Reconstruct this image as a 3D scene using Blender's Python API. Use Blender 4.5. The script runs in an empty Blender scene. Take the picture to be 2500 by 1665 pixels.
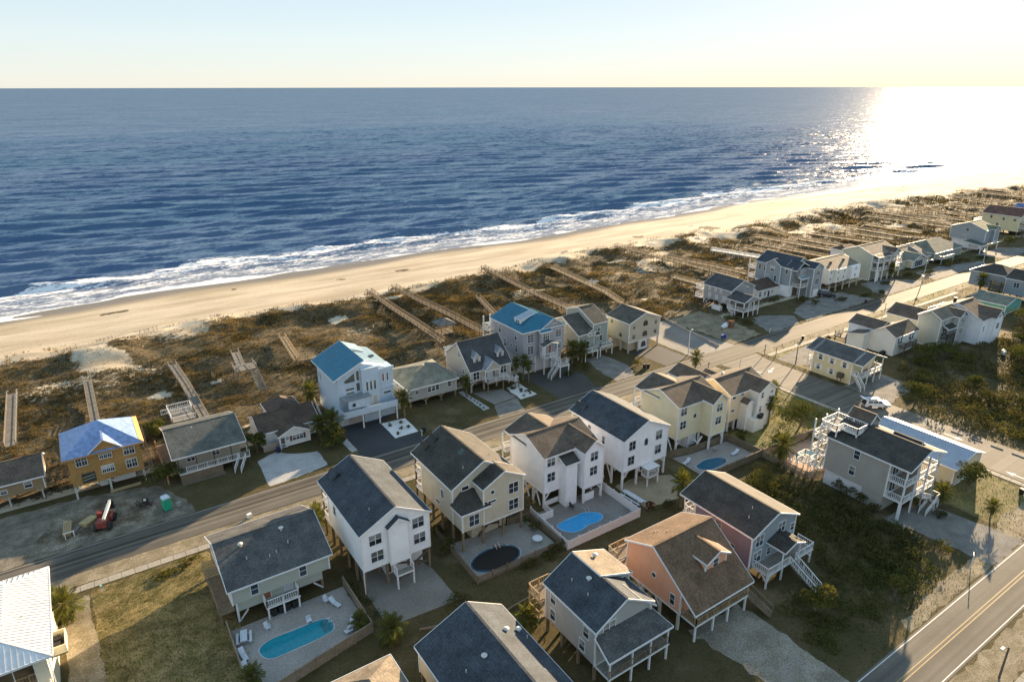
import bpy, math, random
import numpy as np
from mathutils import Vector
random.seed(7); RNG = np.random.default_rng(11)
SC = bpy.context.scene
COL = SC.collection
# ------------------------------------------------------------------ camera, sky, sun, exposure
# ground frame: X runs along the shore road, Y points to the sea, metres; the camera drone hovers above the origin
CAM_H = 62.0
cd = bpy.data.cameras.new('camera'); cam = bpy.data.objects.new('camera', cd); COL.objects.link(cam)
cam.location = (0, 0, CAM_H)
cam.rotation_euler = (math.radians(90 - 20.68), math.radians(0.08), math.radians(-34.0))
cd.sensor_width = 36.0; cd.lens = 36.0 * 1640 / 2500
cd.clip_start = 1.0; cd.clip_end = 300000.0
SC.camera = cam
SUN_EL, SUN_AZ = 12.5, 22.0            # elevation; azimuth measured from +X (along the road) towards the sea
W = bpy.data.worlds.new('World'); SC.world = W; W.use_nodes = True
wt = W.node_tree; wt.nodes.clear()
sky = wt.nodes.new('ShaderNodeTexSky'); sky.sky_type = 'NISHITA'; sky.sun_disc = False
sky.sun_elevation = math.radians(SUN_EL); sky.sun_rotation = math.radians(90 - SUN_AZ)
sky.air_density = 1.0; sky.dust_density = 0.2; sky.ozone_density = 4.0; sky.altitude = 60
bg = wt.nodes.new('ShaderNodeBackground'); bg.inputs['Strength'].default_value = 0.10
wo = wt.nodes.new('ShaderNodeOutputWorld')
# sky range strongly flattened to brighten the shade, saturation raised to keep its blue
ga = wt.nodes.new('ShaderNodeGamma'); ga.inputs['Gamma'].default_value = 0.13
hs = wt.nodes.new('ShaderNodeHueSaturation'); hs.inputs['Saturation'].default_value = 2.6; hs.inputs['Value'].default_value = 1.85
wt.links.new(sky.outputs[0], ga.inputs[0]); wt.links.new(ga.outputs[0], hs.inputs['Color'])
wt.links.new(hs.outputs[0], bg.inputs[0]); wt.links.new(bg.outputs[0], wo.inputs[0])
sd = bpy.data.lights.new('sun', 'SUN'); sd.energy = 4.7; sd.angle = math.radians(0.6); sd.color = (1.0, 0.75, 0.47)
sun = bpy.data.objects.new('sun', sd); COL.objects.link(sun)
a, e = math.radians(SUN_AZ), math.radians(SUN_EL)
sdir = Vector((math.cos(e) * math.cos(a), math.cos(e) * math.sin(a), math.sin(e)))
sun.rotation_euler = sdir.to_track_quat('Z', 'Y').to_euler(); sun.location = (0, 0, 100)
vs = SC.view_settings
vs.view_transform = 'Standard'; vs.look = 'None'; vs.gamma = 1.0; vs.use_curve_mapping = False; vs.exposure = 2.05
SC.cycles.caustics_reflective = False; SC.cycles.caustics_refractive = False; SC.cycles.sample_clamp_indirect = 1.2; SC.cycles.blur_glossy = 1.0
SC.cycles.use_denoising = True

# ------------------------------------------------------------------ materials
MATS = {}
def newmat(name):
    m = bpy.data.materials.new(name); m.use_nodes = True
    nt = m.node_tree; b = nt.nodes['Principled BSDF']
    return m, nt, b
def mathn(nt, op, a, b=None, c=None):
    n = nt.nodes.new('ShaderNodeMath'); n.operation = op
    for i, v in enumerate((a, b, c)):
        if v is None: continue
        if isinstance(v, (int, float)): n.inputs[i].default_value = v
        else: nt.links.new(v, n.inputs[i])
    return n.outputs[0]
def noise(nt, scale, detail=3, rough=.55, vec=None, out=0):
    n = nt.nodes.new('ShaderNodeTexNoise'); n.inputs['Scale'].default_value = scale
    n.inputs['Detail'].default_value = detail; n.inputs['Roughness'].default_value = rough
    if vec is None:
        vec = nt.nodes.new('ShaderNodeNewGeometry').outputs['Position']
    nt.links.new(vec, n.inputs['Vector'])
    return n.outputs[out]
def maprange(nt, v, a, b, c=0., d=1., smooth=False):
    n = nt.nodes.new('ShaderNodeMapRange'); nt.links.new(v, n.inputs[0])
    if smooth: n.interpolation_type = 'SMOOTHSTEP'
    for i, x in zip((1, 2, 3, 4), (a, b, c, d)): n.inputs[i].default_value = x
    return n.outputs[0]
def mixc(nt, f, a, b, mode='MIX'):
    n = nt.nodes.new('ShaderNodeMix'); n.data_type = 'RGBA'; n.blend_type = mode
    for s, v in ((0, f), (6, a), (7, b)):
        if isinstance(v, tuple): n.inputs[s].default_value = (*v[:3], 1)
        elif isinstance(v, (int, float)): n.inputs[s].default_value = v
        else: nt.links.new(v, n.inputs[s])
    return n.outputs[2]
def bump(nt, b, h, strength, dist=.1):
    n = nt.nodes.new('ShaderNodeBump'); n.inputs['Strength'].default_value = strength; n.inputs['Distance'].default_value = dist
    nt.links.new(h, n.inputs['Height']); nt.links.new(n.outputs[0], b.inputs['Normal'])
def scaled(nt, sx, sy, sz, rot=0):
    g = nt.nodes.new('ShaderNodeNewGeometry'); m = nt.nodes.new('ShaderNodeMapping')
    m.inputs['Scale'].default_value = (sx, sy, sz); m.inputs['Rotation'].default_value = (0, 0, rot)
    nt.links.new(g.outputs['Position'], m.inputs['Vector']); return m.outputs[0]
def hsv(c, k): return tuple(min(1, max(0, x * k)) for x in c)

def M_siding(c, lines=.2):
    k = ('siding', c, lines)
    if k in MATS: return MATS[k]
    m, nt, b = newmat('siding')
    z = nt.nodes.new('ShaderNodeSeparateXYZ'); nt.links.new(nt.nodes.new('ShaderNodeNewGeometry').outputs['Position'], z.inputs[0])
    fr = mathn(nt, 'FRACT', mathn(nt, 'MULTIPLY', z.outputs[2], 1 / lines))
    gap = maprange(nt, fr, 0.0, .2,   .90, 1.0)
    n1 = maprange(nt, noise(nt, .5, 4),   .35, .75, .93, 1.04)
    n2 = maprange(nt, noise(nt, 1.3, 4, .6, scaled(nt, .9, .9, .35)), .5, .8, 1.0, .90)
    f = mathn(nt, 'MULTIPLY', mathn(nt, 'MULTIPLY', gap, n1), n2)
    col = mixc(nt, 1.0, c, (1, 1, 1), 'MULTIPLY'); 
    nn = nt.nodes.new('ShaderNodeVectorMath'); nn.operation = 'SCALE'; nt.links.new(col, nn.inputs[0]); nt.links.new(f, nn.inputs['Scale'])
    nt.links.new(nn.outputs[0], b.inputs['Base Color']); b.inputs['Roughness'].default_value = .5
    b.inputs['Specular IOR Level'].default_value = .4
    bump(nt, b, fr, .06, .02)
    MATS[k] = m; return m
def M_speck(name, c, sp=6, amt=.35, big=.25, rough=.9, rows=0, bmp=.3, spec=.25, c2=None):
    """mottled matte surface: fine speckle, broad tone drift, optional courses that follow height (roof shingles)"""
    k = (name, c, sp, amt, rows, c2)
    if k in MATS: return MATS[k]
    m, nt, b = newmat(name)
    n1 = maprange(nt, noise(nt, sp, 2, .7), .3, .7, 1 - amt, 1 + amt)
    n2 = maprange(nt, noise(nt, sp * .06, 4), .3, .7, 1 - big, 1 + big)
    f = mathn(nt, 'MULTIPLY', n1, n2)
    if rows:
        z = nt.nodes.new('ShaderNodeSeparateXYZ'); nt.links.new(nt.nodes.new('ShaderNodeNewGeometry').outputs['Position'], z.inputs[0])
        fr = mathn(nt, 'FRACT', mathn(nt, 'MULTIPLY', z.outputs[2], 1 / rows))
        f = mathn(nt, 'MULTIPLY', f, maprange(nt, fr, 0, .25, .75, 1.03))
        tab = noise(nt, 1.0, 0, 0, scaled(nt, 3.2, 3.2, 1 / rows))
        f = mathn(nt, 'MULTIPLY', f, maprange(nt, tab, .3, .7, .82, 1.15))
    col = c if c2 is None else mixc(nt, maprange(nt, noise(nt, sp * .12, 5, .65), .4, .6), c, c2)
    nn = nt.nodes.new('ShaderNodeVectorMath'); nn.operation = 'SCALE'
    if c2 is None: nn.inputs[0].default_value = c
    else: nt.links.new(col, nn.inputs[0])
    nt.links.new(f, nn.inputs['Scale']); nt.links.new(nn.outputs[0], b.inputs['Base Color'])
    b.inputs['Roughness'].default_value = rough; b.inputs['Specular IOR Level'].default_value = spec
    bump(nt, b, noise(nt, sp * 1.3, 3, .7), bmp, .06)
    MATS[k] = m; return m
def M_shingle(c): return M_speck('shingle', c, 9, .38, .3, .82, rows=.12, bmp=.35, spec=.22)
def M_paint(c, rough=.5, name='paint'):
    k = (name, c, rough)
    if k in MATS: return MATS[k]
    m, nt, b = newmat(name)
    f = maprange(nt, noise(nt, 2.2, 4, .65), .35, .75, .86, 1.04)
    nn = nt.nodes.new('ShaderNodeVectorMath'); nn.operation = 'SCALE'; nn.inputs[0].default_value = c
    nt.links.new(f, nn.inputs['Scale']); nt.links.new(nn.outputs[0], b.inputs['Base Color'])
    b.inputs['Roughness'].default_value = rough; b.inputs['Specular IOR Level'].default_value = .3
    MATS[k] = m; return m
def M_wood(c):
    k = ('wood', c)
    if k in MATS: return MATS[k]
    m, nt, b = newmat('wood')
    f = mathn(nt, 'MULTIPLY', maprange(nt, noise(nt, 4, 4, .7), .3, .75, .65, 1.25), maprange(nt, noise(nt, .6, 3), .3, .7, .8, 1.15))
    nn = nt.nodes.new('ShaderNodeVectorMath'); nn.operation = 'SCALE'; nn.inputs[0].default_value = c
    nt.links.new(f, nn.inputs['Scale']); nt.links.new(nn.outputs[0], b.inputs['Base Color']); b.inputs['Roughness'].default_value = .85
    MATS[k] = m; return m
def M_metal(c, rough=.38, metal=.35):
    k = ('metal', c, rough)
    if k in MATS: return MATS[k]
    m, nt, b = newmat('painted_metal')
    f = maprange(nt, noise(nt, .9, 5, .6), .3, .7, .85, 1.1)
    nn = nt.nodes.new('ShaderNodeVectorMath'); nn.operation = 'SCALE'; nn.inputs[0].default_value = c
    nt.links.new(f, nn.inputs['Scale']); nt.links.new(nn.outputs[0], b.inputs['Base Color'])
    b.inputs['Roughness'].default_value = rough; b.inputs['Metallic'].default_value = metal
    MATS[k] = m; return m
def M_glass(c=(.035, .045, .055)):
    k = ('glass', c)
    if k in MATS: return MATS[k]
    m, nt, b = newmat('window_glass')
    f = maprange(nt, noise(nt, .35, 2), .35, .65, .5, 1.7)
    nn = nt.nodes.new('ShaderNodeVectorMath'); nn.operation = 'SCALE'; nn.inputs[0].default_value = c
    nt.links.new(f, nn.inputs['Scale']); nt.links.new(nn.outputs[0], b.inputs['Base Color'])
    b.inputs['Roughness'].default_value = .06; b.inputs['Specular IOR Level'].default_value = .6
    MATS[k] = m; return m
def M_leaf(c, c2, trans=.25):
    k = ('leaf', c, c2)
    if k in MATS: return MATS[k]
    m = bpy.data.materials.new('foliage'); m.use_nodes = True; nt = m.node_tree; nt.nodes.clear()
    at = nt.nodes.new('ShaderNodeAttribute'); at.attribute_name = 'tint'
    col = mixc(nt, at.outputs['Fac'], c, c2)
    d = nt.nodes.new('ShaderNodeBsdfDiffuse'); nt.links.new(col, d.inputs[0])
    t = nt.nodes.new('ShaderNodeBsdfTranslucent'); nt.links.new(mixc(nt, 1.0, col, (1.0, .95, .5), 'MULTIPLY'), t.inputs[0])
    mx = nt.nodes.new('ShaderNodeMixShader'); mx.inputs[0].default_value = trans
    nt.links.new(d.outputs[0], mx.inputs[1]); nt.links.new(t.outputs[0], mx.inputs[2])
    o = nt.nodes.new('ShaderNodeOutputMaterial'); nt.links.new(mx.outputs[0], o.inputs[0])
    MATS[k] = m; return m

# ------------------------------------------------------------------ mesh helpers
class MB:
    def __init__(s): s.v = []; s.f = []
    def box(s, x0, y0, z0, x1, y1, z1):
        n = len(s.v)
        s.v += [(x0, y0, z0), (x1, y0, z0), (x1, y1, z0), (x0, y1, z0), (x0, y0, z1), (x1, y0, z1), (x1, y1, z1), (x0, y1, z1)]
        s.f += [(n, n+3, n+2, n+1), (n+4, n+5, n+6, n+7), (n, n+1, n+5, n+4), (n+1, n+2, n+6, n+5), (n+2, n+3, n+7, n+6), (n+3, n, n+4, n+7)]
        return s
    def extr(s, pts, vec):
        """polygon (3D points) extruded along vec"""
        n = len(s.v); k = len(pts); vx, vy, vz = vec
        s.v += [tuple(p) for p in pts] + [(p[0]+vx, p[1]+vy, p[2]+vz) for p in pts]
        s.f += [tuple(range(n+k-1, n-1, -1)), tuple(range(n+k, n+2*k))]
        s.f += [(n+i, n+(i+1) % k, n+k+(i+1) % k, n+k+i) for i in range(k)]
        return s
    def beam(s, p, q, w=.1, h=None):
        p, q = Vector(p), Vector(q); d = q - p
        if d.length < 1e-6: return s
        h = w if h is None else h; d.normalize()
        up = Vector((0, 0, 1)) if abs(d.z) < .95 else Vector((1, 0, 0))
        sx = d.cross(up).normalized() * (w / 2); sy = sx.cross(d).normalized() * (h / 2)
        n = len(s.v)
        for c in (p, q):
            s.v += [tuple(c - sx - sy), tuple(c + sx - sy), tuple(c + sx + sy), tuple(c - sx + sy)]
        s.f += [(n, n+3, n+2, n+1), (n+4, n+5, n+6, n+7), (n, n+1, n+5, n+4), (n+1, n+2, n+6, n+5), (n+2, n+3, n+7, n+6), (n+3, n, n+4, n+7)]
        return s
    def tube(s, pts, rs, k=6, cap=True):
        n = len(s.v); P = [Vector(p) for p in pts]
        if isinstance(rs, (int, float)): rs = [rs] * len(P)
        for i, p in enumerate(P):
            d = (P[min(i+1, len(P)-1)] - P[max(i-1, 0)]).normalized()
            u = d.cross(Vector((0, 0, 1)) if abs(d.z) < .9 else Vector((1, 0, 0))).normalized(); w = d.cross(u)
            for j in range(k):
                t = 2 * math.pi * j / k
                s.v.append(tuple(p + (u * math.cos(t) + w * math.sin(t)) * rs[i]))
        for i in range(len(P)-1):
            for j in range(k):
                s.f.append((n+i*k+j, n+i*k+(j+1) % k, n+(i+1)*k+(j+1) % k, n+(i+1)*k+j))
        if cap: s.f += [tuple(n+j for j in range(k-1, -1, -1)), tuple(n+(len(P)-1)*k+j for j in range(k))]
        return s
    def poly(s, pts): n = len(s.v); s.v += [tuple(p) for p in pts]; s.f.append(tuple(range(n, n+len(pts)))); return s
    def mesh(s, name, mat, off=(0, 0, 0)):
        me = bpy.data.meshes.new(name)
        ox, oy, oz = off
        me.from_pydata([(x-ox, y-oy, z-oz) for x, y, z in s.v], [], s.f)
        if mat: me.materials.append(mat)
        return me
def link(name, me, parent=None, loc=(0, 0, 0), rz=0, **kw):
    o = bpy.data.objects.new(name, me); COL.objects.link(o)
    if parent is not None: o.parent = parent
    o.location = loc
    if rz: o.rotation_euler = (0, 0, rz)
    for k, v in kw.items():
        if v: o[k] = v
    return o
def thing(name, label, cat, loc=(0, 0, 0), rz=0, group=None):
    return link(name, None, None, loc, rz, label=label, category=cat, group=group)
def npmesh(name, verts, faces4=None, faces3=None, mat=None, attrs=None, smooth=False):
    me = bpy.data.meshes.new(name)
    V = np.asarray(verts, np.float32)
    idx = []; tot = []
    if faces3 is not None and len(faces3): idx.append(np.asarray(faces3, np.int32).ravel()); tot.append(np.full(len(faces3), 3, np.int32))
    if faces4 is not None and len(faces4): idx.append(np.asarray(faces4, np.int32).ravel()); tot.append(np.full(len(faces4), 4, np.int32))
    idx = np.concatenate(idx); tot = np.concatenate(tot)
    me.vertices.add(len(V)); me.vertices.foreach_set('co', V.ravel())
    me.loops.add(len(idx)); me.loops.foreach_set('vertex_index', idx)
    me.polygons.add(len(tot)); st = np.zeros(len(tot), np.int32); st[1:] = np.cumsum(tot)[:-1]
    me.polygons.foreach_set('loop_start', st); me.polygons.foreach_set('loop_total', tot)
    if smooth: me.polygons.foreach_set('use_smooth', np.ones(len(tot), bool))
    me.update(calc_edges=True)
    if mat: me.materials.append(mat)
    for k, v in (attrs or {}).items():
        at = me.attributes.new(k, 'FLOAT', 'POINT'); at.data.foreach_set('value', np.asarray(v, np.float32))
    return me
def sstep(a, b, x): t = np.clip((x - a) / (b - a), 0, 1); return t * t * (3 - 2 * t)
_gr = RNG.random((256, 256))
def vnoise(x, y):
    """value noise 0..1"""
    x = np.asarray(x, float); y = np.asarray(y, float)
    xi = np.floor(x).astype(int); yi = np.floor(y).astype(int); fx = x - xi; fy = y - yi
    fx = fx * fx * (3 - 2 * fx); fy = fy * fy * (3 - 2 * fy)
    g = lambda a, b: _gr[a & 255, b & 255]
    return (g(xi, yi) * (1-fx) + g(xi+1, yi) * fx) * (1-fy) + (g(xi, yi+1) * (1-fx) + g(xi+1, yi+1) * fx) * fy
def fbm(x, y, o=4):
    s = 0; a = .5; t = 0
    for i in range(o): s = s + a * vnoise(x * 2**i + 17 * i, y * 2**i + 31 * i); t += a; a *= .5
    return s / t
# ------------------------------------------------------------------ terrain: flat town, dunes, beach
SH_S = np.array([-3000, -150, -20, 45, 120, 165, 265, 333, 407, 495, 696, 1200, 3000.])
SH_T = np.array([170, 236, 240, 245, 246, 244, 248, 254, 254, 251, 245, 225, 120.])
SEA = -1.6
def shore(s): return np.interp(s, SH_S, SH_T) + 1.6 * np.sin(s * .06) * np.clip(1 - abs(s) / 800, 0, 1)
def toe(s): return np.interp(s, [-3000, -80, 0, 60, 120, 175, 260, 330, 410, 540, 700, 3000], [120, 195, 196, 195, 197, 203, 200, 204, 204, 188, 182, 90])
def zt(s, t):
    s = np.asarray(s, float); t = np.asarray(t, float)
    T = toe(s) + 5 * (vnoise(s * .06, 3.3 + 0 * s) - .5) * 2
    env = sstep(124, 142, t) * (1 - sstep(T - 3, T + 5, t))
    h = env * (.15 + 1.7 * fbm(s * .06, t * .09, 3) ** 1.3 + 1.5 * (fbm(s * .15, t * .2, 2) - .5))
    h = h + 2.1 * np.exp(-((t - (T - 9)) / 7.) ** 2) * (.15 + 1.1 * vnoise(s * .075, t * .05 + 9))
    S = shore(s); k = np.clip((t - T) / np.maximum(S - T, 10), 0, None)
    bz = SEA * k ** 1.15 + .12 * (fbm(s * .03, t * .12, 3) - .5) * sstep(0, .1, k) * (1 - sstep(.8, 1, k))
    bz = np.where(k > 1, SEA - (t - S) * .05, bz)
    return np.maximum(np.where(t > T, bz, 0), -9) + h
def graded(pieces):
    out = []
    for a, b, st in pieces: out += list(np.arange(a, b, st))
    return np.array(out)
def grid(S, T, zf):
    gs, gt = np.meshgrid(S, T, indexing='ij'); z = zf(gs, gt)
    V = np.stack([gs.ravel(), gt.ravel(), z.ravel()], 1)
    n, m = len(S), len(T); i = np.arange(n-1)[:, None] * m + np.arange(m-1)[None, :]
    F = np.stack([i, i+m, i+m+1, i+1], -1).reshape(-1, 4)
    return V, F
gS = np.concatenate([np.linspace(-3000, -140, 16), graded([(-120, 330, 1.25), (330, 720, 2.5)]), np.linspace(740, 3000, 24)])
gT = np.concatenate([graded([(118, 122, 2), (122, 290, 1.1), (290, 330, 8)])])
V, F = grid(gS, gT, zt)
s_, t_ = V[:, 0], V[:, 1]
n1 = fbm(s_ * .05, t_ * .08, 4); n2 = fbm(s_ * .2 + 50, t_ * .25, 3)
TT = toe(s_)
VEG = lambda s, t: np.clip(sstep(118, 122, t) * (1 - sstep(toe(s) - 14 + 26 * (fbm(s * .05, t * .08, 3) - .5), toe(s) - 5 + 20 * (fbm(s * .09 + 9, t * .12, 3) - .5), t)), 0, 1) * (1 - .95 * sstep(.62, .69, fbm(s * .05 + 30, t * .08 + 12, 3)) * sstep(150, 180, t))
veg = VEG(s_, t_)
d_ = t_ - shore(s_)
wet = sstep(-13, -3, d_ + 7 * (fbm(s_ * .04, t_ * .03 + 4, 3) - .5))
m, nt, b = newmat('dune_and_beach_sand')
av = nt.nodes.new('ShaderNodeAttribute'); av.attribute_name = 'veg'
aw = nt.nodes.new('ShaderNodeAttribute'); aw.attribute_name = 'wet'
sand = mixc(nt, maprange(nt, noise(nt, 1.0, 5, .6, scaled(nt, .025, .14, .1)), .38, .62), (.55, .475, .36), (.35, .29, .205))
sand = mixc(nt, maprange(nt, noise(nt, 2.5, 3, .7), .3, .7, 0, .35), sand, (.33, .26, .17))
soil = mixc(nt, maprange(nt, noise(nt, 1.0, 5, .7), .38, .62), (.135, .095, .05), (.05, .044, .022))
edge = maprange(nt, mathn(nt, 'ADD', av.outputs['Fac'], maprange(nt, noise(nt, .8, 4, .7), .3, .7, -.5, .5)), .35, .6)
col = mixc(nt, edge, sand, soil)
col = mixc(nt, aw.outputs['Fac'], col, (.17, .135, .095))
nt.links.new(col, b.inputs['Base Color'])
nt.links.new(maprange(nt, aw.outputs['Fac'], .2, 1, .95, .35), b.inputs['Roughness'])
b.inputs['Specular IOR Level'].default_value = .25
bump(nt, b, mathn(nt, 'ADD', noise(nt, 1.6, 5, .7), mathn(nt, 'MULTIPLY', noise(nt, .9, 3, .6, scaled(nt, .12, 1.1, 1)), .8)), .55, .16)
link('dune_terrain', npmesh('dune_terrain', V, F, None, m, {'veg': veg, 'wet': wet}, True), kind='structure')
# the town ground: one flat sheet from far inland up to the dune foot
m, nt, b = newmat('yard_ground')
g1 = mixc(nt, maprange(nt, noise(nt, .22, 5, .65), .35, .62), (.075, .066, .028), (.125, .095, .05))
g1 = mixc(nt, maprange(nt, noise(nt, 3.0, 4, .75), .35, .75, 0, .8), g1, (.05, .045, .018))
g1 = mixc(nt, maprange(nt, noise(nt, .07, 4, .6), .58, .7, 0, .7), g1, (.24, .19, .12))
nt.links.new(g1, b.inputs['Base Color']); b.inputs['Roughness'].default_value = .95; b.inputs['Specular IOR Level'].default_value = .1
bump(nt, b, noise(nt, 4, 5, .75), .7, .15)
link('ground', MB().poly([(-3000, -3000, 0), (3000, -3000, 0), (3000, 118, 0), (-3000, 118, 0)]).mesh('ground', m), kind='structure')

# ------------------------------------------------------------------ sea
def sea_z(s, t):
    d = t - shore(s); dist = np.hypot(s, t)
    w = (fbm(s * .008, t * .012, 3) - .5) * 14
    h = 0
    for lam, amp, ang, far in ((20., .60, -9, 1700), (12., .36, -17, 1000), (7.5, .26, 3, 600), (5., .10, -34, 300)):
        c, sn = math.cos(math.radians(ang)), math.sin(math.radians(ang))
        u = -s * sn + t * c
        env = .25 + 1.5 * vnoise(s * .55 / lam + lam, t * .9 / lam)
        p = np.sin(2 * math.pi * (u + w * (lam / 20)) / lam)
        h = h + amp * env * (2 * ((p + 1) / 2) ** 2.8 - .66) * (1 - sstep(far * .6, far, dist))
    h = h * (.1 + .9 * sstep(2, 30, d))
    br = 28 + 8 * (vnoise(s * .018, 0 * s + 5) - .5) * 2
    h = h + .55 * np.exp(-((d - br) / 2.2) ** 2) * vnoise(s * .03, 0 * s + 2)
    return SEA + h
gS = np.concatenate([-np.geomspace(80000, 230, 26), graded([(-220, 640, 2.4), (640, 1000, 6)]), np.geomspace(1010, 80000, 26)])
tt = [205.]; st_ = 1.1
while tt[-1] < 120000:
    tt.append(tt[-1] + st_)
    if tt[-1] > 400: st_ *= 1.006
    if tt[-1] > 1100: st_ *= 1.09
gT = np.array(tt)
V, F = grid(gS, gT, sea_z)
d_ = V[:, 1] - shore(V[:, 0])
m, nt, b = newmat('sea_water')
ad = nt.nodes.new('ShaderNodeAttribute'); ad.attribute_name = 'd'; D = ad.outputs['Fac']
far1 = noise(nt, 1, 4, .6, scaled(nt, .006, .022, .1, math.radians(5)))
def vec(op, a, b=None):
    n = nt.nodes.new('ShaderNodeVectorMath'); n.operation = op
    for i_, v_ in enumerate((a, b)):
        if v_ is None: continue
        if isinstance(v_, tuple): n.inputs[i_].default_value = v_
        else: nt.links.new(v_, n.inputs[i_])
    return n.outputs[0]
# wave facets: slopes drawn from noise at four sizes, long along the crests
slope = None
for sx, sy, rt, wx, wy in ((.010, .05, 6, .12, .5), (.045, .19, 8, .3, 1.1), (.13, .55, 14, .6, 1.5), (.5, 1.6, 22, .8, 1.2)):
    c_ = noise(nt, 1, 3, .6, scaled(nt, sx, sy, .1, math.radians(rt)), out=1)
    v_ = vec('MULTIPLY', vec('SUBTRACT', c_, (.5, .5, .5)), (wx, wy, 0))
    slope = v_ if slope is None else vec('ADD', slope, v_)
calm = nt.nodes.new('ShaderNodeVectorMath'); calm.operation = 'SCALE'; nt.links.new(slope, calm.inputs[0]); nt.links.new(maprange(nt, D, 0, 25, .35, 1), calm.inputs['Scale'])
FACET = vec('NORMALIZE', vec('ADD', nt.nodes.new('ShaderNodeNewGeometry').outputs['Normal'], calm.outputs[0]))
# foam: swash edge, broken water behind a breaker line, a few streaks further out
warp = maprange(nt, noise(nt, 1, 4, .6, scaled(nt, .03, .05, .1)), .28, .72, -7, 7)
dw = mathn(nt, 'ADD', D, warp)
lace = maprange(nt, noise(nt, 1, 5, .7, scaled(nt, .16, .6, .1, math.radians(6))), .3, .7)
lace2 = maprange(nt, noise(nt, 1, 4, .7, scaled(nt, .8, 1.8, .1)), .3, .7)
den = nt.nodes.new('ShaderNodeValToRGB'); nt.links.new(maprange(nt, dw, -7, 56), den.inputs[0])
cr = den.color_ramp; cr.elements[0].position = 0; cr.elements[0].color = (.8, .8, .8, 1); cr.elements[1].position = 1; cr.elements[1].color = (0, 0, 0, 1)
for p, v in ((.13, .68), (.17, .30), (.24, .45), (.32, .52), (.38, .34), (.46, .50), (.54, .62), (.58, .78), (.615, .52), (.65, .25), (.80, .08)):
    el = cr.elements.new(p); el.color = (v, v, v, 1)
fm = mathn(nt, 'ADD', mathn(nt, 'MULTIPLY', lace, .62), mathn(nt, 'MULTIPLY', lace2, .38))
fm = maprange(nt, mathn(nt, 'ADD', fm, den.outputs[0]), .93, 1.12)
streak = noise(nt, 1, 5, .65, scaled(nt, .0016, .009, .1, math.radians(3)))
base = mixc(nt, maprange(nt, far1, .36, .64), (.046, .094, .19), (.082, .138, .23))
base = mixc(nt, maprange(nt, streak, .4, .62, 0, .6), base, (.032, .105, .185))
base = mixc(nt, maprange(nt, D, 8, 38), (.20, .22, .27), base)
nt.nodes.remove(b); out = nt.nodes['Material Output']
fr = nt.nodes.new('ShaderNodeFresnel'); fr.inputs['IOR'].default_value = 1.33; nt.links.new(FACET, fr.inputs['Normal'])
# a rough sea shows its wave faces, not its plane: reflectance at grazing view levels off
refl = mathn(nt, 'MULTIPLY', mathn(nt, 'MINIMUM', maprange(nt, fr.outputs[0], .02, .6, .03, .30), .25), maprange(nt, fm, 0, 1, 1, .1))
df = nt.nodes.new('ShaderNodeBsdfDiffuse'); nt.links.new(mixc(nt, fm, base, (.78, .78, .78)), df.inputs['Color']); nt.links.new(FACET, df.inputs['Normal'])
gl = nt.nodes.new('ShaderNodeBsdfGlossy'); gl.inputs['Roughness'].default_value = .12; nt.links.new(FACET, gl.inputs['Normal'])
g2 = nt.nodes.new('ShaderNodeBsdfGlossy'); g2.inputs['Roughness'].default_value = .34; nt.links.new(FACET, g2.inputs['Normal'])
gm_ = nt.nodes.new('ShaderNodeMixShader'); gm_.inputs[0].default_value = .4; nt.links.new(gl.outputs[0], gm_.inputs[1]); nt.links.new(g2.outputs[0], gm_.inputs[2])
mx = nt.nodes.new('ShaderNodeMixShader'); nt.links.new(refl, mx.inputs[0]); nt.links.new(df.outputs[0], mx.inputs[1]); nt.links.new(gm_.outputs[0], mx.inputs[2]); nt.links.new(mx.outputs[0], out.inputs[0])
link('sea', npmesh('sea', V, F, None, m, {'d': d_}, True), kind='structure')

# ------------------------------------------------------------------ roads, pavements, drives
POLYS = []      # ground patches without grass
RECTS = []      # house footprints without grass
def rough_poly(pts, jit=.25, step=1.0):
    out = []
    for i, p in enumerate(pts):
        q = pts[(i+1) % len(pts)]; L = math.dist(p, q); n = max(1, int(L / step))
        for k in range(n):
            f = k / n
            out.append((p[0]+(q[0]-p[0])*f+random.uniform(-jit, jit), p[1]+(q[1]-p[1])*f+random.uniform(-jit, jit)))
    return out
def sheet(name, pts, mat, z, jit=0, step=1.0, block=True):
    P = rough_poly(pts, jit, step) if jit else pts
    if block: POLYS.append(np.array(pts))
    return link(name, MB().poly([(x, y, z) for x, y in P]).mesh(name, mat), kind='structure')
def M_asphalt(c, streak=0.0, name='asphalt'):
    m, nt, b = newmat(name)
    f = maprange(nt, noise(nt, 7, 3, .7), .3, .7, .8, 1.2)
    f = mathn(nt, 'MULTIPLY', f, maprange(nt, noise(nt, .12, 4, .6), .3, .7, .82, 1.2))
    if streak: f = mathn(nt, 'MULTIPLY', f, maprange(nt, noise(nt, 1, 2, .5, scaled(nt, .012, 1.1, 1)), .35, .65, 1 - streak, 1 + streak))
    nn = nt.nodes.new('ShaderNodeVectorMath'); nn.operation = 'SCALE'; nn.inputs[0].default_value = c
    nt.links.new(f, nn.inputs['Scale']); nt.links.new(nn.outputs[0], b.inputs['Base Color'])
    b.inputs['Roughness'].default_value = .82; b.inputs['Specular IOR Level'].default_value = .22
    bump(nt, b, noise(nt, 12, 2, .6), .25, .03)
    return m
ASPH = M_asphalt((.094, .085, .071), .45); ASPH_OLD = M_asphalt((.125, .113, .094), .2); ASPH_NEW = M_asphalt((.05, .052, .056))
CONC = M_speck('concrete', (.33, .30, .25), 4, .15, .2, .85, c2=(.27, .245, .2))
CONC_D = M_speck('stained_concrete', (.23, .215, .19), 4, .2, .25, .85, c2=(.18, .165, .145))
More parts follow.
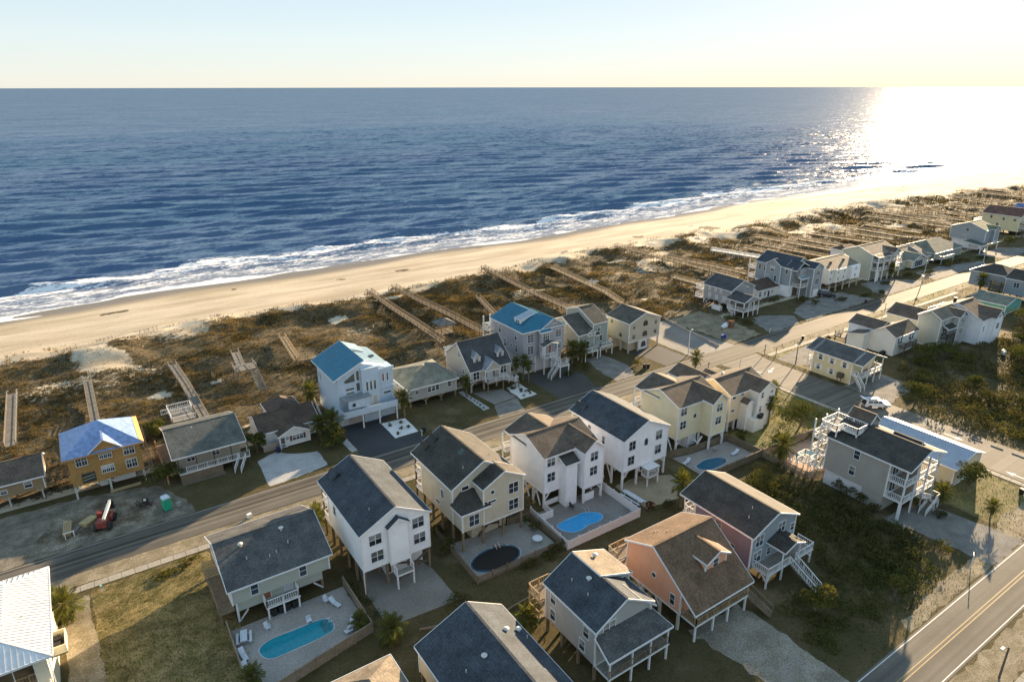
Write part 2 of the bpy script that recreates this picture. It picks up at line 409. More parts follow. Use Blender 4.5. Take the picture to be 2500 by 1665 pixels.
GRAVEL = M_speck('gravel', (.22, .21, .195), 8, .45, .3, .95, bmp=.6, c2=(.155, .145, .125))
GRAVEL_W = M_speck('white_gravel', (.36, .355, .35), 8, .3, .15, .95, bmp=.6)
SANDY = M_speck('sandy_soil', (.28, .235, .165), 5, .4, .3, .95, bmp=.6, c2=(.15, .125, .075))
LAWN = M_speck('dry_lawn', (.135, .115, .04), 5, .5, .35, .95, bmp=.8, c2=(.19, .145, .065))
YEL = M_paint((.36, .26, .11), .7, 'road_paint_yellow'); WHT = M_paint((.62, .60, .56), .7, 'road_paint_white')
sheet('shore_road', [(-600, 95), (120, 95), (260, 96.6), (600, 99), (600, 105.2), (260, 103), (120, 101.4), (-600, 101.2)], ASPH, .016)
sheet('side_street', [(125.2, 25.7), (136.3, 25.7), (136.0, 90.5), (137.2, 94.9), (123.8, 94.9), (125.0, 90.5)], ASPH_OLD, .012)
sheet('rear_road', [(-300, 19.9), (600, 19.9), (600, 25.7), (-300, 25.7)], ASPH_OLD, .016)
for k, t in enumerate((22.55, 22.95)):
    sheet('centre_line', [(-300, t), (600, t), (600, t + .12), (-300, t + .12)], YEL, .024, block=False)
sheet('edge_line', [(-300, 25.35), (600, 25.35), (600, 25.47), (-300, 25.47)], WHT, .024, block=False)
sheet('edge_line', [(-300, 20.12), (600, 20.12), (600, 20.24), (-300, 20.24)], WHT, .024, block=False)
sheet('edge_line', [(-300, 101.0), (118, 101.0), (118, 101.1), (-300, 101.1)], M_paint((.33, .32, .29), .8, 'worn_road_paint'), .024, block=False)
sheet('centre_line', [(-300, 98.1), (118, 98.1), (118, 98.2), (-300, 98.2)], M_paint((.27, .24, .16), .8, 'worn_road_paint'), .024, block=False)
def slabs(name, x0, x1, y0, y1, n, mat, axis='x', z=.05):
    o = link(name, MB().box(x0, y0, -.05, x1, y1, .018).mesh(name, SANDY), kind='structure')
    L = ((x1-x0) if axis == 'x' else (y1-y0)) / n; w = (y1-y0) if axis == 'x' else (x1-x0)
    me = MB().box(-L/2+.03, -w/2+.01, 0, L/2-.03, w/2-.01, z).mesh('slab', mat) if axis == 'x' else MB().box(-w/2+.01, -L/2+.03, 0, w/2-.01, L/2-.03, z).mesh('slab', mat)
    for i in range(n):
        c = (x0+L*(i+.5), (y0+y1)/2) if axis == 'x' else ((x0+x1)/2, y0+L*(i+.5))
        link('slab', me, o, (c[0], c[1], random.uniform(.0, .012)), random.uniform(-.004, .004))
    POLYS.append(np.array([(x0, y0), (x1, y0), (x1, y1), (x0, y1)]))
slabs('sidewalk', -9, 123, 90.7, 92.0, 82, CONC)
slabs('sidewalk', 138.5, 235, 91.6, 92.9, 60, CONC)
slabs('sidewalk', 123.6, 124.8, 26, 90, 40, CONC, 'y')
slabs('sidewalk', 45, 130, 14.2, 15.7, 52, CONC)
sheet('sandy_verge', [(-60, 92.2), (122, 92.2), (122, 95), (-60, 95)], SANDY, .006, .12)
sheet('sandy_verge', [(138, 93.2), (330, 93.2), (330, 96.8), (138, 95.2)], SANDY, .006, .15, block=False)
sheet('sandy_verge', [(76, 26), (123, 26), (123, 29.5), (112, 30.5), (100, 28), (88, 28.3), (76, 27.2)], SANDY, .006, .3, block=False)
sheet('sandy_verge', [(40, 15.9), (130, 15.9), (130, 19.6), (40, 19.6)], SANDY, .006, .3, block=False)
sheet('gravel_lot', [(-60, 101.5), (9, 101.5), (8, 106), (4.5, 113), (-6, 116), (-60, 118)], M_speck('grey_gravel', (.22, .195, .155), 7, .45, .35, .95, bmp=.7, c2=(.115, .098, .07)), .006, .35)
sheet('worn_soil', [(-14, 103), (-9, 102.4), (-6, 104), (-2, 103), (3, 104), (4, 108), (1, 112), (-4, 113.5), (-9, 112), (-11, 108)], M_speck('worn_soil', (.13, .105, .07), 4, .5, .4, .95, bmp=.8, c2=(.20, .175, .135)), .010, .5, block=False)
sheet('worn_soil', [(-40, 104), (-28, 103), (-20, 106), (-18, 112), (-26, 115), (-38, 113)], M_speck('worn_soil', (.13, .105, .07), 4, .5, .4, .95, bmp=.8, c2=(.20, .175, .135)), .010, .6, block=False)
sheet('gravel_drive', [(20.6, 111.5), (20.2, 102.2), (25.0, 102.4), (30.6, 103.4), (30.6, 109.0), (26.8, 110.4), (24.2, 113.0)], GRAVEL_W, .012, .15)
sheet('asphalt_drive', [(35.6, 101.5), (49.4, 101.5), (49.3, 105.3), (44.4, 105.4), (44.6, 112.6), (49.0, 115.4), (38.2, 115.4), (37.0, 110.8), (36.9, 104.9)], ASPH_NEW, .010)
sheet('gravel_bed', [(44.6, 112.5), (44.5, 105.5), (49.3, 105.5), (49.6, 112)], M_speck('white_pebbles', (.66, .65, .64), 9, .22, .1, .9, bmp=.5), .016, .05)
sheet('gravel_bed', [(35.5, 109.3), (36.8, 110.6), (36.8, 105.3), (35.7, 105.1)], GRAVEL_W, .016, .05)
sheet('shell_path', [(64.5, 116.6), (65.6, 116.6), (66.0, 106.1), (64.4, 106.1)], GRAVEL_W, .012, .08)
sheet('concrete_drive', [(66.8, 114.4), (73.3, 112.8), (73.5, 107.6), (67.8, 107.0)], CONC_D, .012)
sheet('gravel_drive', [(67.6, 106.8), (73.6, 107.2), (71.5, 101.6), (65.2, 101.7)], GRAVEL, .012, .2)
sheet('gravel_bed', [(74.2, 112.6), (78.0, 113.4), (78.1, 106.2), (73.8, 106.0)], M_speck('white_pebbles', (.66, .65, .64), 9, .22, .1, .9, bmp=.5, c2=(.5, .49, .46)), .012, .2)
sheet('asphalt_drive', [(80.6, 115.6), (93, 115.6), (93, 108), (91, 101.6), (80.9, 101.7)], M_asphalt((.07, .066, .06)), .008, .2)
sheet('gravel_drive', [(99.3, 116.1), (105.0, 115.4), (105.4, 107.1), (103, 101.8), (97.0, 101.8), (97.4, 107.2)], GRAVEL, .010, .3)
sheet('asphalt_drive', [(110.8, 112.6), (120.9, 112.2), (121.2, 102.4), (112.7, 101.6), (112.3, 108.2)], ASPH_NEW, .012)
sheet('parking_lot', [(122.2, 101.5), (137.5, 101.5), (136.5, 110), (136.5, 131), (131, 152), (127, 152), (124.5, 126), (122.1, 112.6)], M_asphalt((.19, .18, .165), 0, 'old_asphalt'), .014, .12)
sheet('vacant_lot', [(138, 102.2), (150, 103), (153, 118), (151, 128), (143, 131), (137, 126)], SANDY, .010, .5)
sheet('gravel_drive', [(153, 102.2), (166, 102.5), (171, 107.5), (163, 113), (157.5, 113)], GRAVEL, .010, .4)
sheet('gravel_drive', [(173.5, 109.4), (186, 114), (204, 114), (206, 103.2), (170, 102.8)], GRAVEL, .012, .4)
sheet('gravel_drive', [(213, 107), (219, 115), (232, 115), (240, 106), (236, 103.4), (214, 103.2)], GRAVEL, .010, .4)
sheet('gravel_drive', [(249, 112.5), (266, 112), (288, 107), (284, 103.9), (245, 103.6)], GRAVEL, .012, .4)
sheet('gravel_drive', [(296, 113), (318, 114), (330, 106), (322, 104), (300, 104)], GRAVEL, .010, .4)
sheet('concrete_drive', [(23.6, 62.3), (33.1, 61.6), (33.1, 69), (31, 76), (25, 76), (23.6, 69)], CONC_D, .012)
sheet('gravel_drive', [(67.6, 70), (73.0, 70), (78.1, 67.2), (76.6, 62.9), (73.8, 61.5), (67.6, 62.5)], M_speck('tan_gravel', (.33, .27, .18), 7, .35, .2, .95, bmp=.6), .010, .2)
sheet('sandy_drive', [(53.6, 41), (62.2, 41), (63, 36.3), (62.8, 25.8), (55.4, 25.8), (54.4, 36)], M_speck('sandy_drive', (.30, .27, .225), 5, .4, .3, .95, bmp=.6, c2=(.19, .165, .12)), .010, .4)
sheet('gravel_drive', [(95.6, 40), (103.4, 40), (106, 36), (107.4, 25.8), (97.6, 25.8), (97.0, 34)], GRAVEL, .010, .25)
sheet('gravel_drive', [(136.4, 71.5), (141.7, 71.5), (150.0, 70.5), (149.7, 62.2), (139.5, 61.5), (136.4, 60.8)], GRAVEL, .010, .3)
sheet('gravel_lot', [(138.4, 90), (152.5, 91), (152, 85), (142, 83), (138.6, 84)], GRAVEL, .010, .2)
sheet('sandy_path', [(-9.8, 89.5), (-6.6, 89.5), (-6.2, 79), (-5.6, 70), (-9.2, 70)], SANDY, .008, .2)
sheet('dry_lawn', [(-6.3, 90.3), (8.2, 90.3), (8.6, 71), (8, 56), (-6, 56)], LAWN, .005, .2, block=False)
sheet('dry_lawn', [(108, 30), (123, 30), (123, 56), (112, 57), (108, 40)], M_speck('lawn', (.13, .125, .04), 5, .4, .3, .95, bmp=.7, c2=(.17, .14, .06)), .005, .4, block=False)
sheet('dry_lawn', [(98, 63.5), (123.2, 60), (123.2, 89.5), (108, 89.5), (108, 71), (98, 71)], M_speck('lawn', (.11, .115, .03), 5, .4, .3, .95, bmp=.7, c2=(.16, .13, .05)), .005, .4, block=False)
sheet('grass_strip', [(138.4, 72), (139.6, 72), (139.5, 84), (152, 92), (235, 96), (235, 93.2), (152, 93.2), (138.6, 93.2)], M_speck('lawn', (.14, .13, .035), 5, .4, .3, .95, bmp=.7, c2=(.18, .15, .06)), .007, .15, block=False)
# white arrows on the side street
ar = [(-.12, -1.6), (.12, -1.6), (.12, .3), (.5, .3), (0, 1.6), (-.5, .3), (-.12, .3)]
for x, y, r in ((132.2, 46.6, math.pi), (126.5, 34.0, 0), (131.0, 86.0, 1.9), (127.6, 87.5, .4)):
    c, s = math.cos(r), math.sin(r)
    sheet('lane_arrow', [(x + (p*c - q*s) * 1.1, y + (p*s + q*c) * 1.1) for p, q in ar], WHT, .022, block=False)
# ------------------------------------------------------------------ house kit
WHITE = M_paint((.78, .78, .77)); TRIM = M_paint((.80, .80, .80), .45, 'trim_paint')
WOOD = M_wood((.23, .175, .11)); WOOD_G = M_wood((.26, .235, .20)); WOOD_T = M_wood((.42, .30, .16)); WOOD_D = M_wood((.11, .085, .06))
GLASS = M_glass(); BLIND = [M_glass(), M_glass((.16, .17, .18)), M_glass((.30, .31, .31)), M_glass((.20, .20, .18))]; GLASS_G = M_glass((.05, .075, .065)); DARK = M_paint((.03, .03, .03), .6, 'dark_paint')
_cache = {}
class House:
    def __init__(s, name, label, cat, x, y, group=None, z=0):
        s.o = thing(name, label, cat, (x, y, z), 0, group); s.off = (x, y, z); s.n = 0
    def part(s, name, mb, mat, parent=None, label=None):
        return link(name, mb.mesh(name, mat, s.off), parent or s.o, label=label)
    def foot(s, x0, x1, y0, y1): RECTS.append((x0, x1, y0, y1)); return s
    def wing(s, prof, a0, a1, z0, wm, rm=None, ax='y', ov=.4, og=.35, th=.16, trim=TRIM, wall='wall', corner=True, roof='roof', seam=None):
        """body whose cross-section is the floor line z0 and the roof line prof [(u,z)...]; the ridge runs along ax from a0 to a1"""
        P = (lambda u, a, z: (u, a, z)) if ax == 'y' else (lambda u, a, z: (a, u, z))
        V = (lambda d: (0, d, 0)) if ax == 'y' else (lambda d: (d, 0, 0))
        u0, u1 = prof[0][0], prof[-1][0]
        if wm:
            body = [(u0, z0)] + list(prof) + [(u1, z0)]
            s.part(wall, MB().extr([P(u, a0, z) for u, z in body], V(a1 - a0)), wm)
            if corner:
                mb = MB(); w = .09
                for u in (u0, u1):
                    for a in (a0, a1):
                        zt_ = prof[0][1] if u == u0 else prof[-1][1]
                        if ax == 'y': mb.box(u - w, a - w, z0 - .01, u + w, a + w, zt_ - .02)
                        else: mb.box(a - w, u - w, z0 - .01, a + w, u + w, zt_ - .02)
                lo, hi = min(u0, u1), max(u0, u1)
                for a in (a0, a1):          # band board along the foot of the gable walls
                    if ax == 'y': mb.box(lo + w, a - .05, z0 - .01, hi - w, a + .05, z0 + .2)
                    else: mb.box(a - .05, lo + w, z0 - .01, a + .05, hi - w, z0 + .2)
                s.part('corner_trim', mb, trim)
        if rm:
            L = list(prof)
            def ext(p, q):
                d = math.hypot(p[0]-q[0], p[1]-q[1]); return (p[0] + (p[0]-q[0]) / d * ov, p[1] + (p[1]-q[1]) / d * ov)
            L[0] = ext(prof[0], prof[1]); L[-1] = ext(prof[-1], prof[-2])
            lo = [(u, z + .03) for u, z in L]; hi = [(u, z + .03 + th) for u, z in L]
            r = s.part(roof, MB().extr([P(u, a0 - og, z) for u, z in lo + hi[::-1]], V(a1 - a0 + 2 * og)), rm)
            f = MB()
            lo2 = [(u, z - .05) for u, z in L]; hi2 = [(u, z + .035 + th) for u, z in L]
            for a, d in ((a0 - og - .002, -.06), (a1 + og + .002, .06)):
                f.extr([P(u, a, z) for u, z in lo2 + hi2[::-1]], V(d))
            for e, k in ((0, 1), (-1, -2)):
                u, z = L[e]; d = .05 if u > L[k][0] else -.05
                f.extr([P(u, a0 - og, z - .05), P(u + d, a0 - og, z - .05), P(u + d, a0 - og, z + .02 + th), P(u, a0 - og, z + .02 + th)], V(a1 - a0 + 2 * og))
            s.part('fascia', f, trim, r)
            # ridge cap
            if len(prof) == 3:
                u, z = prof[1]; s.part('ridge_cap', MB().beam(P(u, a0 - og, z + .03 + th), P(u, a1 + og, z + .03 + th), .3, .07), rm, r)
            if seam:
                mb = MB(); n = int((a1 - a0 + 2 * og) / seam)
                for i in range(1, n):
                    a = a0 - og + i * seam
                    for (p, q) in zip(hi[:-1], hi[1:]): mb.beam(P(p[0], a, p[1] + .01), P(q[0], a, q[1] + .01), .03, .04)
                s.part('standing_seam', mb, rm, r)['kind'] = 'stuff'
            return r
    def roofpoly(s, polys, rm, th=.16, name='roof', trim=TRIM, fascia=None):
        mb = MB()
        for p in polys: mb.extr([(x, y, z) for x, y, z in p], (0, 0, th))
        r = s.part(name, mb, rm)
        if fascia:
            f = MB()
            for p, q in zip(fascia, fascia[1:]): f.beam((p[0], p[1], p[2] + .03), (q[0], q[1], q[2] + .03), .06, .26)
            s.part('fascia', f, trim, r)
        return r
    def hip(s, x0, x1, y0, y1, z0, ze, rise, wm, rm, ax='x', inset=None, ov=.5, wall=True):
        if wall:
            s.part('wall', MB().box(x0, y0, z0, x1, y1, ze), wm)
            mb = MB(); w = .08
            for x in (x0, x1):
                for y in (y0, y1): mb.box(x-w, y-w, z0, x+w, y+w, ze - .02)
            s.part('corner_trim', mb, TRIM)
        X0, X1, Y0, Y1 = x0-ov, x1+ov, y0-ov, y1+ov; z = ze + .02
        if ax == 'x':
            i = inset if inset is not None else (Y1-Y0)/2; ym = (Y0+Y1)/2
            A, B = (X0+i, ym, z+rise), (X1-i, ym, z+rise)
            polys = [[(X0,Y0,z),(X1,Y0,z),B,A], [(X1,Y1,z),(X0,Y1,z),A,B], [(X0,Y1,z),(X0,Y0,z),A], [(X1,Y0,z),(X1,Y1,z),B]]
        else:
            i = inset if inset is not None else (X1-X0)/2; xm = (X0+X1)/2
            A, B = (xm, Y0+i, z+rise), (xm, Y1-i, z+rise)
            polys = [[(X0,Y1,z),(X0,Y0,z),A,B], [(X1,Y0,z),(X1,Y1,z),B,A], [(X0,Y0,z),(X1,Y0,z),A], [(X1,Y1,z),(X0,Y1,z),B]]
        return s.roofpoly(polys, rm, .12, 'roof', TRIM, [(X0,Y0,z),(X1,Y0,z),(X1,Y1,z),(X0,Y1,z),(X0,Y0,z)])
    def win(s, face, pl, a, z, w, h, n=1, rows=2, cols=1, fm=TRIM, gm=GLASS, name='window'):
        """window centred at a along the wall plane pl, sill at z; n sashes side by side"""
        um = gm
        if gm is GLASS and rows > 1: um = random.choice(BLIND)      # blinds drawn behind the upper sashes of some windows
        key = (face, round(w, 2), round(h, 2), n, rows, cols, fm.name, gm.name, um.name)
        if key not in _cache:
            f = MB(); t = .075; uw = w / n; panes = []
            def bx(u0, z0_, u1, z1_, d0=-.06, d1=.03):
                if face == 'S': f.box(u0, d0, z0_, u1, d1, z1_)
                elif face == 'N': f.box(u0, -d1, z0_, u1, -d0, z1_)
                elif face == 'W': f.box(d0, u0, z0_, d1, u1, z1_)
                else: f.box(-d1, u0, z0_, -d0, u1, z1_)
            bx(-w/2-t, -t, w/2+t, 0, -.085); bx(-w/2-t, h, w/2+t, h+t*1.1, -.075)
            bx(-w/2-t, 0, -w/2, h); bx(w/2, 0, w/2+t, h)
            for i in range(1, n): bx(-w/2+i*uw-t/2, 0, -w/2+i*uw+t/2, h, -.055)
            for i in range(n):
                u0 = -w/2+i*uw + (t/2 if i else 0); u1 = -w/2+(i+1)*uw - (t/2 if i < n-1 else 0)
                for r in range(1, rows): bx(u0, h*r/rows-.025, u1, h*r/rows+.025, -.045)
                for c in range(1, cols): uc = u0+(u1-u0)*c/cols; bx(uc-.018, 0, uc+.018, h, -.04)
                hs_ = h if um is gm else h * (.5 if rows == 2 else 1/3 if rows == 3 else 1)
                for za, zb, gm_, d in ([(0, h, gm, .02)] if um is gm else [(0, h - hs_, gm, .015), (h - hs_, h, um, .03)]):
                    g = MB()
                    if face in 'SN': g.box(u0, -d if face == 'S' else -.02, za, u1, .02 if face == 'S' else d, zb)
                    else: g.box(-d if face == 'W' else -.02, u0, za, .02 if face == 'W' else d, u1, zb)
                    panes.append(g.mesh('pane', gm_))
            _cache[key] = (f.mesh(name, fm), panes)
        fme, panes = _cache[key]
        loc = (a, pl, z) if face in 'SN' else (pl, a, z)
        o = link(name, fme, s.o, tuple(c - d for c, d in zip(loc, s.off)))
        for p in panes: link('pane', p, o)
        return o
    def wins(s, face, pl, lst, **kw):
        for a, z, w, h, n in lst: s.win(face, pl, a, z, w, h, n, **kw)
    def door(s, face, pl, a, z, w=.95, h=2.05, mat=WHITE, glass=True):
        o = s.win(face, pl, a, z, w, h, 1, 1, 1, TRIM, mat, 'door')
        return o
    def piles(s, xs, ys, z1, mat=WOOD, r=.15, skip=()):
        key = ('pile', round(z1, 2), r, mat.name)
        if key not in _cache: _cache[key] = MB().box(-r, -r, -.3, r, r, z1).mesh('pile', mat)
        for x in xs:
            for y in ys:
                if (x, y) in skip: continue
                link('pile', _cache[key], s.o, (x - s.off[0], y - s.off[1], -s.off[2]))
    def brace(s, p, q, mat=WOOD, w=.16): s.part('brace', MB().beam(p, q, w), mat)
    def rail(s, p, q, h=1.0, mat=WHITE, sp=.27, post=1.8, bal=.045):
        mb = MB(); p, q = Vector(p), Vector(q); L = (q-p).length; up = Vector((0, 0, 1))
        mb.beam(p + up*h, q + up*h, .11, .07); mb.beam(p + up*.12, q + up*.12, .06, .06)
        n = max(1, round(L / post))
        for i in range(n+1):
            c = p.lerp(q, i/n); mb.beam(c - up*.05, c + up*(h+.08), .11)
        m = int(L / sp)
        for i in range(1, m):
            c = p.lerp(q, i/m); mb.beam(c + up*.12, c + up*h, bal)
        return s.part('railing', mb, mat)
    def deck(s, x0, x1, y0, y1, z, rails='', mat=WHITE, fmat=WOOD_G, posts=None, pm=None, th=.22, top=None, h=1.0):
        s.part('deck', MB().box(x0+.06, y0+.06, z-.06, x1-.06, y1-.06, z), fmat)
        r = MB(); r.box(x0, y0, z-th, x1, y0+.06, z+.01); r.box(x0, y1-.06, z-th, x1, y1, z+.01); r.box(x0, y0+.06, z-th, x0+.06, y1-.06, z+.01); r.box(x1-.06, y0+.06, z-th, x1, y1-.06, z+.01)
        s.part('rim_joist', r, pm or mat)
        e = .07
        for c in rails:
            p, q = {'S': ((x0+e, y0+e), (x1-e, y0+e)), 'N': ((x0+e, y1-e), (x1-e, y1-e)), 'W': ((x0+e, y0+e), (x0+e, y1-e)), 'E': ((x1-e, y0+e), (x1-e, y1-e))}[c]
            s.rail((*p, z+.012), (*q, z+.012), h, mat)
        for x, y in posts or ():
            s.part('post', MB().box(x-.1, y-.1, -.2, x+.1, y+.1, top if top else z-th-.002), pm or mat)
    def stairs(s, p, q, w=1.1, mat=WOOD_G, rails=True, rm=WHITE):
        """flight from top p to foot q"""
        p, q = Vector(p), Vector(q); d = q - p; hd = Vector((d.x, d.y, 0)); L = hd.length; hd.normalize(); sd_ = Vector((-hd.y, hd.x, 0)) * (w/2)
        n = max(3, int(abs(d.z) / .19)); mb = MB()
        for i in range(n):
            c = p.lerp(q, (i+.5)/n); c.z = p.z + d.z * (i+1)/n
            mb.beam(c - sd_, c + sd_, L/n*.95, .05)
        for k in (-1, 1): mb.beam(p + sd_*k - Vector((0, 0, .15)), q + sd_*k - Vector((0, 0, .0)), .06, .26)
        s.part('staircase', mb, mat)
        if rails:
            for k in (-1, 1): s.rail(tuple(p + sd_*k), tuple(q + sd_*k), .95, rm)
    def vent(s, x, y, z, big=False):
        mb = MB()
        if big: mb.tube([(x, y, z-.2), (x, y, z+.25)], .16, 8).tube([(x, y, z+.25), (x, y, z+.38), (x, y, z+.5)], [.3, .34, .1], 10)
        else: mb.tube([(x, y, z-.2), (x, y, z+.4)], .06, 6)
        s.part('roof_vent' if big else 'vent_pipe', mb, M_paint((.6, .58, .55), .5, 'vent_metal'))
    def box(s, name, x0, y0, z0, x1, y1, z1, mat): return s.part(name, MB().box(x0, y0, z0, x1, y1, z1), mat)
    def shed(s, x0, x1, y0, y1, z0, z1, rm, ax='y', th=.12, ov=.0, name='porch_roof'):
        """single slope: height z0 at y0 (or x0) rising to z1 at y1 (x1)"""
        if ax == 'y': P = [(x0, y0, z0), (x1, y0, z0), (x1, y1, z1), (x0, y1, z1)]
        else: P = [(x0, y0, z0), (x1, y0, z1), (x1, y1, z1), (x0, y1, z0)]
        return s.roofpoly([P], rm, th, name, TRIM, P + [P[0]])
def gab(x0, x1, e, r, m=None, e2=None): m = (x0+x1)/2 if m is None else m; return [(x0, e), (m, r), (x1, e if e2 is None else e2)]
# ------------------------------------------------------------------ houses between the two roads
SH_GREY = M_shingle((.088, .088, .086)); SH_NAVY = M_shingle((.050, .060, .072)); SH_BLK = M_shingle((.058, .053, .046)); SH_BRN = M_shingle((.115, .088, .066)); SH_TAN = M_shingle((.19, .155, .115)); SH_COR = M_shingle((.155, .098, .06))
S_WHITE = M_siding((.88, .88, .90)); S_TAN = M_siding((.56, .51, .40)); S_CREAM = M_siding((.76, .68, .47)); S_PEACH = M_siding((.72, .60, .42)); S_GREY = M_siding((.42, .41, .39)); S_SAGE = M_siding((.44, .45, .39))
S_CORAL = M_siding((.84, .42, .26)); S_MAUVE = M_siding((.215, .195, .235)); S_TAUPE = M_siding((.36, .34, .30)); S_YEL = M_siding((.66, .58, .36)); S_BLUEG = M_siding((.30, .34, .37)); S_IVORY = M_siding((.76, .75, .70))
HG = 'beach houses on stilts'
# grey shingled house with the long pool
h = House('stilt_house', 'sage grey house with a long grey shingle roof above the kidney ended pool deck', 'house', 8.3, 73.0, HG).foot(8, 20.6, 73, 85.5)
h.wing(gab(73.0, 85.3, 5.5, 8.25), 8.2, 20.3, 3.1, S_SAGE, SH_GREY, 'x', .45, .45)
h.box('lower_wall', 8.7, 73.5, 1.5, 19.4, 84.8, 3.09, S_SAGE)
h.piles((8.7, 12.2, 15.6, 19.3), (73.6, 77.2, 81, 84.7), 1.5, WOOD)
for z in (73.4,): h.box('corner_board', 8.55, z-.02, .0, 8.78, z+.2, 3.0, TRIM)
h.brace((19.3, 73.5, .2), (18.2, 73.5, 1.4), TRIM); h.brace((8.8, 73.5, .1), (9.9, 73.5, 1.4), TRIM)
h.wins('S', 73.0, [(10.9, 3.55, .85, 1.5, 1), (16.9, 3.55, .85, 1.5, 1)])
h.door('S', 73.5, 12.3, 1.6, .9, 1.45, M_paint((.35, .14, .07))); h.door('S', 73.5, 15.0, 1.6, .95, 1.45, M_paint((.55, .58, .62)))
h.deck(11.7, 15.9, 71.6, 73.4, 1.9, 'SWE', WHITE, WOOD_G, [(11.9, 71.8), (15.7, 71.8), (13.8, 71.8)])
h.part('gable_trim', MB().box(8.12, 73.0, 3.0, 8.2, 85.3, 3.15), TRIM)
h.deck(6.6, 8.5, 74, 84, 1.6, 'W', WOOD, WOOD, [(6.8, 74.2), (6.8, 79), (6.8, 83.8)], WOOD)
for i in range(9): h.part('pergola_slat', MB().box(6.5, 80.2+i*.42, 2.9, 8.2, 80.32+i*.42, 3.0), WOOD_T)
for x, y, b in ((10.8, 77.6, 1), (16.0, 77.9, 1), (16.2, 75.9, 0), (13.6, 75.0, 0), (14.5, 75.2, 0), (11.0, 75.7, 0)): h.vent(x, y, 5.72 + (y-73)*.447 if y < 79.2 else 8, b)
for i in range(4): h.box('storage_bin', 12.3+i*.85, 71.9, .0, 12.9+i*.85, 72.6, 1.1, DARK)

def gable_house(label, x0, x1, y0, y1, z0, ze, zr, wm, rm, wn, porch=True, arch=None, pm=WOOD, piles=WOOD, gl=()):
    h = House('stilt_house', label, 'house', x0, y0, HG).foot(x0, x1, y0, y1 + 3)
    m = (x0+x1)/2
    h.wing(gab(x0, x1, ze, zr), y0, y1, z0, wm, None, 'y')
    h.wing(gab(x0, x1, ze, zr), y0, y1+3.0, z0, None, rm, 'y', .35, .3)
    nx = 4
    h.piles([x0+.15+(x1-x0-.3)*i/3 for i in range(4)], [y0+.15+(y1-y0-.3)*i/4 for i in range(5)], z0, piles)
    for z in (z0+.05, z0+3.0):
        h.deck(x0, x1, y1+.05, y1+2.9, z, 'NWE', WHITE, WOOD_G)
    for x in (x0+.12, m, x1-.12): h.part('porch_post', MB().box(x-.1, y1+2.7, -.2, x+.1, y1+2.9, ze-.05), pm)
    for a in gl:
        k = (a-x0)/(m-x0); zz = ze + (zr-ze)*k
        h.wing([(a-.9, zz-.35), (a, zz+.55), (a+.9, zz+.2)], y1+.9, y1+3.05, zz, None, rm, 'y', .1, .05, .1, trim=rm, roof='gablet')
    return h
h = gable_house('white three level house with blue grey roof, gabled front bump and empty concrete drive', 23.6, 33.2, 69.4, 81.5, 3.3, 9.05, 11.55, S_WHITE, SH_NAVY, None, gl=(25.6,), piles=WOOD)
h.wins('S', 69.4, [(25.5, 6.9, 1.65, 1.55, 2), (25.6, 4.3, 1.65, 1.55, 2), (31.6, 7.1, 1.65, 1.55, 2), (31.7, 4.6, 1.65, 1.55, 2)])
h.wins('W', 23.6, [(79.0, 6.6, .9, 1.4, 1)])
h.wing(gab(27.15, 29.95, 9.0, 10.0), 68.75, 69.39, 3.3, S_WHITE, SH_NAVY, 'y', .3, .25, wall='bump_wall', roof='bump_roof')
h.box('lower_wall', 27.3, 71.2, 0, 32.8, 79, 3.28, S_WHITE)
h.deck(27.4, 29.9, 67.6, 68.7, 2.2, 'WE', WHITE, WOOD_G, [(27.5, 67.7), (29.8, 67.7)], WHITE)
for p, q in (((28.2, 69.3, .2), (32.9, 69.3, 3.1)), ((28.2, 69.2, 2.9), (32.4, 69.2, 1.4))): h.brace(p, q, WOOD_D, .22)
h.box('grille', 27.3, 70.0, 1.2, 27.6, 70.2, 3.0, WOOD_D)
h.vent(26.0, 72, 10.4); 
h.part('downpipe', MB().box(23.48, 69.2, 0, 23.6, 69.3, 3.4), TRIM)
# tan house with the covered pool
h = House('stilt_house', 'tan house with charcoal roof, porthole window and dark covered oval pool', 'house', 38.2, 69.2, HG).foot(38, 49, 69.3, 84.5)
h.wing(gab(38.3, 48.6, 9.1, 12.0), 72.0, 81.6, 3.3, S_TAN, None, 'y')
h.wing(gab(38.3, 48.6, 9.1, 12.0), 72.0, 84.3, 3.3, None, SH_BLK, 'y', .35, .3)
for a in (40.0, 41.6):
    z = 9.1+(a-38.3)/5.15*2.9; h.wing([(a-.8, z-.4), (a, z+.45), (a+.75, z+.25)], 82.6, 84.3, z, None, SH_BLK, 'y', .1, .05, .1, trim=SH_BLK, roof='gablet')
h.wing(gab(41.8, 48.6, 9.3, 11.05, 45.2), 69.3, 71.99, 3.3, S_TAN, SH_BLK, 'y', .3, .3, wall='front_wall', roof='front_roof')
h.box('bay_wall', 38.3, 69.3, 3.4, 41.79, 71.99, 6.35, S_TAN)
h.part('corner_trim', MB().box(38.2, 69.2, 3.4, 38.42, 69.42, 6.3), TRIM)
h.roofpoly([[(37.9, 68.9, 6.35), (42.9, 68.9, 6.35), (41.8, 71.98, 8.1), (39.6, 71.98, 8.1)], [(37.9, 72.1, 6.45), (37.9, 68.9, 6.35), (39.6, 71.98, 8.1)], [(42.9, 68.9, 6.35), (42.9, 69.28, 6.5), (41.82, 69.28, 7.0), (41.82, 71.9, 8.05)]], SH_BLK, .12, 'bay_roof', TRIM, [(37.9, 72.0, 6.35), (37.9, 68.9, 6.35), (42.9, 68.9, 6.35)])
h.wins('S', 69.3, [(40.2, 3.95, 1.6, 1.75, 2), (46.9, 6.9, 1.6, 1.7, 2), (46.9, 4.1, 1.6, 1.7, 2)])
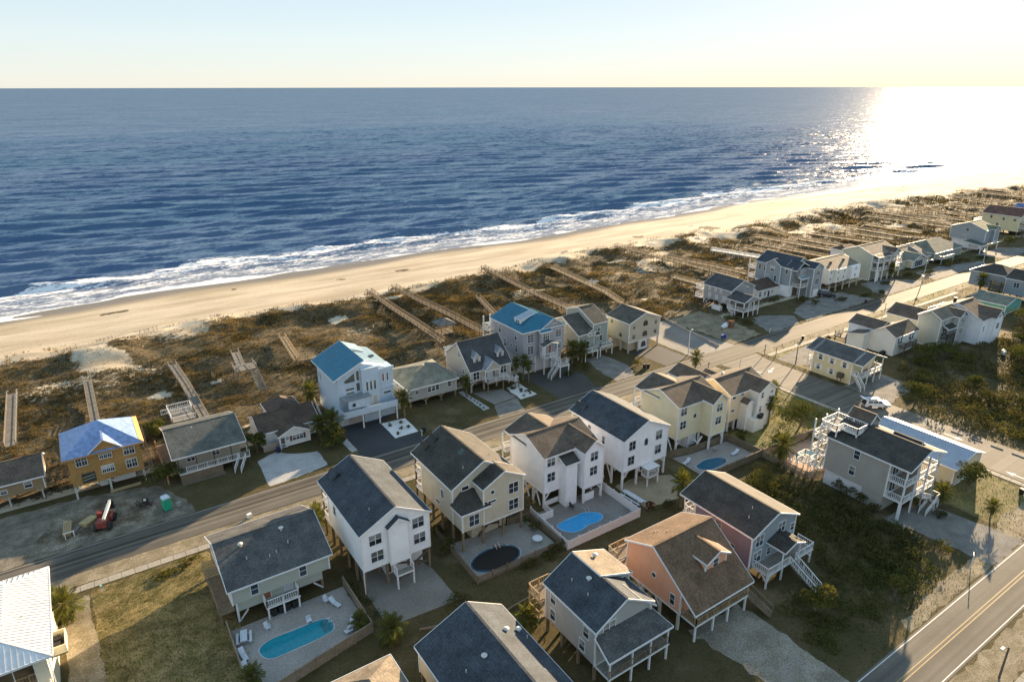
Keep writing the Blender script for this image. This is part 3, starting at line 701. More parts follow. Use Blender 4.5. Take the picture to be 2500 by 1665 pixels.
h.win('S', 72.0, 40.4, 8.25, 1.1, .6, 1, 1); h.win('S', 69.3, 43.2, 6.6, 1.3, .35, 1, 1)
h.wins('W', 38.3, [(75.0, 6.0, .8, 1.4, 2), (76.6, 4.4, 1.3, .45, 1)], rows=1)
mb = MB(); mb.extr([(43.3+.42*math.cos(t*math.pi/8), 69.3, 8.3+.42*math.sin(t*math.pi/8)) for t in range(16)], (0, -.06, 0)); f = h.part('round_window', mb, TRIM)
mb = MB(); mb.extr([(43.3+.3*math.cos(t*math.pi/8), 69.25, 8.3+.3*math.sin(t*math.pi/8)) for t in range(16)], (0, -.03, 0)); h.part('pane', mb, GLASS, f)
h.piles((38.45, 41.8, 45.2, 48.4), (69.5, 72.4, 75.6, 78.6, 81.4), 3.3, WOOD)
h.box('lower_wall', 41.0, 71.5, 0, 45.6, 78, 3.28, S_TAN); h.box('lower_wall', 45.7, 71.4, .3, 46.9, 71.5, 2.4, S_TAN)
for p, q in (((42.0, 71.2, .2), (45.4, 71.2, 3.2)), ((42.0, 71.1, 2.2), (45.6, 71.1, 1.2))): h.brace(p, q, WOOD_D, .22)
for z in (3.35, 6.3): h.deck(38.3, 48.6, 81.7, 84.1, z, 'NWE', WHITE, WOOD_G)
for x in (38.45, 43.4, 48.4): h.part('porch_post', MB().box(x-.11, 83.9, -.2, x+.11, 84.1, 9.0), WOOD_D)
h.part('skylight', MB().beam((42.0, 76.5, 11.33), (42.9, 76.5, 11.83), 1.0, .14), GLASS_G)
h.vent(41, 73.5, 10.75)
for y in (73.2, 75.1): h.vent(46.5, y, 10.4)

def twin_house(label, x0, y0, wm, rm, extra=0, small=True, fb=(2.0, 6.2)):
    """L shaped house: ridge along the road with a front cross gable at its right and a rear cross gable at its left"""
    h = House('stilt_house', label, 'house', x0, y0, HG).foot(x0, x0+10.3, y0-2.4, y0+11)
    X = lambda u: x0 + u
    h.wing(gab(y0, y0+9.2, 9.1, 10.95), X(0), X(10.2), 2.6, wm, rm, 'x', .35, .3)
    h.wing(gab(X(6.0), X(9.9), 9.25, 10.75), y0-2.4, y0+4.0, 2.6, wm, rm, 'y', .3, .3, wall='front_wall', roof='front_roof')
    h.wing(gab(X(0.1), X(8.6), 9.15, 10.93), y0+5.0, y0+10.6, 3.0, None, rm, 'y', .35, .3, roof='rear_roof')
    h.wins('S', y0, [(X(1.3), 7.3, 1.45, 1.5, 2), (X(1.35), 4.6, 1.45, 1.5, 2)])
    h.wins('S', y0-2.4, [(X(7.95), 7.3, 1.45, 1.5, 2), (X(7.9), 4.7, 1.45, 1.5, 2)])
    for z in (3.0, 6.1): h.deck(X(-.9), X(8.5), y0+9.3, y0+10.6, z, 'NW', WHITE, WOOD_G)
    for x in (X(-.8), X(4), X(8.4)): h.part('porch_post', MB().box(x-.1, y0+10.3, -.2, x+.1, y0+10.5, 9.1), WHITE)
    h.piles((X(.15), X(3.3), X(6.1), X(9.8)), (y0+.15, y0+3, y0+6, y0+9), 2.6, WHITE)
    h.piles((X(6.15), X(9.75)), (y0-2.25,), 2.6, WHITE)
    for y in (y0+1, y0+4, y0+7): h.brace((X(.1), y, .1), (X(.1), y+1.3, 2.6), TRIM, .18); h.brace((X(.1), y+1.9, .1), (X(.1), y+1.2, 2.6), TRIM, .18)
    h.brace((X(.2), y0+.1, 1.4), (X(1.2), y0+.1, 2.6), TRIM); h.brace((X(8.9), y0-2.3, 2.6), (X(9.7), y0-2.3, 1.5), TRIM)
    return h
h = twin_house('white house with brown cross gabled roof above the white fenced pool', 54.1, 71.5, S_WHITE, SH_BRN)
h.box('chimney_wall', 57.2, 69.9, 0, 59.4, 71.48, 7.6, S_WHITE)
h.roofpoly([[(56.7, 69.5, 7.62), (59.7, 69.5, 7.62), (59.7, 71.45, 8.5), (56.7, 71.45, 8.5)]], SH_BLK, .1, 'bump_roof', TRIM, [(56.7, 71.4, 8.45), (56.7, 69.5, 7.6), (59.7, 69.5, 7.6), (59.7, 71.4, 8.45)])
h.box('lower_wall', 60.4, 69.4, 0, 62.6, 69.5, 1.4, S_WHITE); h.box('lattice', 54.3, 71.6, .3, 57.1, 71.65, 1.2, WHITE)
h = twin_house('pale yellow house with brown cross gabled roof beside the small pool', 84.0, 71.9, S_CREAM, SH_BRN)
h.win('S', 71.9, 88.3, 6.0, .7, .8, 1, 1)
h.brace((87.2, 70.6, .2), (89.3, 70.6, 2.5), TRIM, .2); h.brace((87.2, 70.5, 2.4), (89.4, 70.5, .3), TRIM, .2)
h.box('lower_wall', 87.0, 72.5, 0, 90.0, 74, 2.55, S_WHITE)
h = gable_house('tall white house with dark blue grey roof and small arched window', 67.8, 77.6, 68.5, 79.0, 3.2, 9.15, 11.4, S_WHITE, SH_NAVY, None, gl=(69.3,), pm=WHITE, piles=WHITE)
h.wins('S', 68.5, [(69.6, 7.0, 1.3, 1.5, 2), (69.5, 4.3, 1.3, 1.5, 2), (75.6, 7.2, 1.3, 1.5, 2), (75.6, 4.5, 1.3, 1.5, 2)], fm=M_paint((.5, .5, .52), .5, 'grey_trim'))
h.wins('W', 67.8, [(77.0, 6.9, .7, 1.4, 1), (73.4, 6.4, .6, 1.3, 1)])
mb = MB(); mb.extr([(72.7-.38, 68.5, 6.9), (72.7+.38, 68.5, 6.9)] + [(72.7+.38*math.cos(t*math.pi/6), 68.5, 7.8+.38*math.sin(t*math.pi/6)) for t in range(7)], (0, -.05, 0)); f = h.part('arched_window', mb, M_paint((.25, .25, .27)))
mb = MB(); mb.extr([(72.7-.3, 68.46, 6.98), (72.7+.3, 68.46, 6.98)] + [(72.7+.3*math.cos(t*math.pi/6), 68.46, 7.8+.3*math.sin(t*math.pi/6)) for t in range(7)], (0, -.03, 0)); h.part('pane', mb, GLASS, f)
h.deck(72.0, 74.6, 66.9, 68.4, 1.7, 'SWE', WHITE, WOOD_G, [(72.1, 67.0), (74.5, 67.0)], WHITE, top=3.1)
h.box('deck_roof', 71.9, 66.8, 3.1, 74.7, 68.4, 3.2, WHITE)
for p, q in (((67.9, 68.5, 2.0), (69.0, 68.5, 3.2)), ((76.4, 68.5, 3.2), (77.5, 68.5, 2.2)), ((71.0, 68.5, 3.2), (72.0, 68.5, 2.2)), ((67.9, 71, .1), (67.9, 72.4, 3.1)), ((67.9, 73, .1), (67.9, 74.4, 3.1))): h.brace(p, q, TRIM)
# peach house by the side street
h = House('stilt_house', 'cream house with dark brown roof and stacked bumps on the side street corner', 'house', 98.2, 72.0, HG).foot(98, 108.6, 69.5, 88)
h.wing(gab(72.0, 80.0, 7.75, 9.6), 98.2, 108.4, 2.0, S_PEACH, SH_BRN, 'x', .4, .35)
h.wing(gab(103.5, 108.3, 7.8, 9.3, 106.2), 69.7, 76, 2.0, S_IVORY, SH_BRN, 'y', .3, .3, wall='front_wall', roof='front_roof')
h.wing(gab(98.0, 103.6, 7.0, 8.4), 80.01, 87.2, 2.0, S_PEACH, SH_BRN, 'y', .4, .35, wall='rear_wall', roof='rear_roof')
h.wing(gab(103.7, 107.6, 5.8, 7.0), 80.02, 84.2, 2.0, S_PEACH, SH_BRN, 'y', .4, .3, wall='rear_wall', roof='rear_roof')
h.wing(gab(101.2, 102.9, 5.6, 6.2), 70.4, 71.98, 0, S_IVORY, SH_BRN, 'y', .25, .2, wall='bump_wall', roof='bump_roof')
h.box('step_wall', 102.0, 69.0, 0, 105.2, 71.9, 2.6, S_IVORY); h.box('lower_wall', 105.3, 69.8, 0, 108.2, 79, 1.98, S_IVORY)
h.wins('S', 72.0, [(99.2, 6.7, .9, .5, 1), (99.2, 4.0, .9, .5, 1), (101.6, 6.9, .9, .5, 1)], rows=1)
h.wins('S', 69.7, [(104.6, 6.4, .6, 1.2, 1), (104.4, 3.6, .6, 1.2, 1), (107.4, 6.9, .9, .5, 1), (107.3, 4.4, .9, .5, 1)])
h.piles((98.4, 100.2), (72.2, 75, 79.8), 2.0, WHITE); h.box('lower_wall', 98.6, 73, 0, 101.9, 79, 1.95, M_siding((.42, .3, .2)))
h.vent(102.2, 77.6, 9.1, True)
h.box('roof_box', 103.4, 68.7, 2.65, 104.2, 69.4, 3.3, DARK); h.box('roof_box', 104.4, 69.2, 2.65, 105.1, 69.9, 3.2, DARK)
h.rail((98.2, 87.4, 3.5), (98.2, 84.2, 3.5)); h.rail((104, 84.5, 3.4), (107.4, 84.5, 3.4))
# ---- rear row
h = House('stilt_house', 'grey roofed house end at the bottom edge, only its tan lit gable end showing', 'house', 13.0, 44.0, HG).foot(13, 20, 40, 53)
h.hip(13.2, 19.6, 40, 52.5, 2.5, 5.6, 1.6, S_GREY, SH_TAN, 'y', 3.2, .4)
h.piles((13.3, 19.5), (40.2, 46, 52.3), 2.5)
h = House('stilt_house', 'house with broad dark slate roof at the bottom centre', 'house', 22.6, 38.0, HG).foot(22.5, 33.6, 30, 52)
h.wing(gab(22.8, 33.4, 5.9, 8.5, 29.0), 39.2, 51.8, 2.6, S_PEACH, SH_NAVY, 'y', .35, .45, roof='roof')
h.wing(gab(28.2, 33.4, 5.7, 7.2, 30.8), 36.2, 39.1, 2.6, S_GREY, SH_NAVY, 'y', .3, .3, wall='front_wall', roof='front_roof')
h.piles((23, 28, 33.2), (36.4, 40, 45, 51.6), 2.6)
h.deck(21.3, 22.75, 38, 43, 2.8, 'WS', WHITE, WOOD_G, [(21.5, 38.2), (21.5, 42.8)]); h.deck(24.5, 31, 52.0, 54.4, 2.8, 'NWE', WHITE, WOOD_G, [(24.7, 54.2), (30.8, 54.2)])
h.vent(31.0, 47.2, 7.45, True); h.vent(27.0, 45.2, 7.75, True); h.vent(24.9, 45.3, 6.95); h.vent(24.5, 41.2, 6.8, True); h.vent(32.6, 47.2, 6.6, True); h.vent(32.9, 46, 6.4)
h.win('S', 36.2, 30.8, 3.6, 1.6, 1.5, 2)
h = House('stilt_house', 'grey house with slate roof and hipped front porch at the bottom centre', 'house', 39.2, 42.0, HG).foot(39, 48.5, 39.5, 51)
h.wing(gab(39.2, 47.4, 7.2, 9.55), 42.0, 51.0, 2.2, S_GREY, SH_NAVY, 'y', .35, .3)
h.wing([(43.5, 9.6), (47.9, 8.0)], 46.3, 50.8, 2.2, S_GREY, SH_TAN, 'y', .35, .3, wall='dormer_wall', roof='dormer_roof')  # sun-facing slope in lighter tan shingles: sunlight on the slate put into the colour
h.roofpoly([[(38.9, 39.4, 4.75), (48.6, 39.4, 4.75), (46.8, 42.0, 6.35), (39.2, 41.98, 6.3)], [(48.6, 39.4, 4.75), (48.6, 46.2, 4.75), (46.8, 46.2, 6.35), (46.8, 42.0, 6.35)]], SH_GREY, .12, 'porch_roof', TRIM, [(39.0, 42.0, 6.2), (38.9, 39.4, 4.75), (48.6, 39.4, 4.75), (48.6, 46.2, 4.75)])
h.wing([(45.6, 8.3), (48.0, 6.3)], 42.05, 44.4, 6.2, None, SH_TAN, 'y', .3, .2, .12, roof='side_roof')  # tan again: sunlit copy of the slate shingles
h.wins('S', 42.0, [(41.1, 5.95, 1.7, 1.5, 2)]); h.win('S', 46.3, 47.0, 6.6, .9, 1.1, 1)
h.wins('W', 39.2, [(49.6, 5.2, .9, 1.4, 1), (49.6, 2.8, .9, 1.5, 1), (43.6, 5.0, .9, 1.4, 1), (44.2, 2.7, .9, 1.5, 1)])
h.deck(39.2, 48.4, 39.6, 41.9, 2.3, 'SE', WOOD, WOOD_G, [(39.4, 39.8), (42.7, 39.8), (45.5, 39.8), (48.2, 39.8)], WHITE)
for x in (39.4, 42.7, 45.5, 48.2): h.part('porch_post', MB().box(x-.08, 39.7, 2.3, x+.08, 39.86, 4.7), WHITE)
h.piles((39.4, 43.2, 47.2), (42.2, 45, 48, 50.8), 2.2, WOOD)
for z in (2.3, 5.0): h.deck(38.2, 41.5, 51.1, 53.4, z, 'NWE', WOOD_T, WOOD, [(38.4, 53.2), (41.3, 53.2)], WOOD_T, top=z+1)
h.vent(41.0, 48.5, 8.4); h.vent(41.0, 45.6, 8.4); h.vent(45.4, 49.6, 9.15, True); h.vent(42.2, 46.9, 9.05, True)
for x, y in ((40.5, 46.8), (41.5, 45.0)): h.box('storage_bin', x, y, 0, x+.6, y+.7, 1.1, DARK)
h = House('stilt_house', 'coral orange house with brown saltbox roof and shed dormer', 'house', 52.5, 42.0, HG).foot(52, 63, 39.5, 51.5)
h.wing([(41.9, 5.6), (46.6, 9.45), (51.2, 7.5)], 52.5, 62.3, 2.5, S_CORAL, None, 'x')
h.wing([(39.5, 4.55), (46.6, 9.55), (51.2, 7.6)], 52.5, 62.3, 2.5, None, SH_COR, 'x', .3, .4)
h.wing(gab(56.9, 60.6, 8.0, 8.95), 42.3, 46.4, 5.6, S_CORAL, SH_COR, 'y', .35, .45, wall='dormer_wall', roof='dormer_roof')
h.win('S', 42.3, 58.75, 6.55, .9, 1.2, 1)
mb = MB(); mb.extr([(52.5, 46.4+.42*math.cos(t*math.pi/8), 5.4+.42*math.sin(t*math.pi/8)) for t in range(16)], (-.06, 0, 0)); f = h.part('round_window', mb, TRIM)
mb = MB(); mb.extr([(52.45, 46.4+.3*math.cos(t*math.pi/8), 5.4+.3*math.sin(t*math.pi/8)) for t in range(16)], (-.03, 0, 0)); h.part('pane', mb, GLASS, f)
h.win('W', 52.5, 43.2, 3.2, .7, 1.5, 1)
h.deck(52.7, 62.3, 39.5, 41.85, 2.45, 'SW', WOOD_T, WOOD, [(52.9, 39.7), (56.1, 39.7), (58.8, 39.7), (62.1, 39.7)], WHITE)
for x in (52.8, 56.1, 58.8, 62.1): h.part('porch_post', MB().box(x-.07, 39.6, 2.45, x+.07, 39.74, 4.6), WOOD_T)
h.stairs((62.9, 40.6, 2.4), (64.2, 37.2, .1), 1.1, WOOD, True, WOOD)
h.piles((52.7, 55.9, 59.0, 62.1), (42.2, 45.2, 48.2, 51.0), 2.5, M_paint((.62, .58, .5)))
for p, q in (((52.6, 45.2, 1.4), (52.6, 46.1, 2.5)), ((52.6, 48.2, 1.4), (52.6, 49.1, 2.5))): h.brace(p, q, TRIM)
for z in (2.5, 5.0): h.deck(50.9, 54.5, 51.3, 53.3, z, 'NWE', WOOD_T, WOOD, [(51.1, 53.1), (54.3, 53.1)], M_paint((.6, .58, .5)), top=z+1)
h.vent(55.5, 49.6, 8.3); h.vent(55.9, 49.4, 8.35); h.vent(56.3, 48.3, 8.8)
for x, y in ((51.2, 47.5), (51.6, 46.2)): h.box('storage_bin', x, y, 1.0, x+.8, y+.8, 2.0, DARK)
h.box('bin_stand', 51.0, 45.9, .8, 52.4, 48.4, .98, WOOD)
h = House('stilt_house', 'mauve grey house with black roof and white wraparound front deck', 'house', 66.8, 43.0, HG).foot(66.5, 77, 39, 54.5)
h.wing(gab(66.9, 76.2, 7.0, 9.0, 71.6), 43.0, 52.6, 1.8, S_MAUVE, None, 'y')
h.wing(gab(66.9, 76.2, 7.0, 9.0, 71.6), 43.0, 55.0, 1.8, None, SH_BLK, 'y', .35, .35)
h.part('gable_wall', MB().extr([(66.95, 42.98, 1.85), (76.15, 42.98, 1.85), (76.15, 42.98, 6.95), (71.6, 42.98, 8.9), (66.95, 42.98, 6.95)], (0, -.03, 0)), S_BLUEG)
h.wins('S', 42.95, [(68.4, 5.0, 1.5, 1.7, 2), (73.0, 5.4, 1.5, 1.6, 2), (75.6, 4.6, .8, 1.2, 1), (68.3, 2.5, 1.6, 1.7, 2), (70.8, 2.7, .8, 1.1, 1)])
h.wins('W', 66.9, [(48.5, 5.0, .9, 1.4, 1), (51.6, 3.6, .9, 1.5, 1), (49.3, 2.5, .8, 1.2, 1), (46.2, 2.5, 1.2, 1.6, 1)], fm=M_paint((.5, .46, .46)))
h.deck(67.4, 77.4, 40.4, 42.9, 2.3, 'WE', WHITE, WOOD_G, [(67.6, 40.6), (70.8, 40.6), (77.2, 40.6), (74.6, 40.6)], WHITE)
h.rail((67.5, 40.47, 2.31), (72.0, 40.47, 2.31), 1, WHITE); h.rail((73.4, 40.47, 2.31), (77.3, 40.47, 2.31), 1, WHITE)
h.stairs((72.7, 40.4, 2.3), (72.9, 36.4, .1), 1.2, WOOD_G)
h.wing(gab(70.2, 74.2, 4.9, 5.7), 40.2, 42.9, 4.8, None, SH_BLK, 'y', .2, .2, .12, roof='porch_roof')
for x in (70.4, 74.0): h.part('porch_post', MB().box(x-.08, 40.4, 2.3, x+.08, 40.56, 4.85), WHITE)
for p, q in (((67.6, 40.6, 1.0), (68.6, 40.6, 2.1)), ((77.2, 40.6, 1.0), (76.2, 40.6, 2.1)), ((67.6, 40.6, 1.0), (67.6, 41.6, 2.1))): h.brace(p, q, TRIM)
h.piles((67.1, 71.5, 76), (43.2, 48, 52.4), 1.8, WOOD)
for z in (2.0, 4.4): h.deck(67.0, 71, 52.7, 54.9, z, 'NWE', WHITE, WOOD_G)
for x in (67.1, 71.5, 76): h.part('porch_post', MB().box(x-.08, 54.7, 0, x+.08, 54.86, 7), WHITE)
h.vent(68.7, 45.2, 7.95); h.vent(70.1, 45.8, 8.5)
h = House('stilt_house', 'grey tan three level house with white roof terrace and stacked front balconies', 'house', 97.0, 41.0, HG).foot(96, 108, 36, 54)
h.wing(gab(97.1, 107.2, 8.7, 10.6), 41.4, 51.6, 2.8, S_TAUPE, None, 'y')
h.wing(gab(97.1, 107.2, 8.7, 10.6), 38.6, 51.6, 2.8, None, SH_BLK, 'y', .35, .35)
h.box('lower_wall', 97.4, 45, 0, 106.8, 51.4, 2.78, M_siding((.66, .66, .68))); h.box('lower_wall', 97.3, 41.6, 0, 106.8, 44.9, 2.78, S_TAUPE)
h.wing(gab(103.0, 104.6, 9.9, 10.5), 40.6, 44.6, 9.4, S_SAGE, SH_BLK, 'y', .2, .2, .1, wall='dormer_wall', roof='dormer_roof')
h.win('W', 103.0, 41.2, 9.55, .6, .3, 1, 1)
h.wins('W', 97.1, [(46.6, 6.9, .9, 1.5, 1), (46.9, 3.9, .9, 1.5, 1)])
for z, y0 in ((5.9, 38.7), (3.0, 38.7)): h.deck(97.2, 107.1, y0, 41.3, z, 'SWE', WHITE, WOOD_G)
for x in (97.3, 100.6, 103.8, 107.0): h.part('porch_post', MB().box(x-.11, 38.75, -.2, x+.11, 38.97, 8.7), WHITE)
h.wins('S', 41.4, [(99.0, 6.2, 1.8, 1.9, 2), (102.2, 6.2, 1.8, 1.9, 2), (105.4, 6.2, 1.6, 1.9, 2), (99.0, 3.2, 1.8, 1.9, 2), (103.6, 3.2, 1.8, 1.9, 2)], rows=1)
h.stairs((101.2, 38.3, 3.0), (104.4, 38.3, 1.5), 1.1, WOOD_G); h.deck(104.4, 105.8, 37.0, 38.6, 1.5, 'SE', WHITE, WOOD_G, [(104.5, 37.1), (105.7, 37.1)], WHITE); h.stairs((104.3, 37.4, 1.5), (101.6, 37.4, .1), 1.0, WOOD_G)
# roof terrace and rear stacked decks
h.deck(96.9, 101.7, 50.4, 53.3, 10.1, 'NWE', WHITE, WOOD_G, [(97.1, 53.1), (101.5, 53.1)], WHITE)
h.deck(98.6, 101.7, 47.9, 50.38, 10.1, 'SWE', WHITE, WOOD_G); h.rail((96.97, 50.47, 10.11), (98.6, 50.47, 10.11))
for x, y in ((98.8, 48.1), (101.5, 48.1), (97.3, 50.6)): h.part('terrace_post', MB().box(x-.1, y-.1, 8.6, x+.1, y+.1, 9.87), WHITE)
h.wing(gab(102.8, 106.2, 10.2, 11.7), 48.6, 52.0, 9.0, S_TAUPE, SH_BRN, 'y', .3, .3, wall='cupola_wall', roof='cupola_roof')
for z in (7.8, 5.0, 2.6): h.deck(96.8, 103.5, 51.8, 54.2, z, 'NWE', WHITE, WOOD_G)
h.deck(96.4, 99.0, 54.3, 56.2, 2.6, 'NWE', WHITE, WOOD_G, [(96.6, 56.0), (98.8, 56.0)], WHITE)
for x in (96.9, 100, 103.4): h.part('porch_post', MB().box(x-.11, 54.0, -.2, x+.11, 54.2, 10.9), WHITE)
h.piles((97.3, 106.9), (39.0,), 2.8, WHITE)
h = House('long_shed_house', 'long narrow cream building with shiny white metal roof beside the side street', 'house', 113.0, 38.4).foot(113, 123, 38, 54)
h.wing(gab(113.4, 122.6, 3.6, 5.0, 118.9), 38.6, 53.2, 0, M_siding((.62, .56, .42)), M_metal((.25, .31, .39), .4, .0), 'y', .5, .45)
h.wins('S', 38.6, [(116.0, 1.4, .9, 1.0, 1), (118.6, 1.4, 1.4, 1.0, 1)]); h.box('ac_unit', 112.6, 51.2, 0, 113.3, 52.2, .9, M_paint((.5, .45, .38)))
h.vent(115.2, 44, 4.25); h.vent(115.4, 41.5, 4.3)
# ---- white metal roofed house at the left edge
MET_W = M_metal((.66, .66, .66), .34, .25); MET_B = M_metal((.02, .155, .24), .35, .3); MET_B_LIT = M_metal((.30, .42, .48), .35, .3)  # the pale blue is a sunlit copy of the bright blue roof metal
h = House('metal_roof_house', 'cream house with white standing seam metal roof cut off by the left edge', 'house', -20, 70.5).foot(-20, -9.8, 70, 86)
S_PALE = M_siding((.70, .66, .50))
h.box('wall', -20, 71.0, 0, -10.1, 85.8, 7.7, S_PALE)
X0, X1, Y0, Y1, z = -20.6, -9.4, 70.1, 86.5, 7.75
A, B_ = (-15, Y0+4.6, z+1.75), (-15, Y1-4.6, z+1.75)
r = h.roofpoly([[(X1, Y0, z), (X1, Y1, z), B_, A], [(X0, Y1, z), (X0, Y0, z), A, B_], [(X0, Y0, z), (X1, Y0, z), A], [(X1, Y1, z), (X0, Y1, z), B_]], MET_W, .1, 'roof', TRIM, [(X0, Y0, z), (X1, Y0, z), (X1, Y1, z), (X0, Y1, z)])
for i in range(1, 35):
    y = Y0 + i*.48
    k = min(1, (y-Y0)/4.6, (Y1-y)/4.6); x2 = X1 - 5.6*k
    h.part('seam', MB().beam((X1, y, z+.12), (x2, y, z+.12+1.75*k), .07, .09), MET_W, r)
for i in range(1, 22):
    x = X0 + i*.52; k = 1 - abs(x+15)/5.6
    if k > .05:
        h.part('seam', MB().beam((x, Y0, z+.12), (x, Y0+4.6*k, z+.12+1.75*k), .07, .09), MET_W, r); h.part('seam', MB().beam((x, Y1, z+.12), (x, Y1-4.6*k, z+.12+1.75*k), .07, .09), MET_W, r)
h.part('hip_cap', MB().beam((X1, Y0, z+.1), (A[0], A[1], A[2]+.1), .22, .1).beam((X1, Y1, z+.1), (B_[0], B_[1], B_[2]+.1), .22, .1), MET_W, r)
h.box('upper_wall', -20, 75.6, 8.4, -13.6, 82.6, 9.85, S_PALE)
r2 = h.wing([(-20, 10.9), (-13.6, 9.85)], 75.6, 82.6, 9.8, None, MET_W, 'y', .35, .4, .1, roof='upper_roof')
for i in range(1, 16): h.part('seam', MB().beam((-13.3, 75.2+i*.48, 9.96), (-20, 75.2+i*.48, 11.06), .07, .09), MET_W, r2)
h.wins('S', 71.0, [(-13.0, 4.6, 3.4, 2.4, 2)], rows=1, gm=M_glass((.10, .07, .04)))
h.deck(-18, -10.2, 69.2, 70.9, 3.4, 'SE', WHITE, WOOD_G, [(-10.4, 69.4), (-14, 69.4)], WHITE)
h.box('balcony_floor', -10.09, 74.6, 4.0, -8.6, 77.5, 4.15, WOOD_D); h.box('balcony_parapet', -8.72, 74.6, 4.16, -8.6, 77.5, 5.2, S_PALE); h.box('balcony_parapet', -10.09, 74.6, 4.16, -8.73, 74.72, 5.2, S_PALE); h.box('balcony_parapet', -10.09, 77.38, 4.16, -8.73, 77.5, 5.2, S_PALE)
h.box('ac_unit', -9.8, 75.1, 4.16, -9.1, 75.9, 4.9, DARK); h.box('ac_unit', -9.8, 76.2, 4.16, -9.1, 77.0, 4.9, DARK)
h.part('downpipe', MB().tube([(-9.9, 70.8, 7.6), (-9.9, 70.8, 0)], .06).tube([(-9.9, 82, 7.6), (-9.9, 82, 0)], .06), WHITE)
h.vent(-11.8, 77.2, 8.6)
# ---- beyond the side street, land side
HL = 'houses across the side street'
h = House('stilt_house', 'pale yellow two storey house with white shutters and front porch', 'house', 138.4, 71.3, HL).foot(138, 147.5, 68, 82)
h.wing(gab(138.4, 147.2, 5.3, 6.9), 71.2, 80.6, 0, S_YEL, SH_GREY, 'y', .4, .3)
h.wing(gab(138.4, 147.2, 5.3, 6.9), 69.2, 70.6, 0, None, SH_GREY, 'y', .4, .5, roof='porch_roof'); h.wing(gab(138.4, 147.2, 5.3, 6.9), 80.9, 82.2, 0, None, SH_GREY, 'y', .4, .3, roof='rear_porch_roof')
h.deck(138.5, 147.1, 69.0, 71.1, 2.5, 'SWE', WHITE, WOOD_G)
for x in (138.7, 141.5, 144.3, 147): h.part('porch_post', MB().box(x-.1, 69.05, -.2, x+.1, 69.25, 5.2), WHITE)
SHUT = M_paint((.74, .74, .74))
for y, z in ((78.8, 3.6), (76.0, 3.5), (73.0, 3.5), (79.0, 1.2), (75.8, 1.0)):
    h.win('W', 138.4, y, z, .8, 1.2, 1)
    for k in (-1, 1): h.box('shutter', 138.33, y+k*.72-.22, z-.05, 138.39, y+k*.72+.22, z+1.25, SHUT)
h.stairs((138.2, 70.0, 2.4), (137.4, 67.6, .1), 1.0, WOOD_G)
h.deck(138.6, 141.6, 80.8, 82.0, 2.4, 'NW', WHITE, WOOD_G)
for y in (81.0, 81.9): h.part('lattice_post', MB().box(138.5, y-.08, 0, 138.66, y+.08, 5.2), WHITE)
for i in range(6): h.part('lattice', MB().beam((138.55, 80.9, .4+i*.8), (138.55, 82.0, 1.1+i*.8), .06), WHITE)
h.part('ac_stand', MB().box(137.2, 72.6, 1.2, 138.2, 73.8, 2.3).box(137.3, 72.7, 0, 137.45, 72.85, 1.2).box(137.3, 73.5, 0, 137.45, 73.65, 1.2), WOOD_D)
h = House('stilt_house', 'white house with dark brown roof beside the yellow house', 'house', 163, 75, HL).foot(160, 175, 74, 88)
h.wing(gab(74.9, 80.9, 4.9, 6.6), 163.2, 173.6, 0, S_IVORY, SH_BRN, 'x', .35, .35)
h.wing(gab(164.6, 171.0, 5.0, 6.5), 80.0, 87.5, 0, S_WHITE, SH_BRN, 'y', .4, .35, wall='rear_wall', roof='rear_roof')
h.wing([(81.0, 4.6), (85.0, 3.6)], 160.0, 164.5, 0, S_IVORY, SH_BRN, 'x', .3, .3, wall='side_wall', roof='side_roof')
h.wins('S', 74.9, [(164.8, 2.9, .7, 1.4, 1), (166.2, 2.7, .8, 1.8, 1), (170.2, 3.0, .8, 1.5, 1), (171.6, 3.0, .8, 1.5, 1)])
h.deck(165.2, 170.6, 73.2, 74.8, 2.3, 'SWE', WOOD_D, WOOD_G, [(165.4, 73.4), (170.4, 73.4)]); h.deck(160, 163.8, 85.2, 88.5, 2.0, 'NW', WOOD_D, WOOD_G, [(160.2, 88.3), (160.2, 85.4)])
for x in (161.4, 162.3): h.box('ac_unit', x, 76.4, .0, x+.7, 77.2, .9, DARK)
h = House('stilt_house', 'grey green house with front gable and shadowed balconies behind the white house', 'house', 178, 71.5, HL).foot(177, 189, 70, 88)
h.wing(gab(71.6, 77.0, 7.6, 9.2), 177.6, 187.4, 0, S_SAGE, SH_TAN, 'x', .35, .35)
h.wing(gab(183.4, 187.3, 7.6, 8.9), 70.0, 74, 0, S_GREY, SH_BRN, 'y', .3, .3, wall='front_wall', roof='front_roof')
h.wing(gab(180.6, 188.6, 5.0, 7.0), 77.02, 86.2, 0, S_PALE, SH_BRN, 'y', .4, .4, wall='rear_wall', roof='rear_roof')
h.shed(178.8, 183.3, 69.9, 71.5, 5.0, 5.8, SH_BLK); h.deck(178.9, 183.2, 70.0, 71.5, 2.6, 'SW', WOOD_D, WOOD_G, [(179, 70.1), (183, 70.1)], WOOD_D)
h.wins('S', 71.6, [(179.6, 6.0, 1.2, 1.2, 2), (180.6, 2.8, 2.4, 1.9, 2)]); h.wins('S', 70.0, [(185.4, 5.9, 1.5, 1.4, 2), (185.4, 3.0, 1.5, 1.4, 2)])
h = House('stilt_house', 'white blue house with cross gabled brown roof above the thicket', 'house', 185, 66.5, HL).foot(189, 198, 66, 80)
h.wing(gab(66.8, 79.6, 6.6, 9.6), 188.6, 196.6, 0, S_WHITE, SH_BRN, 'x', .35, .35)
h.wing(gab(193.0, 197.4, 6.7, 8.6), 65.6, 71, 0, S_WHITE, SH_BRN, 'y', .3, .3, wall='front_wall', roof='front_roof')
h.wins('S', 65.6, [(195.2, 6.6, .9, .9, 1), (195.2, 3.6, 1.4, 1.5, 2)]); h.win('S', 66.8, 190.4, 3.4, .6, 1.3, 1)
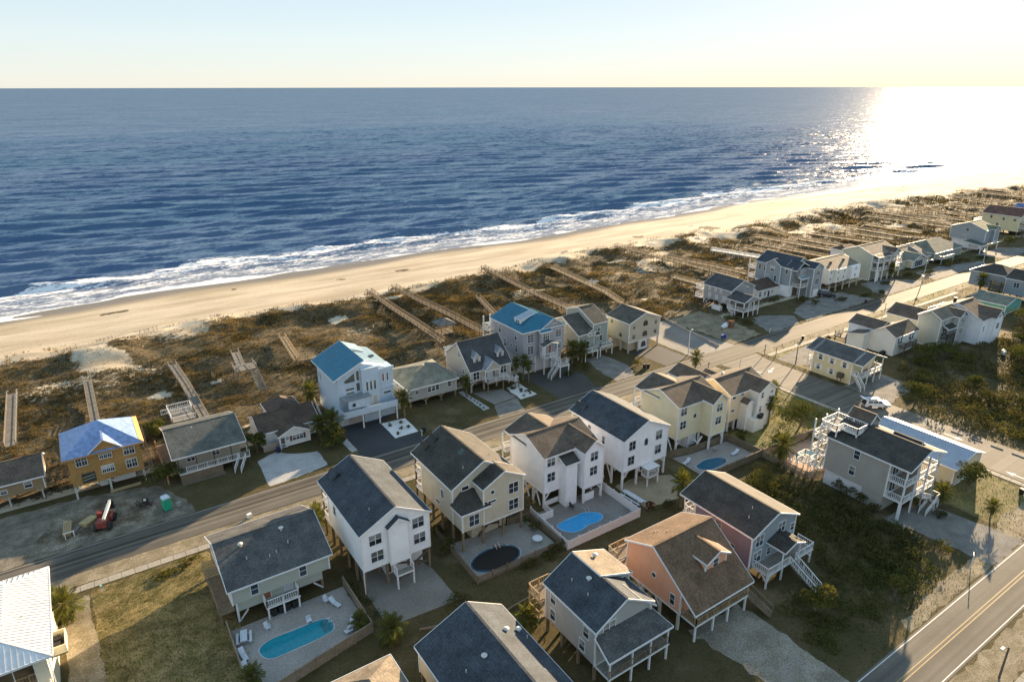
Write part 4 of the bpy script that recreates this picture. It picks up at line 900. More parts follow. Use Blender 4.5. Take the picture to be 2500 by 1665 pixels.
h.part('chimney', MB().box(192.0, 75.2, 8.2, 192.6, 75.8, 9.9), DARK)
h = House('low_house', 'low teal green house with grey green roof in front of the slate blue house', 'house', 221, 73.5, HL).foot(220, 232, 72, 84)
h.wing(gab(221.4, 231.6, 2.9, 4.4), 73.6, 82.6, 0, M_siding((.16, .42, .34)), M_shingle((.16, .17, .14)), 'y', .4, .4)
h = House('stilt_house', 'slate blue house with dark hip roof and lit timber decks at the right edge', 'house', 240, 68, HL).foot(240, 252, 66, 85)
h.wing(gab(239.6, 250, 6.6, 8.6), 68, 81.4, 1.8, S_BLUEG, SH_BLK, 'y', .4, .4)
h.hip(241, 251, 81.6, 92, 2.0, 6.6, 2.2, S_BLUEG, SH_BLK, 'y', 4.5, .5)
h.piles((239.8, 245, 249.8), (68.2, 75, 81.2), 1.8)
h.wins('W', 239.6, [(78.4, 4.2, 1.5, 1.4, 2), (75.2, 2.2, 1.3, 1.4, 1), (72, 4.2, 1.4, 1.4, 2)])
for z in (2.0, 4.3): h.deck(237.6, 240.9, 81.6, 84.8, z, 'NWS', WOOD_T, WOOD, [(237.8, 84.6), (237.8, 81.8)], WOOD_D, top=z+1.2)
# ------------------------------------------------------------------ sea row
HS = 'houses along the dunes'
h = House('stilt_house', 'low brown house with Y shaped white props at the far left', 'house', -18, 118.5, HS).foot(-18, -10, 118, 126.5)
h.wing(gab(118.4, 126.2, 4.5, 6.4), -18.5, -10.3, 2.2, M_siding((.30, .22, .13)), SH_BRN, 'x', .4, .3)
h.wins('S', 118.4, [(-12.4, 3.0, .95, 1.0, 1), (-15.6, 2.9, .85, .6, 1)])
for x in (-15.3, -10.9, -18.2):
    h.part('prop', MB().box(x-.11, 119.1, -.2, x+.11, 119.3, 2.2).beam((x, 119.2, 1.3), (x-.95, 119.2, 2.15), .14).beam((x, 119.2, 1.3), (x+(.9 if x < -12 else .25), 119.2, 2.15), .14), M_paint((.55, .54, .5)))
h.piles((-17.9, -14.5, -10.7), (122, 125.9), 2.2)
h.stairs((-9.6, 120.0, 2.2), (-9.6, 122.6, .1), 1.0, WOOD_T, True, WOOD)
OSB = M_speck('particle_board', (.40, .235, .085), 5, .22, .2, .8, bmp=.1, c2=(.34, .19, .065)); WRAP = M_speck('roof_underlay', (.17, .25, .44), 1.6, .3, .15, .42, bmp=.35, spec=.5)
h = House('unfinished_house', 'half built plywood house with pale blue underlay on its pyramid roof', 'house', -6.6, 115.5, HS).foot(-7, 4, 115, 126)
h.box('wall', -6.6, 115.5, 2.3, 3.6, 125.4, 7.45, OSB)
ap = (-1.5, 120.5, 10.7); c = [(-7.3, 114.9, 7.4), (4.3, 114.9, 7.4), (4.3, 126.0, 7.4), (-7.3, 126.0, 7.4)]
r = h.roofpoly([[c[i], c[(i+1) % 4], ap] for i in range(4)], WRAP, .12, 'roof', M_wood((.45, .25, .1)), c + [c[0]])
h.part('bare_sheathing', MB().extr([(4.32, 114.95, 7.535), (4.32, 125.9, 7.535), (3.62, 125.2, 7.93), (3.62, 115.6, 7.93)], (0, 0, .03)), M_paint((.55, .30, .11), .8, 'fresh_plywood'), r)
h.wing(gab(-3.5, .9, 7.75, 9.5), 115.3, 119.5, 7.3, OSB, WRAP, 'y', .2, .3, .1, corner=False, wall='gable_wall', roof='gable_roof')
h.wins('S', 115.5, [(-4.75, 5.75, 1.5, 1.5, 2), (1.95, 5.75, 1.5, 1.5, 2), (-1.45, 3.55, 1.7, 1.2, 3), (1.95, 3.3, 1.5, 1.5, 2)], cols=2)
h.win('S', 115.3, -1.4, 6.2, 1.7, 1.2, 3, cols=2)
h.box('open_bay_shade', -5.2, 115.42, 2.6, -3.3, 115.49, 4.3, M_paint((.06, .06, .05)))  # dark panel on the wall, its colour standing for shade inside the bay
for z in (3.1, 3.6): h.part('guard_board', MB().beam((-5.1, 115.38, z), (-3.4, 115.38, z+.25), .06, .09), M_paint((.4, .42, .34)))
h.box('lower_wall', -1.0, 117.2, .5, 2.2, 117.4, 2.25, WHITE); h.box('lower_wall', -3.0, 117.4, .3, -1.9, 117.6, 2.25, WHITE)
h.piles((-6.4, -1.6, 3.4), (115.7, 120, 125.2), 2.3, M_paint((.52, .55, .48)))
for p, q in (((-6.4, 115.7, 1.3), (-5.5, 115.7, 2.25)), ((-3.9, 115.7, 2.25), (-2.9, 115.7, 1.6)), ((-2.0, 115.7, 2.25), (-.9, 115.7, 1.6))): h.brace(p, q, TRIM, .13)
h.part('timber_beam', MB().beam((-1.9, 114.9, .2), (2.6, 114.9, .25), .35), WOOD_T)
for x0 in (4.5, 4.95): h.part('scaffold_rail', MB().beam((x0, 114.6, .2), (x0-.3, 122, 7.2), .09), WOOD_G)
for i in range(9): k = i/9; h.part('scaffold_rung', MB().beam((4.5-.3*k, 114.6+7.4*k, .2+7*k), (4.95-.3*k, 114.6+7.4*k, .2+7*k), .06), WOOD_G)
h = House('porch_house', 'low house with long dark green grey roof, white porch rail and side ramp', 'house', 7.6, 113, HS).foot(6, 20, 111, 124.5)
h.wing([(111.4, 4.6), (118.4, 6.9), (124.4, 4.8)], 7.8, 18.9, .4, None, M_shingle((.10, .105, .095)), 'x', .1, .35)
h.box('wall', 8.2, 113.6, .6, 18.5, 124.0, 4.5, M_siding((.36, .33, .27)))
h.deck(8.2, 19.6, 111.5, 113.5, 1.6, 'E', WHITE, WOOD_G); h.rail((9.4, 111.6, 1.61), (17.6, 111.6, 1.61), .95, WHITE)
for x in (8.3, 11.1, 13.9, 16.7, 19.4): h.part('porch_post', MB().box(x-.08, 111.55, 0, x+.08, 111.71, 4.55), WOOD_D)
h.stairs((18.3, 111.3, 1.55), (16.9, 109.3, .1), 1.1, WOOD_D)
h.box('porch_skirt', 8.3, 111.52, .02, 15, 111.58, 1.35, M_wood((.20, .15, .10)))
h.wins('S', 113.6, [(10.5, 2.5, 1.2, 1.2, 2), (14.5, 2.4, 1.2, 1.3, 2)])
h.deck(6.2, 7.8, 112, 123.8, 1.9, 'W', WOOD_T, WOOD, [(6.4, 112.2), (6.4, 118), (6.4, 123.6)]); h.vent(11.8, 117.3, 6.6)
sheet('ramp_slab', [(8.3, 110.3), (15.1, 110.3), (15.1, 113.5), (8.3, 113.5)], M_wood((.17, .13, .09)), .03)
h = House('cottage', 'small brown roofed cottage with white front gable and dark shutters', 'house', 25, 113.4, HS).foot(22.5, 34, 113, 126)
S_CW = M_siding((.72, .72, .70)); SH_DB = M_shingle((.085, .06, .045))
h.wing(gab(25.3, 30.8, 2.6, 3.9), 113.4, 119, .3, S_CW, SH_DB, 'y', .35, .3)
h.wing(gab(115.6, 123.4, 3.0, 4.9), 22.6, 33.2, .3, S_CW, SH_DB, 'x', .35, .3, wall='main_wall', roof='main_roof')
h.hip(26.2, 31.8, 120.2, 127.4, .3, 3.2, 2.0, S_CW, SH_DB, 'y', 2.6, .4)
h.win('S', 113.4, 28.6, 1.2, 1.9, .95, 3)
for x in (27.35, 29.85): h.box('shutter', x-.2, 113.34, 1.15, x+.2, 113.39, 2.2, M_paint((.16, .06, .05)))
mb = MB(); mb.extr([(26.7+.32*math.cos(t*math.pi/6), 113.39, 1.9+.32*math.sin(t*math.pi/6)) for t in range(12)], (0, -.05, 0)); h.part('wall_medallion', mb, M_paint((.22, .32, .36)))
h.box('entry_recess_shade', 25.45, 113.33, .35, 26.2, 113.39, 2.2, M_paint((.12, .1, .08))); h.rail((25.3, 113.0, .35), (26.4, 113.0, .35), .8)  # dark panel set on the wall; shade of the entry put into its colour
h.part('porch_post', MB().box(25.3, 113.0, 0, 25.42, 113.12, 2.5), WHITE); h.box('side_fence', 22.4, 113.9, 0, 25.2, 114.0, 1.4, M_wood((.33, .29, .24)))
S_PB = M_paint((.52, .62, .72), .5, 'stucco'); PBT = M_paint((.55, .65, .75))
h = House('modern_house', 'tall pale blue modern house with bright blue metal roof, flat parapets and long balcony', 'house', 38, 115.2, HS).foot(37, 50, 112, 128)
h.wing([(37.7, 10.2), (42.3, 12.35), (48.9, 10.0)], 115.6, 127.6, 0, S_PB, None, 'y', corner=False)
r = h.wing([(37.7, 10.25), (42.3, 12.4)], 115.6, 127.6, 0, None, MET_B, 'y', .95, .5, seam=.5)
h.wing([(42.32, 12.38), (48.9, 10.05)], 118.2, 127.6, 0, None, MET_B_LIT, 'y', .02, .35, roof='lean_roof', seam=.5)  # sun-facing slope: sunlight put into a paler blue metal
h.wing([(43.2, 12.5), (46.4, 11.15)], 123.6, 128.0, 0, None, MET_B_LIT, 'y', .0, .1, .3, roof='raised_roof')  # sunlit copy of the blue metal here too
h.box('skylight', 46.4, 120.2, 11.1, 47.3, 121.0, 11.35, GLASS)
h.box('front_box', 42.3, 114.8, 0, 45.8, 118.1, 11.2, S_PB); h.box('front_box', 45.82, 115.3, 0, 49.0, 118.1, 10.4, S_PB); h.box('cornice', 45.85, 115.1, 9.9, 49.2, 115.28, 10.5, PBT); h.box('cornice', 45.9, 115.1, 6.2, 49.2, 115.28, 6.45, PBT)
DG = M_glass((.07, .09, .085))
h.wins('S', 114.8, [(43.3, 6.6, .42, 1.9, 1), (44.1, 6.6, .42, 1.9, 1), (44.9, 6.6, .42, 1.9, 1)], rows=1, gm=DG)
h.wins('S', 115.3, [(46.9, 7.6, .3, 1.6, 1), (47.8, 7.6, .3, 1.6, 1)], rows=1, gm=M_glass((.18, .05, .04))); h.win('S', 115.3, 47.6, 4.9, 1.6, .4, 1, 1, gm=M_glass((.05, .12, .09)))
h.wins('S', 115.6, [(40.1, 7.2, 1.7, .45, 1), (40.1, 6.4, 1.7, .4, 1), (41.75, 6.7, .7, 1.7, 1)], rows=1, gm=DG)
f = h.part('window', MB().extr([(38.9, 115.58, 8.7), (41.3, 115.58, 8.7), (41.3, 115.58, 10.9), (38.9, 115.58, 9.5)], (0, -.06, 0)), PBT); h.part('pane', MB().extr([(39.1, 115.56, 8.85), (41.15, 115.56, 8.85), (41.15, 115.56, 10.6), (39.1, 115.56, 9.4)], (0, -.06, 0)), DG, f)
h.win('S', 115.6, 41.8, 8.9, .6, 2.0, 1, 1, gm=DG)
h.wins('W', 37.7, [(125.6, 6.3, .5, 1.6, 1), (126.6, 6.6, .4, 1.3, 1)], rows=1)
h.deck(37.4, 48.6, 112.7, 114.75, 3.1, '', PBT, WOOD_G)
h.box('parapet', 37.4, 112.7, 3.11, 48.6, 112.82, 4.2, PBT); h.box('parapet', 37.4, 112.83, 3.11, 37.52, 115.5, 4.2, PBT); h.box('parapet', 48.48, 112.83, 3.11, 48.6, 115.2, 4.2, PBT)
h.box('canopy', 37.9, 112.9, 6.15, 43.3, 115.55, 6.3, M_metal((.3, .33, .34))); h.box('canopy_wall', 42.0, 113.0, 3.12, 42.8, 113.2, 6.14, PBT); h.box('canopy_wall', 38.6, 113.0, 4.4, 41.98, 113.1, 6.14, PBT)
h.box('opening_shade', 39.4, 112.93, 4.9, 40.0, 112.99, 5.5, DARK)  # dark panel: shade inside the hole put into the colour
h.wins('S', 114.8, [(43.1, 3.15, .8, 2.2, 1), (44.8, 3.15, 1.0, 2.2, 1)], rows=1, gm=M_paint((.5, .5, .46), name='door_panel'))
for x in (41.2, 44.6, 48.3): h.part('column', MB().box(x-.12, 112.7, -.1, x+.12, 112.9, 2.87), WHITE)
for i in range(2): h.box('garage_door', 39.3+i*4, 115.5, .02, 42.2+i*2.9, 115.58, 2.4, M_paint((.5, .47, .44)))
h.rail((48.8, 116.5, .02), (50.6, 116.5, .02), 1.2, WHITE)
h = House('hip_roof_house', 'low grey house under a wide weathered hip roof beside the tall pale blue house', 'house', 52.3, 115.3, HS).foot(52, 63.5, 115, 127)
h.hip(52.3, 63.2, 115.2, 126.6, 1.5, 4.25, 2.1, S_GREY, M_shingle((.17, .165, .13)), 'x', 5.6, .55)
h.wins('S', 115.2, [(54.0, 2.9, .75, .8, 1), (57.8, 2.7, .75, 1.1, 1), (58.75, 2.7, .75, 1.1, 1), (56.85, 2.7, .75, 1.1, 1), (61.6, 2.8, .75, 1.1, 1)]); h.wins('W', 52.3, [(116.2, 2.9, .6, .8, 1), (121, 2.9, .6, .9, 1), (124.6, 2.9, .6, .8, 1)])
h.piles((52.5, 56, 59.6, 63), (115.4, 119, 122.8, 126.4), 1.5); h.stairs((51.6, 120.4, 1.5), (51.6, 116.4, .1), 1.2, WOOD_T, True, WOOD); h.deck(50.9, 52.25, 120.5, 123, 1.5, 'W', WOOD, WOOD_T)
for x in (56, 59.6): h.brace((x, 115.4, .7), (x-.8, 115.4, 1.45), WOOD_T, .12); h.brace((x, 115.4, .7), (x+.8, 115.4, 1.45), WOOD_T, .12)
SH_CH = M_shingle((.065, .066, .068))
h = House('dormer_house', 'beige cape style house with steep charcoal roof and two small blue dormers', 'house', 66.4, 114.6, HS).foot(66, 77, 112, 125.4)
h.wing([(114.6, 5.0), (119.9, 10.0), (125.2, 6.2)], 66.5, 76.7, 2.4, S_GREY if 0 else M_siding((.46, .43, .38)), SH_CH, 'x', .35, .3)
for x in (68.9, 74.9):
    h.wing(gab(x-.75, x+.75, 7.4, 8.3), 115.9, 118.6, 6.0, M_siding((.46, .43, .38)), MET_B_LIT if 0 else M_metal((.25, .28, .33)), 'y', .15, .2, .08, wall='dormer_wall', roof='dormer_roof'); h.win('S', 115.9, x, 6.35, .65, 1.0, 1)
h.wing(gab(69.5, 73.3, 5.1, 6.9), 113.4, 116.6, 4.6, M_siding((.46, .43, .38)), M_metal((.25, .28, .33)), 'y', .2, .2, .1, wall='entry_wall', roof='entry_roof')
h.deck(69.3, 73.6, 112.2, 114.5, 2.4, 'SW', WHITE, WOOD_G, [(69.5, 112.4), (73.4, 112.4)], WOOD)
for x in (69.6, 73.2): h.part('porch_post', MB().box(x-.08, 113.4, 2.4, x+.08, 113.56, 4.6), WHITE)
h.stairs((73.7, 113.0, 2.4), (76.2, 112.4, 1.5), 1.2, WOOD_G); h.deck(75.9, 77.0, 111.4, 112.9, 1.5, 'SE', WHITE, WOOD_G, [(76, 111.5), (76.9, 111.5)], WOOD)
h.door('S', 114.6, 71.4, 2.45, 1.0, 2.1, M_paint((.6, .64, .68))); h.wins('S', 114.6, [(70.4, 2.7, .4, 1.7, 1), (72.4, 2.7, .4, 1.7, 1)], rows=1); h.wins('S', 114.6, [(67.9, 2.9, 1.5, 1.7, 2), (74.9, 2.9, 1.5, 1.7, 2)])
h.wins('W', 66.5, [(119.4, 6.9, .7, 1.4, 1), (117.6, 3.6, .6, 1.1, 1)]); h.piles((66.7, 69.9, 73.2, 76.5), (114.8, 118, 121.6, 125), 2.4, M_paint((.5, .46, .4)))
h.brace((66.7, 114.8, 1.4), (67.6, 114.8, 2.35), TRIM); h.brace((76.5, 114.8, 1.4), (75.6, 114.8, 2.35), TRIM); h.wing([(123, 8.3), (126.0, 7.0)], 66.6, 70, 5, S_IVORY, SH_CH, 'x', .2, .3, wall='rear_dormer_wall', roof='rear_dormer_roof')
S_SLATE = M_siding((.37, .37, .40))
h = House('stilt_house', 'large grey house with bright blue metal hip roof and white trimmed tall windows', 'house', 81.6, 116.4, HS).foot(81, 94, 112, 130)
h.box('wall', 81.6, 116.5, 4.0, 92.9, 129.4, 10.2, S_SLATE)
X0, X1, Y0, Y1, z = 81.0, 93.5, 115.9, 130.0, 10.22
A, B_ = (87.3, 120.0, 13.0), (87.3, 129.9, 13.0)
r = h.roofpoly([[(X0, Y1, z), (X0, Y0, z), A, B_], [(X1, Y0, z), (X1, Y1, z), B_, A], [(X0, Y0, z), (X1, Y0, z), A]], MET_B, .12, 'roof', TRIM, [(X0, Y1, z), (X0, Y0, z), (X1, Y0, z), (X1, Y1, z)])
mb = MB()
for i in range(1, 28):
    y = Y0+.5*i; k = min(1, (y-Y0)/4.1)
    for xa, sg in ((X0, 1), (X1, -1)): mb.beam((xa, y, z+.14), (xa+sg*6.3*k, y, z+.14+2.78*k), .05, .06)
for i in range(1, 25): x = X0+.5*i; k = 1-abs(x-87.3)/6.3; mb.beam((x, Y0, z+.14), (x, Y0+4.1*k, z+.14+2.78*k), .05, .06)
h.part('standing_seam', mb, MET_B, r)['kind'] = 'stuff'
h.part('gable_wall', MB().extr([(86.0, 116.1, 4.0), (92.9, 116.1, 4.0), (92.9, 116.1, 10.2), (89.6, 116.1, 12.2), (86.0, 116.1, 10.2)], (0, .38, 0)), S_SLATE)
h.wing(gab(86.0, 92.9, 10.22, 12.3, 89.6), 116.1, 121.4, 10, None, MET_B, 'y', .4, .3, .1, roof='front_roof', seam=.5)
h.box('bump_wall', 85.6, 115.4, 4.0, 88.6, 116.08, 9.6, S_SLATE); h.shed(85.4, 88.8, 115.2, 116.06, 9.62, 10.2, MET_B, name='bump_roof')
h.wing([(83.0, 12.05), (86.8, 12.95)], 119.7, 121.9, 11.0, WHITE, M_metal((.35, .4, .46)), 'y', .2, .15, .08, wall='dormer_wall', roof='dormer_roof', seam=.4); h.win('W', 83.0, 120.8, 11.35, 1.3, .5, 2, 1)
TW = dict(rows=3, cols=2)
h.wins('S', 116.5, [(83.6, 7.5, 1.6, 1.9, 2), (83.6, 4.7, 1.6, 1.9, 2)], **TW); h.wins('S', 116.1, [(91.2, 7.5, 1.6, 1.9, 2), (91.2, 4.7, 1.6, 1.9, 2)], **TW); h.win('S', 115.4, 87.2, 7.4, 1.7, 1.9, 3, 3); h.win('S', 116.1, 90.3, 10.2, .8, .8, 1, 2, 2)
h.wins('W', 81.6, [(126.2, 7.6, .8, 1.7, 1), (119.6, 7.6, .8, 1.7, 1), (124.0, 4.7, .8, 2.0, 1), (119.3, 4.7, .7, 1.8, 1), (121.3, 5.6, .8, .6, 1)])
h.wing(gab(85.6, 89.4, 6.9, 7.5), 113.9, 115.4, 4, None, SH_GREY, 'y', .3, .2, .1, roof='entry_roof'); h.deck(85.5, 89.4, 113.8, 115.35, 4.0, 'SW', WHITE, WOOD_G, [(85.6, 113.9), (89.3, 113.9)], WHITE, top=6.9)
h.door('S', 115.4, 86.6, 4.1, .9, 2.1, WHITE); h.door('S', 115.4, 88.3, 4.1, .8, 2.1, M_paint((.4, .16, .13)))
h.stairs((87.5, 113.7, 4.0), (88.3, 111.6, 2.8), 1.2, WOOD_G); h.deck(87.4, 90.2, 110.2, 111.6, 2.8, 'SE', WHITE, WOOD_G, [(87.6, 110.4), (90, 110.4)], WHITE)
h.stairs((87.2, 110.9, 2.8), (85.0, 110.9, .1), 1.2, WOOD_G)
h.box('lower_wall', 81.8, 116.7, 0, 92.7, 129.2, 3.98, M_siding((.55, .55, .56))); gd = h.box('garage_door', 82.0, 116.6, .05, 84.4, 116.68, 2.6, M_paint((.62, .6, .6)))
for i in range(4): h.part('pane', MB().box(82.2+i*.55, 116.55, 2.1, 82.55+i*.55, 116.62, 2.4), GLASS, gd)
h.piles((84.9, 89.5), (116.4,), 4.0, WHITE)
for x, y in ((80.3, 128.0), (80.3, 131.5), (82.5, 132), (85, 132), (88, 132)): h.part('porch_post', MB().box(x-.14, y-.14, 0, x+.14, y+.14, 10.4), WHITE)
for z in (4.2, 7.2): h.deck(80.2, 93, 129.5, 132.2, z, 'NW', WHITE, WOOD_G)
for i in range(6): h.part('pergola_slat', MB().beam((80.2, 128.0+i*.6, 8.8), (81.55, 128.0+i*.6, 8.8), .09), WHITE)
S_SG = M_siding((.34, .36, .30)); SH_OL = M_shingle((.085, .078, .066))
h = House('stilt_house', 'olive green two part house with steep dark roof and mono pitch side wing', 'house', 97.6, 116.2, HS).foot(97, 108.6, 114, 127.5)
h.wing([(116.2, 6.4), (122.4, 9.4), (126.5, 7.6)], 97.6, 102.4, 2.3, S_SG, SH_OL, 'x', .35, .35)
h.wing([(116.6, 8.3), (122.4, 10.9), (127.0, 9.4)], 102.42, 107.0, 2.3, M_siding((.33, .38, .35)), SH_OL, 'x', .4, .15, wall='tall_wall', roof='tall_roof')
h.wing(gab(100.2, 102.38, 6.5, 7.2), 115.9, 118.6, 5.6, S_SG, SH_OL, 'y', .25, .2, .1, wall='dormer_wall', roof='dormer_roof'); h.wins('S', 115.9, [(100.8, 5.65, .45, 1.1, 1), (101.8, 5.65, .45, 1.1, 1)])
h.wins('S', 116.2, [(98.7, 3.0, .9, 1.5, 1), (100.4, 2.4, .95, 2.0, 1)]); h.wins('S', 116.6, [(104.2, 6.2, .8, 1.0, 1), (105.0, 3.6, .9, 1.3, 1)]); h.wins('W', 97.6, [(117.6, 3.0, .8, 1.3, 1), (121.6, 5.6, .9, 1.4, 1)])
h.shed(102.5, 104.2, 115.7, 116.55, 5.4, 6.0, SH_OL); h.deck(98.2, 102.4, 114.2, 116.1, 2.35, 'SE', WHITE, WOOD_G, [(98.4, 114.4), (102.2, 114.4)], WHITE); h.deck(103.4, 107.6, 114.8, 116.5, 2.6, 'SWE', WHITE, WOOD_G, [(103.6, 115.0), (107.4, 115.0)], WHITE)
h.piles((97.8, 102.4, 106.8), (116.4, 121, 126), 2.3, M_paint((.55, .52, .46)))
S_BE = M_siding((.50, .45, .36))
h = House('stilt_house', 'tan boxy house with three stacked arched windows', 'house', 110.6, 112.6, HS).foot(110, 121.4, 112, 126)
h.wing(gab(110.6, 121.0, 7.8, 9.7), 112.6, 120.8, 2.7, S_BE, SH_OL, 'y', .3, .25)
h.wing(gab(111.6, 118, 4.4, 5.6), 121.0, 127, 1.5, S_GREY, SH_GREY, 'y', .4, .3, wall='rear_wall', roof='rear_roof')
AR = M_paint((.28, .24, .2), .5, 'brown_trim')
h.box('lower_wall', 114.2, 112.9, .05, 118.0, 113.05, 2.68, WHITE); h.box('lower_wall', 112.2, 113.8, 0, 118, 120.5, 2.65, S_BE)
for z, y in ((6.3, 112.6), (3.6, 112.6), (.7, 112.9)):
    pts = [(115.2, y-.01, z), (116.8, y-.01, z)] + [(116+.8*math.cos(t*math.pi/8), y-.01, z+.75+.8*math.sin(t*math.pi/8)) for t in range(9)]
    f = h.part('arched_window', MB().extr(pts, (0, -.06, 0)), AR)
    for sx in (-1, 1): h.part('pane', MB().extr([(116+sx*.05, y-.05, z+.08), (116+sx*.7, y-.05, z+.08), (116+sx*.7, y-.05, z+.8), (116+sx*.5, y-.05, z+1.2), (116+sx*.05, y-.05, z+1.42)][::sx], (0, -.04, 0)), GLASS, f)
h.wins('S', 112.6, [(112.2, 6.3, .6, .8, 1), (112.2, 3.7, .7, .9, 1), (119.6, 6.3, .6, .8, 1), (119.6, 3.8, .7, .9, 1)], fm=AR); h.wins('W', 110.6, [(119.0, 6.4, .6, .8, 1), (115.6, 3.7, .7, .9, 1)], fm=AR)
h.piles((110.8, 114, 117.6, 120.8), (112.8, 115.5, 118, 120.6), 2.7, M_paint((.5, .45, .36))); h.vent(118.8, 116, 8.8)
# ---- far part of the sea row
h = House('stilt_house', 'grey house with screened white gable porch beside the vacant lot', 'house', 158, 120, HS).foot(156, 169, 114, 131)
S_G2 = M_siding((.33, .34, .35))
h.wing(gab(158.2, 168.6, 6.3, 8.7), 120.4, 130.4, 2.0, S_G2, SH_CH, 'y', .35, .35)
h.wing(gab(156.8, 163.6, 4.5, 5.9), 114.4, 120.38, 4.2, S_G2, SH_CH, 'y', .35, .3, roof='porch_roof', wall='porch_gable', corner=False)
h.deck(156.8, 163.6, 114.3, 120.3, 1.8, 'SW', WHITE, WOOD_G)
for x in (157, 159.2, 161.4, 163.5): h.part('porch_post', MB().box(x-.1, 114.4, -.1, x+.1, 114.6, 4.2), WHITE)
h.part('porch_post', MB().box(156.9, 117.3, -.1, 157.1, 117.5, 4.2), WHITE)
WS = dict(fm=TRIM, gm=M_paint((.5, .5, .5), name='blind'))
h.wins('W', 158.2, [(128.2, 5.0, .7, 1.1, 1), (126.0, 5.0, .7, .9, 1), (124, 4.9, .7, 1.2, 1), (128, 2.8, .8, 1.2, 1), (125.4, 2.8, .8, 1.1, 1), (122.6, 2.7, .9, 1.3, 1)], **WS); h.win('S', 120.4, 165.6, 5.6, .8, 1.0, 1)
for z in (2.0, 4.6): h.deck(157.4, 163, 130.6, 133.4, z, 'NW', WHITE, WOOD_G, [(157.6, 133.2)], WHITE, top=5.6)
h.piles((158.4, 163.4, 168.4), (120.6, 125.5, 130.2), 2.0, WHITE); h.brace((158.3, 130, .1), (158.3, 128.2, 2), TRIM, .12); h.brace((158.3, 128.3, .1), (158.3, 130, 2), TRIM, .12); h.stairs((156.4, 119.2, 1.8), (156.2, 117.2, .1), 1.0, WOOD_G)
h.box('bin_screen', 156.6, 122.4, 0, 157.6, 125.6, 1.3, WHITE); h.box('ac_unit', 157.0, 126.2, 1.6, 157.8, 127, 2.4, DARK); h.box('ac_unit', 157.0, 124.4, 1.6, 157.8, 125.2, 2.4, DARK)
h = House('low_house', 'low white ranch house with dark brown roof squeezed between two grey houses', 'house', 175, 123.4, HS).foot(174, 187, 122, 131)
h.wing(gab(123.3, 131.2, 3.0, 4.7), 174.8, 186.6, 0, S_CW, SH_DB, 'x', .4, .4); h.wins('S', 123.3, [(176.2, .8, .9, 1.6, 1), (178.6, .9, .8, 1.3, 1), (182.2, 1.2, .9, .9, 2)]); h.door('S', 123.3, 180.4, .1, .9, 2.0, DARK)
h = House('stilt_house', 'big slate blue three storey house with white garage level', 'house', 185, 115.2, HS).foot(184.5, 196, 115, 133)
h.wing(gab(185.2, 195.6, 9.3, 11.9), 119.6, 132.4, 3.6, S_BLUEG, SH_NAVY, 'y', .4, .3); h.box('lower_wall', 185.3, 119.7, 0, 195.5, 132.3, 3.58, S_WHITE)
h.wing(gab(190.6, 195.5, 9.3, 10.7), 115.4, 121, .0, S_BLUEG, SH_NAVY, 'y', .3, .3, wall='front_wall', roof='front_roof'); h.wing(gab(123.0, 128.4, 9.4, 11.0), 184.7, 189.5, 3.6, S_BLUEG, SH_NAVY, 'x', .3, .3, wall='side_wall', roof='side_roof')
h.box('porch_core', 187.0, 117.8, 6.6, 190.58, 119.58, 9.3, S_BLUEG); h.wing([(184.9, 9.0), (188, 11.1), (190.7, 9.9)], 117.6, 121.5, 9.3, None, SH_NAVY, 'y', .2, .2, roof='hip_roof')
h.shed(186.4, 190.6, 116.4, 117.75, 6.2, 6.7, M_metal((.3, .42, .5))); h.deck(186.4, 190.55, 116.6, 119.5, 3.6, 'SW', WHITE, WOOD_G, [(186.5, 116.7), (190.3, 116.7)], WHITE, top=6.2)
h.wins('S', 115.4, [(193, 7.0, 1.9, 1.7, 3), (193, 4.1, 1.9, 1.8, 3)], rows=3); h.door('S', 115.4, 193.0, .1, 2.4, 2.3, WHITE); h.wins('S', 117.8, [(188, 7.6, .6, .8, 1), (189.4, 7.6, .6, .8, 1)]); h.box('opening_shade', 187.2, 119.6, .1, 189.8, 119.68, 3.2, M_paint((.12, .1, .09)))  # garage level hole is a dark panel, shade put into its paint
h.wins('W', 185.2, [(131, 6.8, .8, 1.6, 1), (129.2, 6.8, .8, 1.6, 1), (121.2, 7.4, .8, 1.2, 1)]); h.wins('W', 184.7, [(126, 7.3, 1.4, 1.4, 1), (127.2, 4.2, .8, 1.8, 1), (124.6, 4.2, .8, 1.8, 1), (127.4, 9.0, 1.2, .45, 1)])
for z in (3.6, 6.6): h.deck(184.8, 195, 132.6, 135, z, 'NW', WHITE, WOOD_G)
for x in (184.9, 190, 194.9): h.part('porch_post', MB().box(x-.14, 134.7, 0, x+.14, 134.98, 9.3), WHITE)
h = House('stilt_house', 'long beige house on tall stilts with sunlit brown roof', 'house', 200, 115.4, HS).foot(199.5, 217, 115, 128)
h.wing(gab(116.0, 127.4, 7.3, 9.3), 200.2, 216.4, 2.6, S_IVORY, SH_TAN, 'x', .35, .35); h.box('bump_wall', 203, 115.2, 2.9, 209, 115.98, 7.2, S_IVORY); h.box('bump_wall', 211.5, 114.9, 2.9, 216.3, 115.98, 7.2, S_WHITE)
h.piles((200.4, 204, 208, 212, 216.2), (115.3, 121, 127), 2.6, M_paint((.5, .46, .38))); h.wins('S', 116.0, [(201.4, 6.0, .6, .7, 1), (201.4, 3.8, .6, .8, 1)]); h.wins('S', 115.2, [(204.2, 5.9, .6, .8, 1), (207.6, 5.9, .6, .8, 1), (204.4, 3.6, .6, 1.0, 1), (207.4, 3.9, .6, .8, 1)]); h.wins('S', 114.9, [(213.6, 5.9, .6, .8, 1), (213.6, 3.6, .6, .9, 1)])
for x in (204.4, 211.6): h.part('chimney', MB().box(x, 118.4, 7.8, x+.6, 119, 9.1), WOOD_D)
